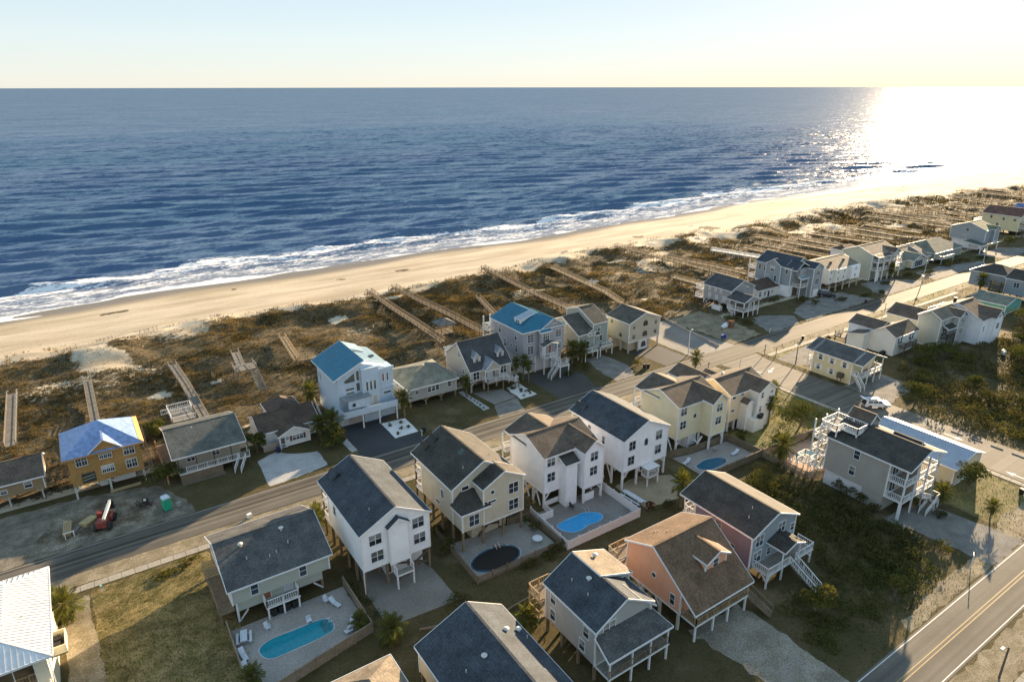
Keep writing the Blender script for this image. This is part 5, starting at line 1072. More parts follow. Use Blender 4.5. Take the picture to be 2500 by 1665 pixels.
h = House('stilt_house', 'three level sage house with white columned balconies and brown roof', 'house', 225, 115.6, HS).foot(224, 241, 113, 127)
h.wing(gab(116.0, 126.6, 8.9, 11.0), 225.0, 240.2, .0, S_SG if 0 else M_siding((.42, .45, .38)), SH_TAN, 'x', .4, .35); h.wing(gab(234.4, 238.4, 8.9, 10.2), 113.9, 119, 7.5, S_SAGE, SH_BRN, 'y', .3, .3, wall='gable_wall', roof='gable_roof', corner=False); h.shed(225, 240.2, 113.7, 115.7, 8.3, 8.9, SH_BRN)
for z in (3.8, 6.6): h.deck(225.2, 240, 113.8, 115.95, z, 'SWE', WHITE, WOOD_G)
for x in (225.3, 229, 232.7, 236.4, 239.9): h.part('porch_post', MB().box(x-.15, 113.8, -.1, x+.15, 114.1, 8.4), WHITE)
h.wins('S', 116.0, [(227, 4.0, 2, 2, 2), (231, 4, 2, 2, 2), (235, 4, 2, 2, 2), (238.2, 4, 1.6, 2, 2), (227, 6.8, 2, 1.9, 2), (231, 6.8, 2, 1.9, 2), (235, 6.8, 2, 1.9, 2)], rows=1); h.box('lattice', 225.4, 114.2, 0, 227.6, 114.3, 3.4, WHITE); h.hip(227.5, 236, 127.0, 132.5, 3, 7.8, 1.4, WHITE, SH_DB, 'x', 2.4, .5)
h = House('low_house', 'low olive house with wide brown roof and glazed gable porch', 'house', 245, 117, HS).foot(244, 266, 115, 130)
h.wing(gab(117.4, 129.6, 3.4, 5.9), 245, 263, 0, M_siding((.5, .5, .4)), M_shingle((.13, .12, .10)), 'x', .5, .4); h.wing(gab(251.6, 260.6, 3.4, 5.2), 115.2, 121, .6, M_siding((.5, .52, .46)), M_shingle((.15, .16, .14)), 'y', .4, .5, wall='porch_gable', roof='porch_roof'); h.wins('S', 115.2, [(256, .9, 5.2, 2.2, 4)], rows=1); h.win('S', 117.4, 248.4, 1.4, 1.4, 1.1, 2); h.wing(gab(116.6, 129.2, 3.4, 5.9), 263.2, 266.5, 0, M_siding((.5, .5, .4)), SH_TAN, 'x', .5, .1, wall='end_wall', roof='end_roof')
h = House('low_house', 'low house with large mossy grey green hip roof and small front deck', 'house', 268, 115, HS).foot(268, 292, 114, 130)
h.hip(269, 290, 116, 129.5, .5, 3.6, 3.2, M_siding((.33, .33, .29)), M_shingle((.14, .15, .12)), 'x', 6.5, .6); h.deck(268.6, 278, 113, 115.9, 2.0, 'SW', M_paint((.6, .58, .5)), WOOD_G, [(268.8, 113.2), (277.8, 113.2)]); h.win('S', 116, 284, 1.2, 3, 1.4, 3)
h = House('stilt_house', 'slate grey upper box house with green roof over a recessed white ground floor', 'house', 305, 114.6, HS).foot(300, 315, 113, 128)
h.wing(gab(114.8, 127.8, 8.2, 10.6), 305.6, 314.6, 3.4, S_BLUEG, M_shingle((.15, .17, .11)), 'x', .3, .3); h.wing(gab(310.6, 314.5, 8.3, 9.4), 113.6, 119, 3.4, S_BLUEG, M_shingle((.15, .17, .11)), 'y', .2, .4, wall='front_wall', roof='front_roof'); h.box('lower_wall', 306.4, 117, 0, 313, 127, 3.38, S_WHITE); h.shed(299.6, 306, 113, 120, 3.0, 3.9, M_shingle((.10, .11, .09)))
h.wins('W', 305.6, [(121.6, 7.0, 1.2, 1.1, 1), (122.4, 4.4, 1.3, .9, 1)]); h.piles((299.8, 305.8, 314.4), (113.2, 120), 2.9, WHITE); h.stairs((307.4, 116.4, 3.2), (304.6, 113.6, .1), 1.2, WHITE)
h = House('stilt_house', 'yellow house with red brown roof near the right edge', 'house', 350, 119, HS).foot(349, 366, 118, 136)
h.wing(gab(350, 362, 8.4, 11.2), 119.6, 134.6, 1.8, S_YEL, M_shingle((.14, .075, .055)), 'y', .4, .4)
h.wins('W', 350, [(131, 6.4, .9, 1.4, 1), (126, 6.2, 1.0, 1.4, 1), (121.6, 6.3, 1.2, 1.4, 1), (128, 3.2, .9, 1.4, 1)])
for z in (3.6, 6.2): h.deck(350.2, 362, 116.4, 119.5, z, 'SW', WHITE, WOOD_G)
for x in (350.4, 354, 358, 361.8): h.part('porch_post', MB().box(x-.15, 116.5, 0, x+.15, 116.8, 8.2), WHITE)
h.deck(350, 362, 134.8, 138, 4, 'NW', WHITE, WOOD_G); h.piles((350.2, 356, 361.8), (119.8, 127, 134.4), 1.8)
for i, (x, c, rc) in enumerate(((376, (.5, .52, .55), (.12, .16, .30)), (398, (.6, .58, .5), (.12, .10, .09)), (424, (.7, .7, .66), (.14, .14, .14)), (452, (.45, .47, .42), (.16, .12, .09)))):
    h = House('stilt_house', ['far house with faded blue roof behind the yellow house', 'far beige house with brown roof past the blue roofed one', 'far white house with grey roof along the dunes', 'farthest olive house with tan roof along the dunes'][i], 'house', x, 120, HS).foot(x-1, x+13, 118, 136)
    h.wing(gab(x, x+12, 7.5, 9.8), 120, 133, 1.8, M_siding(c), M_shingle(rc), 'y', .4, .4); h.wins('W', x, [(130, 5, .9, 1.4, 1), (124, 5, .9, 1.4, 1)]); h.piles((x+.2, x+6, x+11.8), (120.2, 127, 132.8), 1.8); h.deck(x, x+12, 117, 119.9, 4, 'SW', WHITE, WOOD_G)
# ------------------------------------------------------------------ dune walkways
WK = 'wooden walkways over the dunes'
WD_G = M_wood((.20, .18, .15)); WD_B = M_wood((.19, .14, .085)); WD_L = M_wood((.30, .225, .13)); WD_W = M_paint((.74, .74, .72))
def walkway(label, pts, mat, w=1.5, railed=True, lift=1.3, steps=True, post=2.4, pz=None):
    p0 = pts[0]; z0 = float(zt(*p0))
    o = thing('boardwalk', label, 'boardwalk', (p0[0], p0[1], z0), 0, WK); off = (p0[0], p0[1], z0)
    w *= .86
    P = [Vector((x, y, max(float(zt(x, y)), 0) + lift)) for x, y in pts] if pz is None else [Vector((x, y, z)) for (x, y), z in zip(pts, pz)]
    pl = MB(); ra = MB(); po = MB(); nb = 0
    for a, b in zip(P, P[1:]):
        L = (b-a).length; d = (b-a).normalized(); sd_ = Vector((-d.y, d.x, 0)).normalized() * (w/2)
        n = max(2, int(L / .32))
        for i in range(n): c = a.lerp(b, (i+.5)/n); pl.beam(c - sd_, c + sd_, L/n*.9, .05)
        for k in (-1, 1): ra.beam(a + sd_*k*.9 - Vector((0, 0, .16)), b + sd_*k*.9 - Vector((0, 0, .16)), .07, .22)
        m = max(1, round(L / post))
        for i in range(m+1):
            c = a.lerp(b, i/m)
            for k in (-1, 1):
                q = c + sd_*k*1.02; po.beam((q.x, q.y, float(zt(q.x, q.y)) - .3), (q.x, q.y, c.z + (1.0 if railed else .0)), .11)
        if railed:
            for k in (-1, 1):
                for hh, ww in ((1.0, .13), (.72, .08), (.45, .08), (.2, .06)): ra.beam(a + sd_*k*1.02 + Vector((0, 0, hh)), b + sd_*k*1.02 + Vector((0, 0, hh)), ww, .06)
    if steps:
        a = P[-1]; d = (P[-1]-P[-2]); d.z = 0; d.normalize(); b = a + d*2.6; b.z = float(zt(b.x, b.y)) + .1; sd_ = Vector((-d.y, d.x, 0)) * (w/2)
        for i in range(7): c = a.lerp(b, (i+.5)/7); pl.beam(c - sd_, c + sd_, .3, .05)
        if railed:
            for k in (-1, 1): ra.beam(a + sd_*k + Vector((0, 0, 1)), b + sd_*k + Vector((0, 0, .9)), .1, .06); po.beam(b + sd_*k - Vector((0, 0, .4)), b + sd_*k + Vector((0, 0, .95)), .1)
    link('planking', pl.mesh('planking', mat, off), o)['kind'] = 'stuff'
    link('handrail', ra.mesh('handrail', mat, off), o); link('support_post', po.mesh('support_post', mat, off), o)['kind'] = 'stuff'
    return o
walkway('short grey walkway with greenish rails at the far left edge', [(-15.4, 139), (-15.4, 164.5)], WD_G, 1.9, lift=1.0)
walkway('grey walkway behind the half built plywood house', [(-2.0, 126.5), (-1.9, 163.5)], WD_G, 1.7, lift=1.0)
walkway('grey walkway ending beside the white railed dune deck', [(15.9, 126), (15.6, 151), (15.0, 164)], WD_G, 1.9, lift=1.1)
walkway('grey walkway leading from the square lookout stand', [(27.3, 149.2), (28.6, 162)], WD_G, 1.9, lift=1.4)
walkway('sunlit brown L shaped walkway left of the tall pale blue house', [(44.5, 149.6), (39.6, 149.2), (41.2, 166.5)], WD_L, 1.7, lift=1.4)
walkway('short brown walkway peeping over the bright blue metal roof', [(46.6, 140), (47.2, 150)], WD_B, 1.3, lift=.8)
walkway('long stepped brown walkway with gazebo at its landward end', [(73.4, 140), (74.2, 158), (74.8, 174), (75.6, 191.5)], WD_B, 1.8, lift=1.8)
walkway('long brown walkway parallel to the one with the gazebo', [(85.6, 141), (85.2, 158), (84.6, 174), (83.9, 191.5)], WD_B, 1.8, lift=1.7)
walkway('dark low walkway starting behind the large blue metal hip roof', [(91.5, 136), (97.0, 152.5), (101.0, 168.5)], WD_B, 1.5, lift=.8)
walkway('long dark brown walkway seaward of the olive green house', [(115.8, 136), (117.2, 165), (118.4, 193.5)], WD_B, 1.7, lift=1.8)
walkway('long walkway with close posts seaward of the arched window house', [(133.8, 140), (137.0, 152), (140.1, 183)], WD_L, 1.7, lift=1.5)
walkway('pale plank walkway running to the grey house with the screened porch', [(168, 133.4), (168.0, 141.3), (167.6, 152)], WD_L, 2.0, lift=1.5, steps=False)
walkway('longest sunlit walkway left of the slate blue three storey house', [(183.5, 137.5), (184.6, 150), (176.6, 190)], WD_L, 1.9, lift=2.0)
walkway('brown walkway just right of the longest sunlit one', [(191, 140), (189.5, 155), (187.0, 172)], WD_B, 1.5, lift=1.4)
walkway('white railed walkway behind the slate blue three storey house', [(214.5, 137), (212.8, 152), (209.6, 171)], WD_W, 1.7, lift=2.0, steps=False)
walkway('brown walkway seaward of the long beige stilt house', [(224, 140), (222.6, 166.2)], WD_L, 1.5, lift=1.6)
walkway('first sunlit walkway seaward of the sage balcony house', [(236, 138), (232, 168)], WD_L, 1.5, lift=1.5)
for i, (a, b, l) in enumerate((((247, 140), (244, 177), 'second'), ((258, 140), (255.4, 167), 'third'), ((271, 139), (268.6, 168.5), 'fourth'), ((285, 140), (282, 170), 'fifth'), ((298, 140), (297.5, 168), 'sixth'), ((310, 141), (309.5, 166), 'seventh'), ((334, 140), (331, 178), 'eighth'), ((345, 141), (343, 184), 'ninth'), ((357, 142), (352, 184), 'tenth'), ((374, 141), (366, 187), 'eleventh'), ((400, 142), (397, 170), 'twelfth'), ((430, 140), (428, 184), 'thirteenth'), ((456, 140), (457, 190), 'fourteenth'), ((474, 140), (475, 188), 'fifteenth'))):
    walkway('narrow sunlit walkway in the far dunes, ' + l + ' beyond the sage balcony house', [a, b], WD_L, 1.6, lift=1.7, post=3.2)
# gazebo, lookout stand, white dune deck
o = thing('gazebo', 'small square gazebo with pyramid roof beside the long stepped walkway', 'gazebo', (77.4, 146.5, 0))
z0 = float(zt(77.4, 146.5)); link('deck', MB().box(-2, -2, z0+1.5, 2, 2, z0+1.62).mesh('deck', WD_B), o)
for sx in (-1.8, 1.8):
    for sy in (-1.8, 1.8): link('post', MB().box(sx-.08, sy-.08, -.2, sx+.08, sy+.08, z0+4.0).mesh('post', WD_B), o)
mb = MB(); c = [(-2.4, -2.4, z0+3.95), (2.4, -2.4, z0+3.95), (2.4, 2.4, z0+3.95), (-2.4, 2.4, z0+3.95)]
for i in range(4): mb.extr([c[i], c[(i+1) % 4], (0, 0, z0+5.3)], (0, 0, .1))
link('roof', mb.mesh('roof', M_shingle((.13, .125, .12))), o)
mb = MB()
for p, q in (((-1.8, -1.8), (1.8, -1.8)), ((1.8, -1.8), (1.8, 1.8)), ((1.8, 1.8), (-1.8, 1.8))):
    for hh in (1.9, 2.2, 2.5): mb.beam((*p, z0+hh), (*q, z0+hh), .07)
link('railing', mb.mesh('railing', WD_L), o)
o = thing('lookout_stand', 'grey square lookout stand with steps down on the landward side', 'lookout', (27.4, 146.5, 0)); z0 = float(zt(27, 146))
link('deck', MB().box(-2.2, -2, z0+2.6, 2.2, 2, z0+2.72).mesh('deck', WD_G), o)
mb = MB()
for hh in (3.2, 3.6):
    for p, q in (((-2.2, -2), (2.2, -2)), ((2.2, -2), (2.2, 2)), ((2.2, 2), (-2.2, 2)), ((-2.2, 2), (-2.2, -2))): mb.beam((*p, z0+hh), (*q, z0+hh), .14, .07)
link('railing', mb.mesh('railing', WD_G), o)
for sx in (-2.1, 2.1):
    for sy in (-1.9, 1.9): link('post', MB().box(sx-.09, sy-.09, -.3, sx+.09, sy+.09, z0+3.6).mesh('post', WD_G), o)
mb = MB()
for i in range(16): mb.box(.7, -2.2-.42*i, z0+2.5-.165*i, 2.1, -1.85-.42*i, z0+2.55-.165*i)
for x in (.65, 2.1): mb.beam((x, -2, z0+2.4), (x, -8.8, z0), .08, .25).beam((x, -2, z0+3.5), (x, -8.8, z0+1.0), .1)
link('staircase', mb.mesh('staircase', WD_G), o)
o = thing('dune_deck', 'white railed sitting deck beside the walkway behind the long porch house', 'deck', (12.4, 135.3, 0)); z0 = float(zt(12.4, 135)) + 1.2
link('deck', MB().box(-2.2, -3.4, z0, 2.2, 3.4, z0+.12).mesh('deck', WD_G), o)
def rail_mb(p, q, h=1.0, sp=.3):
    mb = MB(); p, q = Vector(p), Vector(q); U = Vector((0, 0, 1)); n = max(1, int((q-p).length/sp))
    mb.beam(p+U*h, q+U*h, .12, .07).beam(p+U*.12, q+U*.12, .07)
    for i in range(n+1): c = p.lerp(q, i/n); mb.beam(c, c+U*h, .06 if i % 6 else .12)
    return mb
for p, q in (((-2.1, 3.3), (2.1, 3.3)), ((2.1, 3.3), (2.1, .6)), ((-2.1, .4), (2.1, .4)), ((-2.1, -3.3), (2.1, -3.3)), ((-2.1, -3.3), (-2.1, 3.3)), ((-3.4, 1.4), (-2.2, 1.4))): link('railing', rail_mb((*p, z0+.12), (*q, z0+.12)).mesh('railing', WD_W), o)
for sx in (-2, 2):
    for sy in (-3.2, 0, 3.2): link('post', MB().box(sx-.09, sy-.09, -.3, sx+.09, sy+.09, z0).mesh('post', WD_G), o)
# sand fences on the seaward dune face
for i in range(26):
    x = -20 + i * 12.5 + random.uniform(-4, 4); y = float(toe(x)) - random.uniform(0, 9); L = random.uniform(3, 6); r = random.uniform(-.5, .6)
    mb = MB(); n = 5
    for k in range(n):
        px_, py_ = x + (k/(n-1)-.5)*L*math.cos(r), y + (k/(n-1)-.5)*L*math.sin(r); g0 = float(zt(px_, py_)); mb.beam((px_, py_, g0-.3), (px_+random.uniform(-.1, .1), py_, g0+1.1), .09)
    a = (x-.5*L*math.cos(r), y-.5*L*math.sin(r)); b = (x+.5*L*math.cos(r), y+.5*L*math.sin(r))
    for hh in (.35, .65, .95): mb.beam((*a, float(zt(*a))+hh), (*b, float(zt(*b))+hh), .04)
    link('sand_fence', mb.mesh('sand_fence', WD_G), None, label='short leaning sand fence of grey stakes on the dune edge', category='fence', group='sand fences along the dune edge')
# ------------------------------------------------------------------ yard fences
def pts_fence(name, label, pts, h, mat, style='board', panel=2.4, rough=0):
    o = thing(name, label, 'fence', (*pts[0], 0)); ox, oy = pts[0]
    for a, b in zip(pts, pts[1:]):
        L = math.dist(a, b); n = max(1, round(L/panel)); r = math.atan2(b[1]-a[1], b[0]-a[0]); l = L/n
        key = (name, label, round(l, 3))
        pm = MB()
        if style == 'vinyl': pm.box(.08, -.025, .08, l-.08, .025, h-.06).box(.06, -.04, h-.14, l-.06, .04, h-.05).box(.06, -.04, .04, l-.06, .04, .14)
        elif style == 'picket':
            m = int(l/.19)
            for i in range(m): pm.box(.05+i*.19, -.012, .08, .05+i*.19+.13, .012, h+random.uniform(-.03, .03))
            pm.box(0, .014, .3, l, .06, .38).box(0, .014, h-.35, l, .06, h-.27)
        else:
            m = int(l/.15)
            for i in range(m): d = .01*(i % 2); pm.box(.02+i*.15, -.012+d, .05, .02+i*.15+.143, .012+d, h+random.uniform(-.02, .02))
            pm.box(0, .024, .3, l, .07, .4).box(0, .024, h-.3, l, .07, h-.2).box(0, -.06, h+.02, l, .06, h+.06)
        me = pm.mesh('panel', mat); po = MB().box(-.07, -.07, -.2, .07, .07, h+.12).mesh('post', mat)
        for i in range(n):
            p = (a[0]+(b[0]-a[0])*i/n-ox, a[1]+(b[1]-a[1])*i/n-oy, 0)
            link('panel', me, o, p, r); link('post', po, o, p, r)
        link('post', po, o, (b[0]-ox, b[1]-oy, 0), r)
    return o
VIN = M_paint((.80, .78, .78), .4, 'vinyl'); FW = M_wood((.21, .165, .11)); FWT = M_wood((.27, .22, .16))
pts_fence('privacy_fence', 'weathered timber privacy fence round the long pool deck', [(7.1, 72.6), (6.9, 59.6), (21.7, 62.6), (21.7, 72.4)], 1.5, FWT)
pts_fence('vinyl_fence', 'white vinyl fence round the bright blue pool', [(51.4, 71.2), (51.0, 61.5), (65.1, 61.5), (65.3, 71.6)], 1.55, VIN, 'vinyl', 2.1)
pts_fence('vinyl_fence', 'low white vinyl bin enclosure inside the white fenced pool yard', [(51.3, 69.2), (54.0, 69.0), (54.0, 71.0)], 1.3, VIN, 'vinyl', 2.1)
pts_fence('picket_fence', 'dark timber picket fence round the covered oval pool', [(37.0, 75), (36.6, 62.5), (50.7, 62.5), (50.7, 70.6), (47, 71.0)], 1.35, FW, 'picket', 2.4)
pts_fence('privacy_fence', 'dark timber fence round the small heart shaped pool', [(82.1, 71.4), (86.0, 70.3), (95.5, 69.8), (95.9, 62.4), (82.0, 62.5)], 1.4, FW)
pts_fence('picket_fence', 'timber fence with lit top rail round the terrace house back yard', [(95.9, 62.2), (95.7, 53.4), (98.4, 51.9)], 1.6, FWT, 'picket')
pts_fence('privacy_fence', 'timber fence between the thicket and the terrace house back yard', [(96.1, 62.3), (104.1, 62.3), (111.5, 61.6)], 1.5, FWT)
pts_fence('low_fence', 'white low panel fence beside the tall pale blue house', [(35.6, 121), (36.8, 128.6)], 1.3, WD_W, 'vinyl')
pts_fence('low_fence', 'pale low timber fence along the parking area by the sea', [(133.2, 103.2), (137.4, 126), (137.0, 131)], .5, M_wood((.4, .38, .34)), 'vinyl')
pts_fence('privacy_fence', 'low timber board edging along the lawn by the slate roofed house', [(26.5, 59.5), (36.5, 56.2), (52, 57.6)], .35, FWT)
# ------------------------------------------------------------------ pools
def blob(pts, n=5, closed=True):
    """smooth closed outline through pts (Catmull-Rom)"""
    out = []; N = len(pts)
    for i in range(N):
        p0, p1, p2, p3 = (np.array(pts[(i+k-1) % N]) for k in range(4))
        for j in range(n):
            t = j/n; out.append(tuple(.5*((2*p1)+(-p0+p2)*t+(2*p0-5*p1+4*p2-p3)*t*t+(-p0+3*p1-3*p2+p3)*t**3)))
    return out
def M_water(c, name='pool_water'):
    m, nt, b = newmat(name); b.inputs['Base Color'].default_value = (*c, 1); b.inputs['Roughness'].default_value = .08; b.inputs['IOR'].default_value = 1.33
    f = mixc(nt, maprange(nt, noise(nt, 2.2, 4, .7), .35, .7), c, tuple(min(1, x*1.35) for x in c)); nt.links.new(f, b.inputs['Base Color'])
    bump(nt, b, noise(nt, 2.5, 2), .15, .05); return m
def pool(label, pts, water, rim, deckpts, deckmat, z=.05):
    cx_, cy_ = np.mean(pts, 0); o = thing('swimming_pool', label, 'pool', (cx_, cy_, 0)); off = (cx_, cy_, 0)
    B = blob(pts); c = np.array([cx_, cy_]); O = [tuple(c + (np.array(p)-c)*(1 + .22/np.linalg.norm(np.array(p)-c))) for p in B]
    sheet('pool_deck', deckpts, deckmat, z)
    mb = MB(); n = len(B)
    for i in range(n):
        j = (i+1) % n
        a, b_, c_, d = B[i], B[j], O[j], O[i]
        mb.extr([(*a, z), (*b_, z), (*c_, z), (*d, z)], (0, 0, .05))
    link('coping', mb.mesh('coping', rim, off), o)
    w = MB().poly([(*p, z+.02) for p in B]).mesh('water', water, off); link('water', w, o)
    return o, off
DK = M_speck('pool_deck_concrete', (.33, .30, .27), 5, .22, .2, .85, c2=(.27, .25, .23))
RIM = M_paint((.42, .42, .42), .6, 'coping_stone'); CHROME = M_metal((.7, .7, .7), .25, .9)
def handrail(o, x, y, off, d=(1, 0)):
    for k in (-.3, .3):
        q = (x - d[1]*k, y + d[0]*k)
        link('handrail', MB().tube([(q[0]-off[0], q[1]-off[1], .1), (q[0]-off[0], q[1]-off[1], .9), (q[0]+d[0]*.5-off[0], q[1]+d[1]*.5-off[1], .95), (q[0]+d[0]*.9-off[0], q[1]+d[1]*.9-off[1], .25)], .035, 6).mesh('handrail', CHROME), o)
o, off = pool('long turquoise pool with rounded end and corner steps', [(9.6, 67.6), (9.6, 66.2), (10.5, 65.3), (13, 65.2), (16.6, 65.3), (17.9, 65.8), (18.0, 67.3), (17.0, 68.1), (14, 68.2), (11.2, 68.3)], M_water((.015, .20, .26)), RIM, [(7.2, 72.4), (7.1, 59.9), (21.6, 62.8), (21.6, 72.3)], DK)
handrail(o, 18.0, 66.6, off, (-1, 0))
for i in range(3): link('pool_step', MB().box(16.7-off[0]+.35*i, 65.7-off[1], .06, 17.05-off[0]+.35*i, 67.7-off[1], .075+.01*i).mesh('pool_step', M_water((.02, .14, .17))), o)
o, off = pool('bright blue peanut shaped pool inside the white fence', [(53.6, 66.9), (53.1, 66.2), (53.4, 65.2), (54.2, 64.3), (55.6, 64.0), (57.1, 64.4), (58.9, 64.1), (60.2, 64.6), (60.5, 65.5), (59.8, 66.4), (58.4, 67.1), (57.2, 67.0), (55.4, 67.1)], M_water((.03, .27, .55)), M_paint((.2, .42, .6), .5, 'blue_tile'), [(51.5, 71.0), (51.2, 61.7), (65.0, 61.7), (65.2, 71.4)], M_speck('pool_deck_dark', (.24, .225, .21), 5, .22, .22, .85, c2=(.19, .175, .16)))
handrail(o, 58.9, 67.3, off, (0, -1))
o, off = pool('small dark blue heart shaped pool behind the pale yellow house', [(83.6, 66.6), (83.6, 65.4), (84.8, 64.5), (87.3, 64.4), (89.2, 64.7), (89.9, 65.6), (89.2, 66.5), (88.0, 66.9), (86.6, 67.2), (85.0, 67.0)], M_water((.01, .09, .16)), RIM, [(82.3, 71), (82.2, 62.7), (95.7, 62.6), (95.3, 69.6), (86, 70.1)], DK)
o, off = pool('round turquoise plunge pool beside the terrace house stairs', [(100.6, 58.6), (102.2, 59.2), (104.5, 58.8), (106.0, 57.9), (104.5, 57.0), (101.8, 56.8)], M_water((.03, .26, .28)), RIM, [(97.5, 61.8), (97.0, 54.5), (107, 54.5), (109.5, 61.6)], M_speck('terracotta_deck', (.36, .24, .17), 4, .2, .2, .85))
pts = [(41.4+3.85*math.cos(t*math.pi/9)*1.0, 65.6+2.25*math.sin(t*math.pi/9)) for t in range(18)]
cov = M_paint((.022, .02, .018), .75, 'pool_cover'); tubm = M_paint((.05, .13, .2), .4, 'cover_tube')
o, off = pool('oval pool under a black winter cover with blue edge tubes', pts, cov, RIM, [(37, 72), (36.9, 62.8), (50.4, 62.8), (50.4, 70.2), (47, 71.2)], M_speck('pool_deck_grey', (.30, .285, .26), 5, .22, .22, .85, c2=(.24, .225, .2)))
for k in range(9):
    a0, a1 = k*2*math.pi/9+.06, (k+1)*2*math.pi/9-.06
    link('water_tube', MB().tube([(3.75*math.cos(a0+(a1-a0)*j/4), 2.2*math.sin(a0+(a1-a0)*j/4), .16) for j in range(5)], .12, 6).mesh('water_tube', tubm), o)
handrail(o, 42.6, 67.9, off, (.2, -1))
# ------------------------------------------------------------------ furniture
PLA = M_paint((.62, .66, .72), .45, 'white_plastic')
def lounger(label, x, y, r, g='plastic sun loungers'):
    o = thing('sun_lounger', label, 'sun lounger', (x, y, .055), r, g)
    for i in range(7): link('slat', MB().box(-.95+i*.17, -.3, .3, -.95+i*.17+.14, .3, .34).mesh('slat', PLA), o)
    link('backrest', MB().beam((.25, 0, .32), (.95, 0, .75), .6, .05).mesh('backrest', PLA), o)
    for sx in (-.8, .35):
        for sy in (-.27, .27): link('leg', MB().box(sx-.035, sy-.03, 0, sx+.035, sy+.03, .3).mesh('leg', PLA), o)
def chair(label, x, y, r, mat=None, g='plastic garden chairs'):
    m = mat or PLA; o = thing('garden_chair', label, 'chair', (x, y, .055), r, g)
    link('seat', MB().box(-.25, -.26, .38, .27, .26, .43).mesh('seat', m), o); link('backrest', MB().beam((-.24, 0, .42), (-.42, 0, 1.0), .5, .05).mesh('backrest', m), o)
    for sy in (-.29, .29): link('armrest', MB().box(-.3, sy-.03, .6, .26, sy+.03, .64).mesh('armrest', m), o)
    for sx in (-.24, .24):
        for sy in (-.27, .27): link('leg', MB().beam((sx*1.1, sy*1.08, 0), (sx, sy, .6), .05).mesh('leg', m), o)
def picnic(label, x, y, r, L=1.9, mat=None, g=None):
    m = mat or PLA; o = thing('picnic_table', label, 'picnic table', (x, y, .055), r, g)
    for i in range(5): link('table_board', MB().box(-L/2, -.38+i*.155, .72, L/2, -.24+i*.155, .76).mesh('table_board', m), o)
    for sy in (-.75, .75): link('bench', MB().box(-L/2, sy-.14, .42, L/2, sy+.14, .46).mesh('bench', m), o)
    for sx in (-L*.35, L*.35): link('leg_frame', MB().beam((sx, -.2, .71), (sx, -.7, 0), .09).beam((sx, .2, .71), (sx, .7, 0), .09).beam((sx, -.85, .4), (sx, .85, .4), .08).mesh('leg_frame', m), o)
chair('white plastic chair under the small front deck of the sage grey house', 11.2, 70.1, -1.2); chair('white plastic chair beside the lounger near the pool deck top corner', 18.7, 70.6, -1.4)
lounger('white lounger near the top right corner of the long pool deck', 19.5, 69.6, 1.9); lounger('upper of two crossed white loungers at the right of the long pool deck', 19.9, 65.0, .9); lounger('lower of two crossed white loungers at the right of the long pool deck', 19.7, 64.2, .1)
lounger('upper of two white loungers along the left fence of the long pool deck', 7.7, 67.4, 1.7); lounger('lower of two white loungers along the left fence of the long pool deck', 7.5, 65.2, 1.7)
picnic('white picnic table in the left corner of the long pool deck', 8.4, 70.0, 1.35)
o = thing('pool_lifeguard_seat', 'small white stepped seat at the edge of the long pool', 'seat', (15.8, 68.5, .055)); link('seat', MB().box(-.3, -.3, .3, .3, .3, .36).mesh('seat', PLA), o); link('backrest', MB().box(-.3, .25, .36, .3, .31, .85).mesh('backrest', PLA), o)
for sx in (-.26, .26): link('leg', MB().box(sx-.04, -.28, 0, sx+.04, .28, .3).mesh('leg', PLA), o)
picnic('long pale blue picnic table outside the white vinyl fence', 67.4, 65.4, 1.62, 4.2)
o = thing('round_table', 'round white table on the covered pool deck', 'table', (48.4, 65.3, .055)); link('tabletop', MB().tube([(0, 0, .7), (0, 0, .74)], .75, 16).mesh('tabletop', PLA), o)
for a in range(3): link('leg', MB().beam((.45*math.cos(a*2.1), .45*math.sin(a*2.1), 0), (.1*math.cos(a*2.1), .1*math.sin(a*2.1), .7), .07).mesh('leg', PLA), o)
chair('dark chair beside the white wall inside the white fenced pool yard', 57.8, 69.0, -1.2, DARK, None)
lounger('pale lounger at the left of the small heart shaped pool', 83.0, 68.3, .2); lounger('pale lounger at the right of the small heart shaped pool', 92.6, 65.6, .1)
for l, x, y in (('pale padded chair above the small heart shaped pool', 90.6, 68.4), ('pale padded chair below the small heart shaped pool', 85.6, 63.4)): chair(l, x, y, .8, M_paint((.5, .48, .44)), 'padded pool chairs')
for l, x, y in (('first of the white chairs by the plunge pool', 98.6, 57.2), ('second of the white chairs by the plunge pool', 98.3, 58.4), ('white chair under the terrace house stairs', 99.4, 55.2)): chair(l, x, y, .5)
KA = M_paint((.45, .06, .04), .4, 'kayak_red')
mb = MB(); mb.tube([(-2, 0, .3), (-1.2, 0, .22), (0, 0, .2), (1.2, 0, .22), (2, 0, .3)], [.05, .28, .36, .28, .05], 8)
o = thing('kayak', 'red kayak on the ground beside the terrace house', 'kayak', (101.6, 53.4, .05), .3); link('hull', mb.mesh('hull', KA), o); link('cockpit', MB().tube([(-.5, 0, .5), (-.5, 0, .575)], .25, 10).mesh('cockpit', DARK), o)
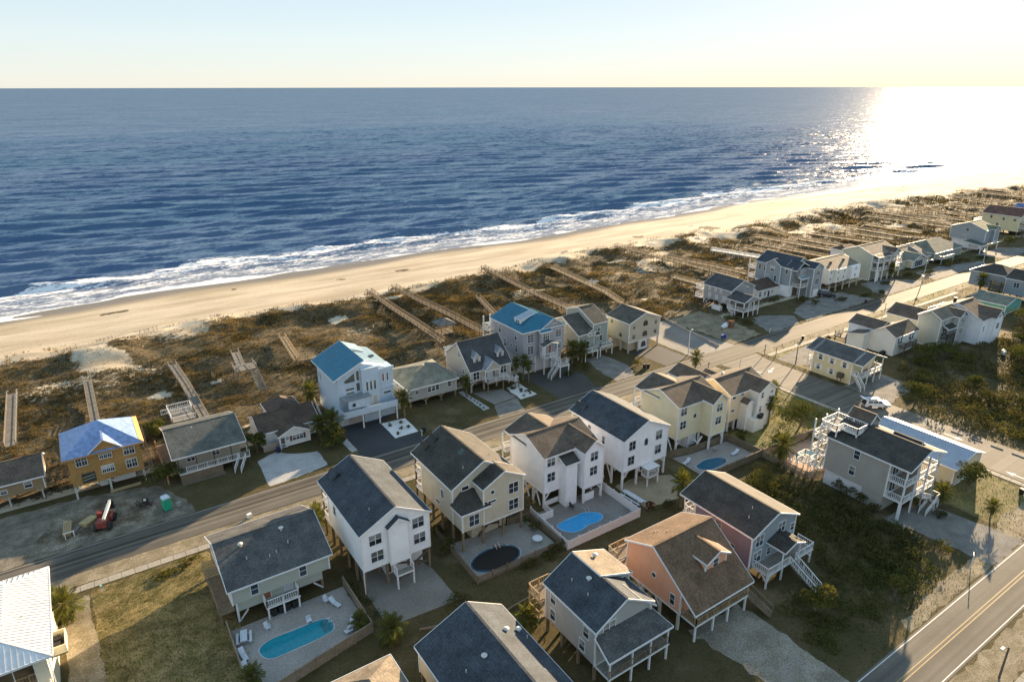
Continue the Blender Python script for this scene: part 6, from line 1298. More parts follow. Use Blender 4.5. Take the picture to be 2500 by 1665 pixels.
# bicycle against the wall
o = thing('bicycle', 'bicycle leaning on the white lower wall of the dark blue roofed house', 'bicycle', (31.6, 70.6, .02), .1)
for x in (-.52, .52): link('wheel', MB().tube([(x+.33*math.cos(t*math.pi/8), 0, .35+.33*math.sin(t*math.pi/8)) for t in range(17)], .03, 5).mesh('wheel', DARK), o)
link('frame', MB().tube([(-.52, 0, .35), (-.15, 0, .8), (.38, 0, .85), (.52, 0, .35)], .03, 5).tube([(-.52, 0, .35), (0, 0, .33), (.38, 0, .8)], .03, 5).mesh('frame', M_paint((.5, .1, .08))), o); link('handlebar', MB().beam((.38, -.3, 1.0), (.38, .3, 1.0), .04).mesh('handlebar', CHROME), o); link('saddle', MB().box(-.28, -.08, .9, -.02, .08, .96).mesh('saddle', DARK), o)
# ------------------------------------------------------------------ vehicles and building site
def car(label, x, y, r, c, cat='car', hatch=True):
    P = M_paint(c, .28, 'car_paint'); o = thing('parked_suv', label, cat, (x, y, .01), r); L, Wd = 5.1, 1.95
    prof = [(-2.45, .45), (-2.5, .95), (-2.38, 1.12), (-2.2, 1.72), (-1.9, 1.86), (.35, 1.86), (.72, 1.78), (1.35, 1.18), (2.3, 1.05), (2.52, .85), (2.52, .45)]
    for w_, nm in ((Wd/2, 'body'),):
        lo = [(px_, -w_, z) for px_, z in [q for q in prof if q[1] <= 1.2]]
        body = [(-2.45, .42), (-2.52, .9), (-2.42, 1.12), (1.35, 1.16), (2.3, 1.04), (2.54, .82), (2.54, .42)]
        link('body', MB().extr([(a, -w_, b) for a, b in body], (0, 2*w_, 0)).mesh('body', P), o)
    cab = [(-2.36, 1.125), (-2.15, 1.72), (-1.9, 1.83), (.35, 1.83), (.68, 1.75), (1.3, 1.165)]
    n = len(cab); mb = MB(); w0, w1 = .95, .78
    f = lambda z: w0 + (w1-w0)*(z-1.12)/.72
    V_ = [(a, -f(b), b) for a, b in cab] + [(a, f(b), b) for a, b in cab]; mb.v = V_
    mb.f = [tuple(range(n-1, -1, -1)), tuple(range(n, 2*n))] + [(i, (i+1) % n, n+(i+1) % n, n+i) for i in range(n)]
    link('cabin', mb.mesh('cabin', P), o)
    for s in (-1, 1):
        for a0, a1 in ((-2.0, -1.05), (-.95, .0), (.1, .85)):
            q = [(a0, 1.22), (a0+(.12 if a0 < -1.5 else 0), 1.68), (min(a1, .62), 1.68), (a1, 1.22)]
            link('side_window', MB().extr([(a, s*(f(b)+.004), b) for a, b in (q if s < 0 else q[::-1])], (0, s*.012, 0)).mesh('side_window', GLASS), o)
    link('windscreen', MB().poly([(1.27, -.85, 1.2), (1.27, .85, 1.2), (.74, .74, 1.73), (.74, -.74, 1.73)]).mesh('windscreen', GLASS), o)
    for ax_ in (-1.5, 1.55):
        for s in (-1, 1):
            w = link('wheel', MB().tube([(ax_, s*.72, .38), (ax_, s*1.0, .38)], .39, 14).mesh('wheel', M_paint((.025, .025, .025), .8, 'tyre')), o); link('rim', MB().tube([(ax_, s*1.0, .38), (ax_, s*1.02, .38)], .23, 10).mesh('rim', CHROME), w)
    for s in (-1, 1):
        link('roof_rack', MB().beam((-1.9, s*.62, 1.9), (.4, s*.62, 1.9), .05).mesh('roof_rack', DARK), o); link('headlight', MB().box(2.5, s*.7-.2, .8, 2.57, s*.7+.2, .98).mesh('headlight', M_paint((.7, .7, .7), .2)), o); link('tail_light', MB().box(-2.56, s*.8-.1, .9, -2.5, s*.8+.1, 1.1).mesh('tail_light', M_paint((.4, .03, .03), .3)), o)
    for k in range(3): link('rack_bar', MB().beam((-1.5+k*.8, -.62, 1.93), (-1.5+k*.8, .62, 1.93), .05).mesh('rack_bar', DARK), o)
    for k in (-.4, 0, .4): link('roof_board', MB().box(-1.9, k-.13, 1.96, .3, k+.13, 2.02).mesh('roof_board', PLA), o)
    if hatch:
        link('tailgate', MB().beam((-2.2, 0, 1.86), (-3.15, 0, 2.15), 1.6, .07).mesh('tailgate', P), o); link('boot_opening_shade', MB().box(-2.53, -.75, .62, -2.37, .75, 1.7).mesh('boot_opening_shade', DARK), o)  # dark block: shade inside the open boot put into the colour
    return o
car('white sport utility vehicle with raised tailgate and boards on its roof on the side street', 132.4, 61.9, -.66, (.74, .75, .77), 'car')
car('dark car parked under the slate blue house', 196.2, 113.2, -1.0, (.05, .05, .06), 'car', False)
RED = M_paint((.24, .06, .05), .5, 'machine_red')
o = thing('telehandler', 'red telehandler with raised pale boom in front of the plywood house', 'forklift', (-3.3, 105.4, 0), 1.25)
link('body', MB().box(-1.9, -.7, .7, 1.7, .7, 1.3).extr([(-1.9, -.7, 1.3), (-.4, -.7, 1.3), (-.6, -.7, 1.7), (-1.9, -.7, 1.6)], (0, 1.4, 0)).mesh('body', RED), o); link('cab', MB().box(-.3, .1, 1.3, .8, .85, 2.3).mesh('cab', M_paint((.2, .04, .03))), o); link('pane', MB().box(-.2, .08, 1.6, .7, .1, 2.2).mesh('pane', GLASS), o)
link('boom', MB().beam((-1.5, -.35, 1.9), (2.6, -.35, 2.6), .36).mesh('boom', M_paint((.55, .57, .54))), o); link('engine_cover', MB().box(-.2, -1.0, .8, 1.4, -.72, 1.5).mesh('engine_cover', RED), o)
for sx in (-1.3, 1.2):
    for sy in (-.95, .95): link('wheel', MB().tube([(sx, sy-.2, .6), (sx, sy+.2, .6)], .6, 14).mesh('wheel', DARK), o)
link('fork_carriage', MB().box(2.5, -.8, 1.2, 2.62, .2, 2.7).box(2.6, -.75, 1.2, 3.6, -.6, 1.26).box(2.6, 0, 1.2, 3.6, .15, 1.26).mesh('fork_carriage', DARK), o)
GRN = M_paint((.03, .42, .24), .5, 'green_plastic')
o = thing('portable_toilet', 'green portable toilet with pale roof by the building site', 'portable toilet', (5.1, 104.6, 0), .25)
link('cabin', MB().box(-.55, -.55, .1, .55, .55, 2.1).mesh('cabin', GRN), o); link('roof', MB().extr([(-.6, -.6, 2.11), (.6, -.6, 2.11), (.42, -.6, 2.35), (-.42, -.6, 2.35)], (0, 1.2, 0)).mesh('roof', M_paint((.6, .66, .74))), o); link('door', MB().box(-.4, -.58, .15, .4, -.552, 2.0).mesh('door', M_paint((.03, .36, .22))), o); link('base', MB().box(-.6, -.6, 0, .6, .6, .09).mesh('base', DARK), o)
o = thing('lumber_stack', 'long stack of pale timber boards beside the road on the building site', 'lumber', (-8.2, 107.2, 0), 1.5)
for k in range(3):
    for i in range(5): link('board', MB().box(-1.9, -.55+i*.22, .06+k*.16, 1.9+random.uniform(-.3, .2), -.36+i*.22, .2+k*.16).mesh('board', WOOD_T), o)
o = thing('sawhorse', 'white sawhorse at the road end of the timber stack', 'sawhorse', (-8.0, 105.0, 0), .1); link('top_beam', MB().box(-.7, -.06, .75, .7, .06, .87).mesh('top_beam', WHITE), o)
for sx in (-.55, .55):
    for sy in (-.3, .3): link('leg', MB().beam((sx, sy, 0), (sx, 0, .78), .08).mesh('leg', WHITE), o)
o = thing('board_pile', 'square pile of yellowish sheathing boards beside the telehandler', 'board pile', (-5.4, 107.4, 0), .7)
for i in range(5): link('board', MB().box(-1.1, -.7, .05+i*.11, 1.1, .7, .15+i*.11).mesh('board', M_wood((.42, .34, .17))), o)
o = thing('bricks_pallet', 'low pallet of grey rubble along the building site path', 'pallet', (-6.8, 106.8, 0), 1.1)
for i in range(8): link('block', MB().box(-1.6+i*.4, -.2, .0, -1.25+i*.4, .2, .25).mesh('block', CONC_D), o)
o = thing('debris_heap', 'dark heap of site debris with a white sheet right of the telehandler', 'debris', (2.4, 107.8, 0)); mb = MB()
for i in range(26): a, rr = random.uniform(0, 6.28), random.uniform(0, 1.3); mb.beam((rr*math.cos(a), rr*math.sin(a), .05), (rr*math.cos(a)+random.uniform(-.6, .6), rr*math.sin(a)+random.uniform(-.6, .6), random.uniform(.3, 1.0)), .16, .1)
link('debris', mb.mesh('debris', M_wood((.07, .055, .04))), o); link('white_sheet', MB().box(-.2, -.35, .95, .15, -.05, 1.15).mesh('white_sheet', WHITE), o)
for l, x, y, c in (('grey utility box beside the portable toilet', 6.7, 104.5, (.3, .33, .3)), ('small white box on the lit pavement above the grey shingle roof', 15.2, 95.0, (.8, .8, .78))):
    o = thing('utility_box', l, 'box', (x, y, 0), .3); link('cabinet', MB().box(-.35, -.25, .1, .35, .25, .75).mesh('cabinet', M_paint(c)), o); link('plinth', MB().box(-.4, -.3, 0, .4, .3, .09).mesh('plinth', CONC_D), o)
# boat and scrap heap on the vacant lot
o = thing('scrap_heap', 'heap of orange and pale scrap with a broken boat hull on the vacant lot', 'debris heap', (146.4, 111.6, 0), .2)
link('boat_hull', MB().tube([(-2.6, 0, .9), (-1.6, .2, .6), (0, .4, .5), (1.2, .6, .6)], [.1, .6, .75, .6], 10).mesh('boat_hull', PLA), o)
mb = MB()
for i in range(30): mb.beam((random.uniform(0, 3), random.uniform(-1.2, 1.2), .05), (random.uniform(0, 3), random.uniform(-1.2, 1.2), random.uniform(.5, 1.7)), .18, .12)
link('scrap_timber', mb.mesh('scrap_timber', M_wood((.30, .14, .07))), o); link('orange_sheet', MB().extr([(1.2, -.8, 1.5), (3.0, -.9, 1.7), (3.2, .4, 1.3), (1.4, .6, 1.6)], (0, 0, .05)).mesh('orange_sheet', M_paint((.6, .2, .06))), o)
BLU = M_paint((.03, .06, .35), .45, 'blue_plastic')
def bin_(label, x, y, mat, g='wheeled rubbish bins', z=0):
    o = thing('wheeled_bin', label, 'bin', (x, y, z), random.uniform(0, 6), g); mb = MB(); mb.v = [(-.22, -.25, .05), (.22, -.25, .05), (.22, .25, .05), (-.22, .25, .05), (-.3, -.34, 1.0), (.3, -.34, 1.0), (.3, .34, 1.0), (-.3, .34, 1.0)]
    mb.f = [(0, 3, 2, 1), (4, 5, 6, 7), (0, 1, 5, 4), (1, 2, 6, 5), (2, 3, 7, 6), (3, 0, 4, 7)]; link('tub', mb.mesh('tub', mat), o); link('lid', MB().box(-.32, -.37, 1.01, .33, .37, 1.07).mesh('lid', mat), o)
    for s in (-1, 1): link('wheel', MB().tube([(-.24, s*.2-.03, .1), (-.24, s*.2+.03, .1)], .1, 8).mesh('wheel', DARK), o)
bin_('left blue bin at the edge of the vacant lot', 138.6, 106.6, BLU); bin_('right blue bin at the edge of the vacant lot', 139.4, 106.4, BLU); bin_('dark bin beside the lit grass strip near the black asphalt drive', 108.2, 103.2, DARK); bin_('second dark bin tipped near the black asphalt drive', 107.4, 103.6, DARK)
bin_('dark bin at the road edge in front of the beige stilt house', 199.8, 102.6, DARK); bin_('dark bin on the pavement above the yellow house', 155.4, 94.2, DARK); bin_('dark bin at the road edge in front of the hip roof house', 50.0, 104.6, DARK); bin_('dark bin beside the cottage entry', 24.6, 112.6, M_paint((.03, .03, .1)))
bin_('lone dark bin with white lid on the lawn near the lower right road', 120.8, 31.2, DARK)
# ------------------------------------------------------------------ lamps, signs, hydrants
LP = M_paint((.62, .60, .55), .5, 'pole_grey'); LPD = M_wood((.16, .12, .085))
def lamp(label, x, y, h, arm, mat, g='street lamps'):
    o = thing('street_lamp', label, 'street lamp', (x, y, 0), 0, g); link('pole', MB().tube([(0, 0, -.2), (0, 0, h)], [.13, .09], 8).mesh('pole', mat), o)
    ax_, ay = arm; link('arm', MB().tube([(0, 0, h-.2), (ax_*.5, ay*.5, h+.1), (ax_, ay, h+.1)], .04, 6).mesh('arm', mat), o); link('lamp_head', MB().box(ax_-.3, ay-.14, h+.02, ax_+.3, ay+.14, h+.18).mesh('lamp_head', M_paint((.66, .66, .64))), o)
lamp('white lamp post at the parking area by the sea', 122.3, 103.6, 6.3, (.9, .2), WHITE); lamp('tall lamp post near the sage balcony house', 238.8, 104.9, 7.4, (2.0, -.6), LP); lamp('farther tall lamp post near the mossy hip roof house', 283.9, 105.2, 7.4, (2.0, -.6), LP)
lamp('slender dark lamp post on the grass at the side street corner', 139.2, 85.2, 4.6, (-.5, .3), DARK); lamp('lamp post beside the walk in the lower right corner', 77.2, 16.9, 4.4, (-.9, .3), LPD)
o = thing('utility_pole', 'pole with white box on top at the shore road bend', 'pole', (231.5, 101.9, 0)); link('pole', MB().tube([(0, 0, -.2), (0, 0, 3.6)], .1, 8).mesh('pole', LP), o); link('box', MB().box(-.3, -.25, 3.3, .3, .25, 3.9).mesh('box', WHITE), o)
def signpost(label, x, y, h, w, hh, face, mat=WHITE, pm=WHITE, r=0, arm=False):
    o = thing('sign_post', label, 'sign', (x, y, 0), r); link('post', MB().box(-.06, -.06, -.2, .06, .06, h).mesh('post', pm), o)
    if arm: link('arm', MB().box(.06, -.04, h-.2, w+.25, .04, h-.1).mesh('arm', pm), o); link('panel', MB().box(.15, -.02, h-.28-hh, .15+w, .02, h-.28).mesh('panel', mat), o)
    else: link('panel', MB().box(-w/2, -.1, h-hh, w/2, -.062, h).mesh('panel', mat), o)
signpost('white hanging sale sign beside the gravel drive at the lower right road', 94.6, 27.4, 2.1, .75, .6, 0, M_paint((.1, .1, .12)), WHITE, .4, True); signpost('second hanging sale sign among the weeds at the lower right road', 79.9, 28.0, 2.1, .75, .6, 0, M_paint((.6, .6, .6)), DARK, .4, True)
signpost('green street name sign at the side street corner', 124.6, 90.0, 2.6, .9, .2, 0, M_paint((.03, .2, .12)), LP, .6); signpost('small dark stop sign back at the side street corner', 126.2, 91.2, 2.2, .65, .65, 0, M_paint((.2, .18, .17)), LP, .3); signpost('short dark post sign near the palm on the corner', 118.9, 94.4, 2.0, .4, .5, 0, M_paint((.1, .1, .1)), LPD)
for l, x, y in (('slim pole on the grass strip left of the yellow house', 138.7, 90.4), ('slim pole at the corner of the grass strip', 137.9, 93.0), ('slim dark post at the road beside the white house', 196.0, 94.6)): signpost(l, x, y, 2.8, .3, .35, 0, M_paint((.15, .15, .14)), LPD)
for i, (x, y) in enumerate(((134.2, 47.0), (134.4, 43.6), (134.4, 40.2), (134.4, 36.8))):
    o = thing('wheel_stop', ['first concrete wheel stop along the side street counted from the sea', 'second concrete wheel stop along the side street counted from the sea', 'third concrete wheel stop along the side street counted from the sea', 'fourth concrete wheel stop along the side street, nearest the lower right road'][i], 'wheel stop', (x, y, .012), 1.57, 'wheel stops along the side street'); link('block', MB().extr([(-1, -.1, 0), (-1, .1, 0), (-1, .06, .14), (-1, -.06, .14)], (2, 0, 0)).mesh('block', CONC_D), o)
    for sx in (-.7, .7): link('pin', MB().tube([(sx, 0, .13), (sx, 0, .16)], .04, 6).mesh('pin', DARK), o)
for l, x, y in (('mailbox post at the corner of the white gravel bed', 49.0, 103.4), ('mailbox post before the white metal roofed house lawn', -5.0, 88.8), ('mailbox by the drive of the grey screened porch house', 152.6, 102.3)):
    o = thing('mailbox', l, 'mailbox', (x, y, 0), .2); link('post', MB().box(-.05, -.05, -.1, .05, .05, 1.0).mesh('post', WHITE), o); link('box', MB().box(-.12, -.25, 1.0, .12, .25, 1.25).mesh('box', M_paint((.25, .4, .35))), o)
o = thing('small_boat', 'pale upturned dinghy lying in the thicket', 'boat', (186.8, 60.0, .3), .4); link('hull', MB().tube([(-1.8, 0, .25), (-1, 0, .3), (0, 0, .35), (1, 0, .3), (1.8, 0, .2)], [.1, .5, .6, .5, .1], 8).mesh('hull', M_paint((.55, .66, .74))), o); link('keel', MB().beam((-1.6, 0, .62), (1.6, 0, .62), .06, .5).mesh('keel', M_paint((.5, .6, .68))), o)
# ------------------------------------------------------------------ palms
LF_PALM = M_leaf((.075, .085, .022), (.13, .13, .04), .3); LF_DRY = M_leaf((.16, .115, .05), (.22, .16, .07), .2)
BARK = M_speck('bark', (.16, .125, .085), 9, .4, .2, .95); BARK_P = M_speck('palm_trunk', (.19, .15, .10), 7, .45, .2, .95, bmp=.8)
def frond_mesh(L, droop, seed, mat):
    rr = random.Random(seed); v = []; f = []; tint = []
    def P(s): return Vector((s * L * (1 - .12 * s * droop), 0, L * (.10 * s - droop * s * s * .5)))
    pp = [P(i/5) for i in range(6)]
    n = 0
    for i in range(5):
        a, b = pp[i], pp[i+1]; w = .05 - .007 * i
        v += [tuple(a + Vector((0, -w, 0))), tuple(a + Vector((0, w, 0))), tuple(b + Vector((0, w*.9, 0))), tuple(b + Vector((0, -w*.9, 0)))]; f.append((n, n+1, n+2, n+3)); tint += [.6]*4; n += 4
    for i in range(11):
        s = .30 + .07 * i; c = P(min(s, 1)); ll = L * (.30 + .26 * math.sin(math.pi * min(1, (s-.15)/.95))) * rr.uniform(.85, 1.1); ang = math.radians(62 - 5.0 * i)
        for k in (-1, 1):
            d = Vector((math.cos(ang), k * math.sin(ang), -.18 - .35 * droop * rr.uniform(.6, 1.3))).normalized(); tip = c + d * ll; sd_ = Vector((-d.y, d.x, 0)).normalized() * (.055 * L / 1.8)
            mid = c + d * ll * .5 + Vector((0, 0, .05 * L)); t = rr.random()
            v += [tuple(c), tuple(mid + sd_), tuple(tip), tuple(mid - sd_)]; f.append((n, n+1, n+2, n+3)); tint += [t]*4; n += 4
    return npmesh('frond', v, f, None, mat, {'tint': tint})
FR = [frond_mesh(1.55, d, i, LF_PALM) for i, d in enumerate((.25, .55, .9, 1.3))]; FRD = [frond_mesh(1.6, 1.9, 9, LF_DRY)]
PG = 'cabbage palms in the gardens'
def palm(label, x, y, h, sc=1.0, n=36, group=PG):
    o = thing('palm_tree', label, 'palm', (x, y, 0), random.uniform(0, 6), group); lx, ly = random.uniform(-.06, .06)*h, random.uniform(-.06, .06)*h
    link('trunk', MB().tube([(0, 0, -.3), (lx*.3, ly*.3, h*.4), (lx, ly, h)], [.22*sc, .17*sc, .2*sc], 8).mesh('trunk', BARK_P), o)
    for i in range(n):
        e_ = (i / n); fr = link('frond', FR[min(3, int(e_ * 4 + random.uniform(-.5, .5))) if e_ > .1 else 0], o, (lx, ly, h + .15 * sc)); fr.scale = (sc * random.uniform(.85, 1.15),) * 3
        fr.rotation_euler = (0, -math.radians(80 - 125 * e_) , i * 2.399)
    for i in range(4):
        fr = link('frond', FRD[0], o, (lx, ly, h)); fr.scale = (sc * .8,) * 3; fr.rotation_euler = (0, math.radians(30), i * 1.7 + 1)
for a in (('broad low palm between the white metal roof and the sandy path', -9.1, 85.8, 2.3, 1.25), ('palm tucked behind the grey shingled roof corner', 22.6, 85.6, 2.8, 1.0), ('left palm of the dark clump beside the cottage', 32.6, 112.6, 3.4, 1.0), ('sunlit right palm of the dark clump beside the cottage', 34.4, 111.2, 4.0, 1.25), ('palm in the dune scrub left of the tall pale blue house', 35.7, 127.8, 3.4, 1.1),
    ('dark palm in front of the low hip roof house steps', 49.8, 112.6, 4.0, 1.0), ('slim palm at the shell path by the dormer house', 65.0, 113.8, 3.2, .8), ('left slim palm of three by the grey house garage', 78.3, 114.6, 4.4, .8), ('middle slim palm of three by the grey house garage', 79.9, 114.2, 4.6, .8), ('right slim palm of three by the grey house garage', 79.9, 111.8, 4.2, .75),
    ('bushy palm before the olive green house, left one', 95.1, 115.4, 3.6, 1.2), ('bushy palm before the olive green house, right one', 97.2, 114.4, 3.4, 1.1), ('tall round palm between the tan gravel drive and the mauve house', 72.3, 59.8, 4.4, 1.15), ('round palm inside the terrace house back yard', 96.2, 59.0, 3.6, 1.3), ('slender palm on the lawn right of the cream corner house', 107.5, 69.5, 4.6, .9),
    ('wind blown palm on the shore road corner by the side street', 117.9, 97.3, 2.4, 1.0), ('small palm on the bright lawn under the side street wall', 119.3, 77.1, 1.6, .9), ('palm at the foot of the terrace house front stairs', 106.4, 37.0, 2.6, .85), ('palm on the lower lawn near the road, with dark trunk', 109.2, 31.0, 2.2, .65),
    ('palm in front of the sage balcony house', 233.3, 113.0, 3.6, 1.1), ('backlit palm at the right edge by the slate blue deck house', 237.4, 87.2, 5.0, 1.2), ('small palm beside the grey slate roofed house west wall', 37.6, 52.4, 1.8, 1.0), ('small palm at the bottom corner of the long pool fence', 7.6, 62.2, 1.6, .8), ('palm growing in the dark lawn below the long pool fence', 23.1, 59.8, 2.0, 1.0), ('small palm inside the right corner of the long pool fence', 20.6, 64.0, 1.2, .7)): palm(*a)
# ------------------------------------------------------------------ leafy crowns
def leafcloud(blobs, n, size, mat, name='crown', flat=.0):
    c = np.array(blobs, float); w = c[:, 3]*c[:, 4]*c[:, 5]; w = w**.7; w /= w.sum(); k = RNG.choice(len(c), n, p=w)
    d = RNG.normal(size=(n, 3)); d /= np.linalg.norm(d, axis=1)[:, None]; d[:, 2] = np.where(d[:, 2] < -.3, -d[:, 2]*.6, d[:, 2])
    r = RNG.random(n) ** .33; r = .55 + .5 * r
    p = c[k, :3] + d * r[:, None] * c[k, 3:6]; p += RNG.normal(size=(n, 3)) * .12 * size
    u = RNG.normal(size=(n, 3)); u += d * .2; nrm = d * .6 + RNG.normal(size=(n, 3)) * .6 + np.array([0, 0, .3]); nrm /= np.linalg.norm(nrm, axis=1)[:, None]
    a = np.cross(nrm, u); a /= np.linalg.norm(a, axis=1)[:, None]; b_ = np.cross(nrm, a); s = size * RNG.uniform(.6, 1.3, n)[:, None] * .5
    V = np.stack([p - a*s, p - b_*s*.55, p + a*s, p + b_*s*.55], 1).reshape(-1, 3); F = np.arange(4*n).reshape(-1, 4)
    t = np.clip(RNG.random(len(c))[k] * .6 + RNG.random(n) * .5, 0, 1)
    return npmesh(name, V, F, None, mat, {'tint': np.repeat(t, 4)})
def blobs_for(rx, ry, h, n=9, base=.35):
    out = []
    for i in range(n):
        a = random.uniform(0, 6.28); q = math.sqrt(random.random()) * .7; z = h * (base + (1 - base) * random.uniform(.15, .8)); k = random.uniform(.35, .55)
        out.append((rx*q*math.cos(a), ry*q*math.sin(a), z, rx*k, ry*k, h*(1-base)*random.uniform(.22, .36)))
    return out
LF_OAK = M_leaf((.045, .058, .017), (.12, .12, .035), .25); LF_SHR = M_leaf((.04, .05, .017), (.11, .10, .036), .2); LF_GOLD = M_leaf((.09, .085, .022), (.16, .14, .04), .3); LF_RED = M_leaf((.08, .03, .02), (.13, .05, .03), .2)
def tree(label, x, y, rx, ry, h, mat=LF_OAK, n=1700, size=.34, name='tree', cat='tree', group=None):
    o = thing(name, label, cat, (x, y, 0), 0, group); bl = blobs_for(rx, ry, h)
    mb = MB().tube([(0, 0, -.3), (.05, .03, h*.25), (.1, -.05, h*.55)], [.05*h, .04*h, .02*h], 7)
    link('trunk', mb.mesh('trunk', BARK), o); lm = MB()
    for b in bl[:6]: lm.tube([(0.05, 0, h*.22), (b[0]*.5, b[1]*.5, (h*.3+b[2])*.5), (b[0], b[1], b[2])], [.03*h, .02*h, .008*h], 5)
    link('limbs', lm.mesh('limbs', BARK), o); link('crown', leafcloud(bl, n, size, mat), o)
def shrub(label, x, y, rx, ry, h, mat=LF_SHR, n=420, size=.26, group=None, name='shrub', cat='shrub'):
    o = thing(name, label, cat, (x, y, 0), 0, group); bl = blobs_for(rx, ry, h, 6, .05); mb = MB()
    for b in bl[:4]: mb.tube([(0, 0, -.1), (b[0]*.6, b[1]*.6, b[2]*.8)], [.04, .015], 5)
    link('stems', mb.mesh('stems', BARK), o); link('crown', leafcloud(bl, n, size, mat), o)
for a in (('dense dark oak between the plywood house and the long porch house', 6.0, 112.6, 2.9, 2.6, 4.2), ('dark tree behind the half built plywood house', 7.0, 131.5, 2.4, 2.4, 3.6), ('dark leafy mass below the palms beside the cottage', 33.6, 109.2, 3.0, 2.6, 2.6), ('dark tree left of the cottage entry', 21.4, 114.6, 1.8, 2.0, 3.6), ('large round dark tree on the lawn right of the cream corner house', 112.2, 65.6, 4.2, 4.0, 4.6), ('leafy dark tree in front of the long white metal roofed building', 114.6, 36.6, 2.4, 2.4, 5.0), ('dark rounded bush tree beside the parked white vehicle', 141.8, 58.6, 4.0, 3.4, 3.2),
    ('bright green spreading tree right of the yellow house thicket', 183.0, 55.0, 4.0, 4.0, 4.4), ('tree in front of the grey green balcony house', 172, 67.0, 3.6, 3.0, 4.2), ('dark tree between the white house and the yellow house', 165.4, 69.0, 3.6, 3.0, 4.4), ('round dark tree at the right edge below the teal house', 214, 66.0, 5.0, 4.6, 5.2), ('dark tree beside the far slate blue tree house', 322, 112, 4.2, 3.6, 5.0), ('lit leafy tree at the right edge of the thicket', 190.0, 50.0, 3.4, 3.4, 4.0)): tree(*a)
tree('tangled sunlit tree right of the coral house', 69.0, 34.4, 2.3, 2.1, 4.2, LF_GOLD, 1500); tree('sunlit sapling at the lower right road edge', 80.0, 30.2, 1.3, 1.3, 3.6, LF_GOLD, 700, .28); tree('tall sunlit thicket tree between the small pool and the mauve house', 85.6, 55.2, 3.4, 2.6, 3.0, LF_GOLD, 1500, .3); tree('reddish bare shrub tree beside the thicket post', 101.2, 38.8, .7, .7, 3.0, LF_GOLD, 240, .25)  # sunlit trees: golden leaves carry the sunlight in their colour
SG = 'garden and hedge shrubs'
k = 0
SHR = [('round dark shrub left of the tan house piles', 37.0, 75.4, 1.3, 1.2, 1.6), ('larger dark shrub at the corner of the covered pool deck', 36.4, 70.6, 1.7, 1.5, 2.0), ('dark shrub between the covered pool and the vinyl fence', 49.8, 68.4, 1.5, 1.4, 1.8), ('shrub outside the lower right corner of the covered pool fence', 49.6, 62.0, 1.6, 1.2, 1.5), ('second shrub outside the covered pool fence', 47.4, 61.6, 1.3, 1.1, 1.3), ('dark shrub at the lower edge of the covered pool fence', 44.4, 61.6, 1.5, 1.0, 1.3), ('dark shrub beside the tall round palm', 70.6, 60.8, 1.3, 1.1, 1.4), ('reddish shrub at the end of the pale blue picnic table', 67.8, 61.8, 1.1, 1.0, 1.2),
    ('shrub at the concrete drive corner above the slate roof', 32.6, 60.8, 1.7, 1.5, 1.2), ('dark shrub row end under the terrace house wall', 97.0, 48.4, 1.6, 1.2, 2.0), ('second shrub under the terrace house wall', 96.8, 46.4, 1.5, 1.3, 2.2), ('third shrub under the terrace house wall', 96.6, 44.2, 1.6, 1.3, 2.0), ('fourth shrub under the terrace house wall', 96.4, 42.2, 1.5, 1.2, 1.6), ('dark shrub at the terrace house drive edge', 103.6, 35.6, 1.2, 1.0, 1.0), ('rounded sunlit shrub beside the terrace house drive', 95.4, 31.6, 1.6, 1.4, 1.6), ('small shrub under the cream corner house bump', 99.0, 69.0, 1.4, 1.2, 1.3), ('shrub between the cream corner house and the pool fence', 97.0, 68.0, 1.3, 1.2, 1.2),
    ('dark shrub on the lawn by the terrace house fence', 104.0, 64.6, 1.4, 1.2, 1.3), ('sunlit shrub by the terrace house roof deck', 109.6, 60.6, 1.6, 1.4, 1.6), ('round clipped bush beside the white house deck', 159.6, 90.0, 1.2, 1.2, 1.6), ('dark shrub at the vacant lot far edge', 152.4, 114.6, 2.6, 2.2, 1.6), ('second dark shrub at the vacant lot far edge', 154.0, 110.4, 2.4, 2.6, 1.5), ('dark garden shrub before the white ranch house', 178, 119.6, 2.2, 1.6, 1.4), ('dark garden shrub left of the slate blue garage', 183.0, 113.6, 2.2, 2.0, 1.8), ('tall dark garden shrub at the slate blue drive', 186.2, 110.4, 1.8, 1.6, 2.0), ('low dark hedge before the beige stilt house', 196, 108.2, 3.2, 1.4, .9), ('second low dark hedge before the beige stilt house', 207, 106.6, 3.2, 1.4, .9), ('small round hedge before the sage balcony house', 213.6, 105.4, 1.6, 1.4, 1.0),
    ('hedge between the drives of the sage balcony house', 226, 110.6, 3.6, 1.3, .9), ('hedge in front of the olive porch house, left', 243, 111, 3.6, 1.8, 1.3), ('hedge in front of the olive porch house, right', 252, 108.6, 4.0, 1.8, 1.3), ('dark hedge before the mossy hip roof house, left', 268, 110.4, 4.2, 2.2, 1.6), ('dark hedge before the mossy hip roof house, right', 278, 110.2, 4.2, 2.2, 1.6), ('dark hedge before the upper box house', 292, 109, 4.4, 2.2, 1.4), ('sunlit grassy clump at the road edge by the bins', 107.4, 105.6, 1.4, 1.3, 1.3), ('shrubs hiding the grey house spiral steps', 91.0, 110.6, 2.2, 1.6, 1.2), ('dark undergrowth before the olive green house', 94.6, 111.6, 2.4, 2.4, 1.6), ('weedy shrub on the dry lawn by the pavement', 2.2, 87.8, 2.2, 1.2, .8), ('second weedy shrub on the dry lawn by the pavement', 5.4, 88.6, 1.8, 1.0, .8)]
for s in SHR: shrub(*s[:6], mat=(LF_GOLD if ('sunlit' in s[0] or 'weedy' in s[0] or 'lawn' in s[0]) else LF_RED if 'reddish' in s[0] else LF_SHR), n=int(260 + 90*s[3]*s[4]), group=SG)  # shrubs named as sunlit get brighter golden leaves: sunlight put into the colour
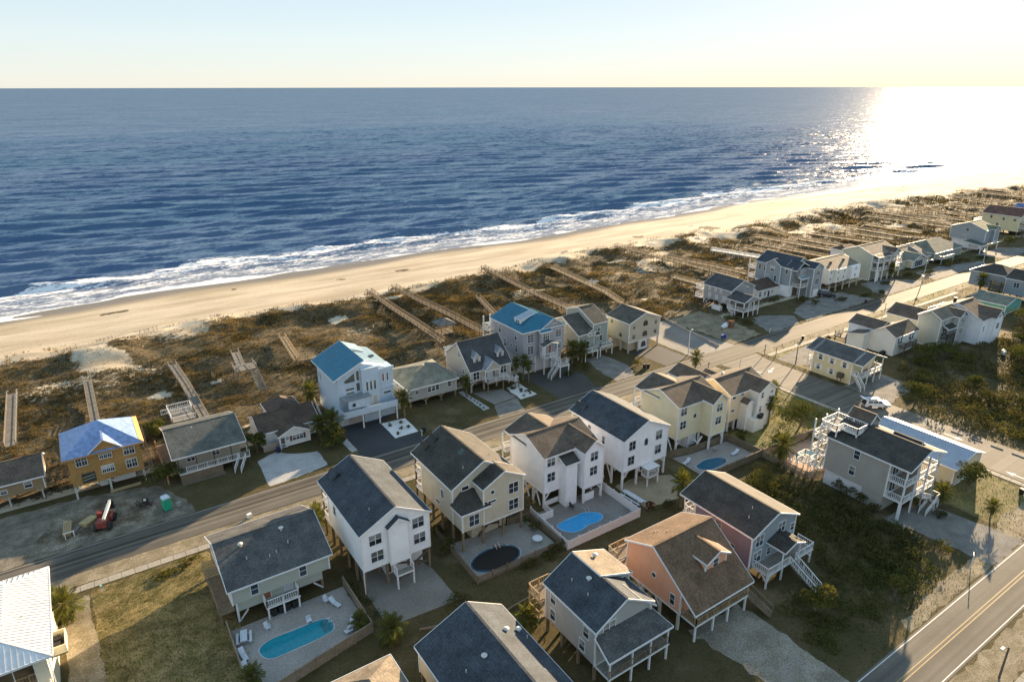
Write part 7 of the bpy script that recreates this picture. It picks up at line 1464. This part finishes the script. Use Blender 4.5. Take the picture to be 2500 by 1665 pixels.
for i, (x, y) in enumerate(((45.6, 110.6), (47.0, 108.4), (48.4, 108.0), (45.6, 106.6), (47.8, 110.4))): shrub('small dark spiky plant on the white gravel bed', x, y, .45, .45, .5, LF_PALM, 60, .3, 'spiky plants on the white gravel bed', 'garden_plant', 'plant')
for i in range(7): shrub('small clipped plant along the shell path', 65.1+random.uniform(-.2, .2), 107+i*1.3, .3, .3, .35, LF_SHR, 40, .2, 'small plants along the shell path', 'garden_plant', 'plant')
for i in range(12): shrub('small green plant on the white pebble bed by the garage palms', 74.6+random.uniform(0, 3.2), 106.8+random.uniform(0, 5.6), random.uniform(.3, .6), .4, .5, LF_OAK, 60, .22, 'plants on the white pebble bed', 'garden_plant', 'plant')
# thickets: bramble and scrub nobody could count
def thicket(name, poly, n, hmin, hmax, mat, size=.3, per=34, rad=(.6, 1.4), avoid=True):
    P = np.array(poly); lo, hi = P.min(0), P.max(0); bl = []
    while len(bl) < n:
        x, y = random.uniform(lo[0], hi[0]), random.uniform(lo[1], hi[1])
        if not inpoly(np.array([x]), np.array([y]), P)[0]: continue
        if avoid and blocked(np.array([x]), np.array([y]), .7)[0]: n -= .2; continue
        r = random.uniform(*rad); h = random.uniform(hmin, hmax); bl.append((x, y, h*.3, r, r, h*.7))
    link(name, leafcloud(bl, len(bl)*per, size, mat, name), None, kind='stuff')
def inpoly(x, y, P):
    c = np.zeros(len(x), bool); n = len(P)
    for i in range(n):
        x1, y1 = P[i]; x2, y2 = P[(i+1) % n]
        if y1 == y2: continue
        k = ((y1 > y) != (y2 > y)) & (x < (x2-x1)*(y-y1)/(y2-y1)+x1); c ^= k
    return c
def blocked(x, y, m=0.):
    b = np.zeros(len(x), bool)
    for x0, x1, y0, y1 in RECTS: b |= (x > x0-m) & (x < x1+m) & (y > y0-m) & (y < y1+m)
    for P in POLYS:
        if len(P) > 2: b |= inpoly(x, y, P)
    return b
thicket('thicket', [(78, 56), (95, 61), (95, 44), (94, 33), (82, 30), (77, 36), (77.5, 44)], 330, .4, 1.8, LF_SHR, .3, 80)
thicket('thicket', [(64, 30), (78, 28.5), (92, 29), (93, 36), (78, 40), (66, 37)], 150, .25, .9, LF_OAK, .28, 60)
thicket('woodland_scrub', [(139, 59), (150, 61), (154, 68), (163, 71), (176, 66), (200, 64), (232, 70), (236, 60), (210, 26), (140, 26), (138, 50)], 520, .6, 2.6, M_leaf((.055, .055, .02), (.15, .125, .05), .2), .42, 110, (1.0, 2.4))
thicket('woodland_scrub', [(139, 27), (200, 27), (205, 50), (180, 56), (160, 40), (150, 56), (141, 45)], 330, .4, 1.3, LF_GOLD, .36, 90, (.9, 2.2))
thicket('hedge_scrub', [(198, 64), (240, 66), (260, 60), (300, 70), (300, 92), (252, 92), (252, 66)], 220, .8, 2.6, LF_OAK, .45, 100, (1.2, 2.6))
thicket('bramble', [(108, 58), (123, 58), (123, 72), (116, 80), (108, 70)], 60, .3, 1.0, LF_OAK, .3, 36)
thicket('bramble', [(24, 75), (23.4, 60), (21.9, 60), (21.9, 75)], 26, .15, .4, LF_SHR, .22, 20, (.4, .8))
WT = 'thicket trees inland of the yellow house'
for i in range(18):
    while True:
        x, y = random.uniform(142, 234), random.uniform(30, 68)
        if inpoly(np.array([x]), np.array([y]), np.array([(146, 60), (163, 68), (200, 62), (232, 68), (228, 50), (205, 32), (160, 34), (150, 50)]))[0] and not blocked(np.array([x]), np.array([y]), 2.)[0]: break
    r = random.uniform(1.6, 3.0); tree('dark rounded scrub tree in the thicket inland of the yellow shuttered house', x, y, r, r*random.uniform(.8, 1.1), random.uniform(2.0, 3.4), random.choice((LF_OAK, LF_OAK, LF_SHR, LF_GOLD)), 800, .4, 'scrub_tree', 'tree', WT)
# dune scrub: low wind shaped bushes
bl = []
while len(bl) < 2600:
    x = random.uniform(-35, 480); y = random.uniform(126, 196)
    if random.random() > (1.0 if x < 150 else .55): continue
    v = VEG(np.array([x]), np.array([y]))[0]
    c = float(fbm(x*.035+5, y*.06+8, 3))
    if v < .35 or c < .44: continue
    r = random.uniform(.45, 1.5); z = float(zt(x, y)); bl.append((x, y, z+.1, r*1.3, r, random.uniform(.35, 1.15)))
link('dune_scrub', leafcloud(bl, len(bl)*48, .32, M_leaf((.038, .036, .016), (.13, .10, .045), .15), 'dune_scrub'), None, kind='stuff')
# ------------------------------------------------------------------ grasses
def grass(name, x, y, z, h, w, blades, mat, tint, lean=.5):
    n = len(x); x = np.repeat(x, blades); y = np.repeat(y, blades); z = np.repeat(z, blades); h = np.repeat(h, blades) * RNG.uniform(.6, 1.15, n*blades); t = np.clip(np.repeat(tint, blades) + RNG.normal(size=n*blades)*.14, 0, 1)
    a = RNG.uniform(0, 2*np.pi, n*blades); rr = RNG.uniform(0, .5, n*blades) * h; bx = x + np.cos(a)*rr*.5; by = y + np.sin(a)*rr*.5
    l = lean * RNG.uniform(.2, 1, n*blades) * h; tx = bx + np.cos(a)*l - .12*h; ty = by + np.sin(a)*l - .05*h
    p = a + np.pi/2 + RNG.normal(size=n*blades)*.5; ww = (np.repeat(w, blades) if isinstance(w, np.ndarray) else w) * RNG.uniform(.6, 1.4, n*blades)
    V = np.stack([np.stack([bx-np.cos(p)*ww, by-np.sin(p)*ww, z-.05], 1), np.stack([bx+np.cos(p)*ww, by+np.sin(p)*ww, z-.05], 1), np.stack([tx, ty, z+h*.9], 1)], 1).reshape(-1, 3)
    link(name, npmesh(name, V, None, np.arange(len(V)).reshape(-1, 3), mat, {'tint': np.repeat(t, 3)}), None, kind='stuff')
def scatter(n, x0, x1, y0, y1): return RNG.uniform(x0, x1, n), RNG.uniform(y0, y1, n)
LG_DUNE = M_leaf((.25, .18, .085), (.07, .058, .027), .3); LG_LAWN = M_leaf((.20, .155, .05), (.095, .095, .028), .35); LG_GREEN = M_leaf((.065, .08, .02), (.15, .125, .035), .35)
xs, ys = [], []
for n, x0, x1 in ((75000, -45, 150), (42000, 150, 330), (16000, 330, 560)):
    x, y = scatter(n, x0, x1, 118.5, 202); v = VEG(x, y); p = sstep(.15, .7, v) * (.25 + .9 * sstep(.34, .55, fbm(x*.12, y*.16, 3))) + .16 * (y > 160) * (y < toe(x) + 3) * (vnoise(x*.35, y*.45) > .55)
    k = (RNG.random(n) < p) & ~blocked(x, y); xs.append(x[k]); ys.append(y[k])
x = np.concatenate(xs); y = np.concatenate(ys); tn = np.clip(.55*sstep(.38, .6, fbm(x*.05+40, y*.07, 3)) + .75*sstep(.45, .8, vnoise(x*.45, y*.6)), 0, 1)
hh = .22 + .45 * sstep(.4, .65, fbm(x*.1+3, y*.13, 3)) + .4 * sstep(.6, .9, vnoise(x*.5+7, y*.6)); far = np.clip(np.hypot(x, y)/220, .8, 2)
grass('dune_grass', x, y, zt(x, y), hh, .045*far, 7, LG_DUNE, tn, .8)
x, y = scatter(90000, -12, 125, 26, 118); k = ~blocked(x, y) & (RNG.random(len(x)) < .35 + .6*vnoise(x*.3, y*.3)); x, y = x[k], y[k]
inl = inpoly(x, y, np.array([(-6.3, 90.3), (8.2, 90.3), (8.6, 71), (8, 56), (-6, 56)]))
grass('yard_grass', x[~inl], y[~inl], 0*x[~inl], RNG.uniform(.08, .22, (~inl).sum()), .03, 4, LG_GREEN, sstep(.4, .6, fbm(x*.1, y*.1))[~inl], .7)
x2, y2 = scatter(16000, -6.3, 8.5, 56, 90.3); k = inpoly(x2, y2, np.array([(-6.3, 90.3), (8.2, 90.3), (8.6, 71), (8, 56), (-6, 56)])) & (RNG.random(16000) < .3+.8*vnoise(x2*.5, y2*.5)); x2, y2 = x2[k], y2[k]
grass('lawn_grass', x2, y2, 0*x2, RNG.uniform(.06, .2, len(x2)), .03, 4, LG_LAWN, fbm(x2*.2, y2*.2), .8)
x, y = scatter(30000, 125, 320, 26, 118); k = ~blocked(x, y) & (RNG.random(len(x)) < .4); x, y = x[k], y[k]
grass('roadside_grass', x, y, 0*x, RNG.uniform(.12, .4, len(x)), .06, 4, LG_GREEN, fbm(x*.08, y*.08), .7)
# pale plumes standing in the dune scrub behind the tall pale blue house
for x, y in ((43.5, 146), (48.5, 150), (52.5, 153), (57, 156), (60.5, 158), (63.4, 160)):
    o = thing('plume_grass', 'pale feathery plume grass standing in the dune scrub', 'plant', (x, y, float(zt(x, y))), 0, 'plume grasses behind the tall pale blue house')
    link('stem', MB().tube([(0, 0, 0), (.05, 0, 1.6)], .03, 5).mesh('stem', LG_DUNE), o); link('plume', leafcloud([(.05, 0, 2.0, .16, .16, .6)], 60, .2, M_leaf((.42, .34, .2), (.5, .42, .28), .3), 'plume'), o)
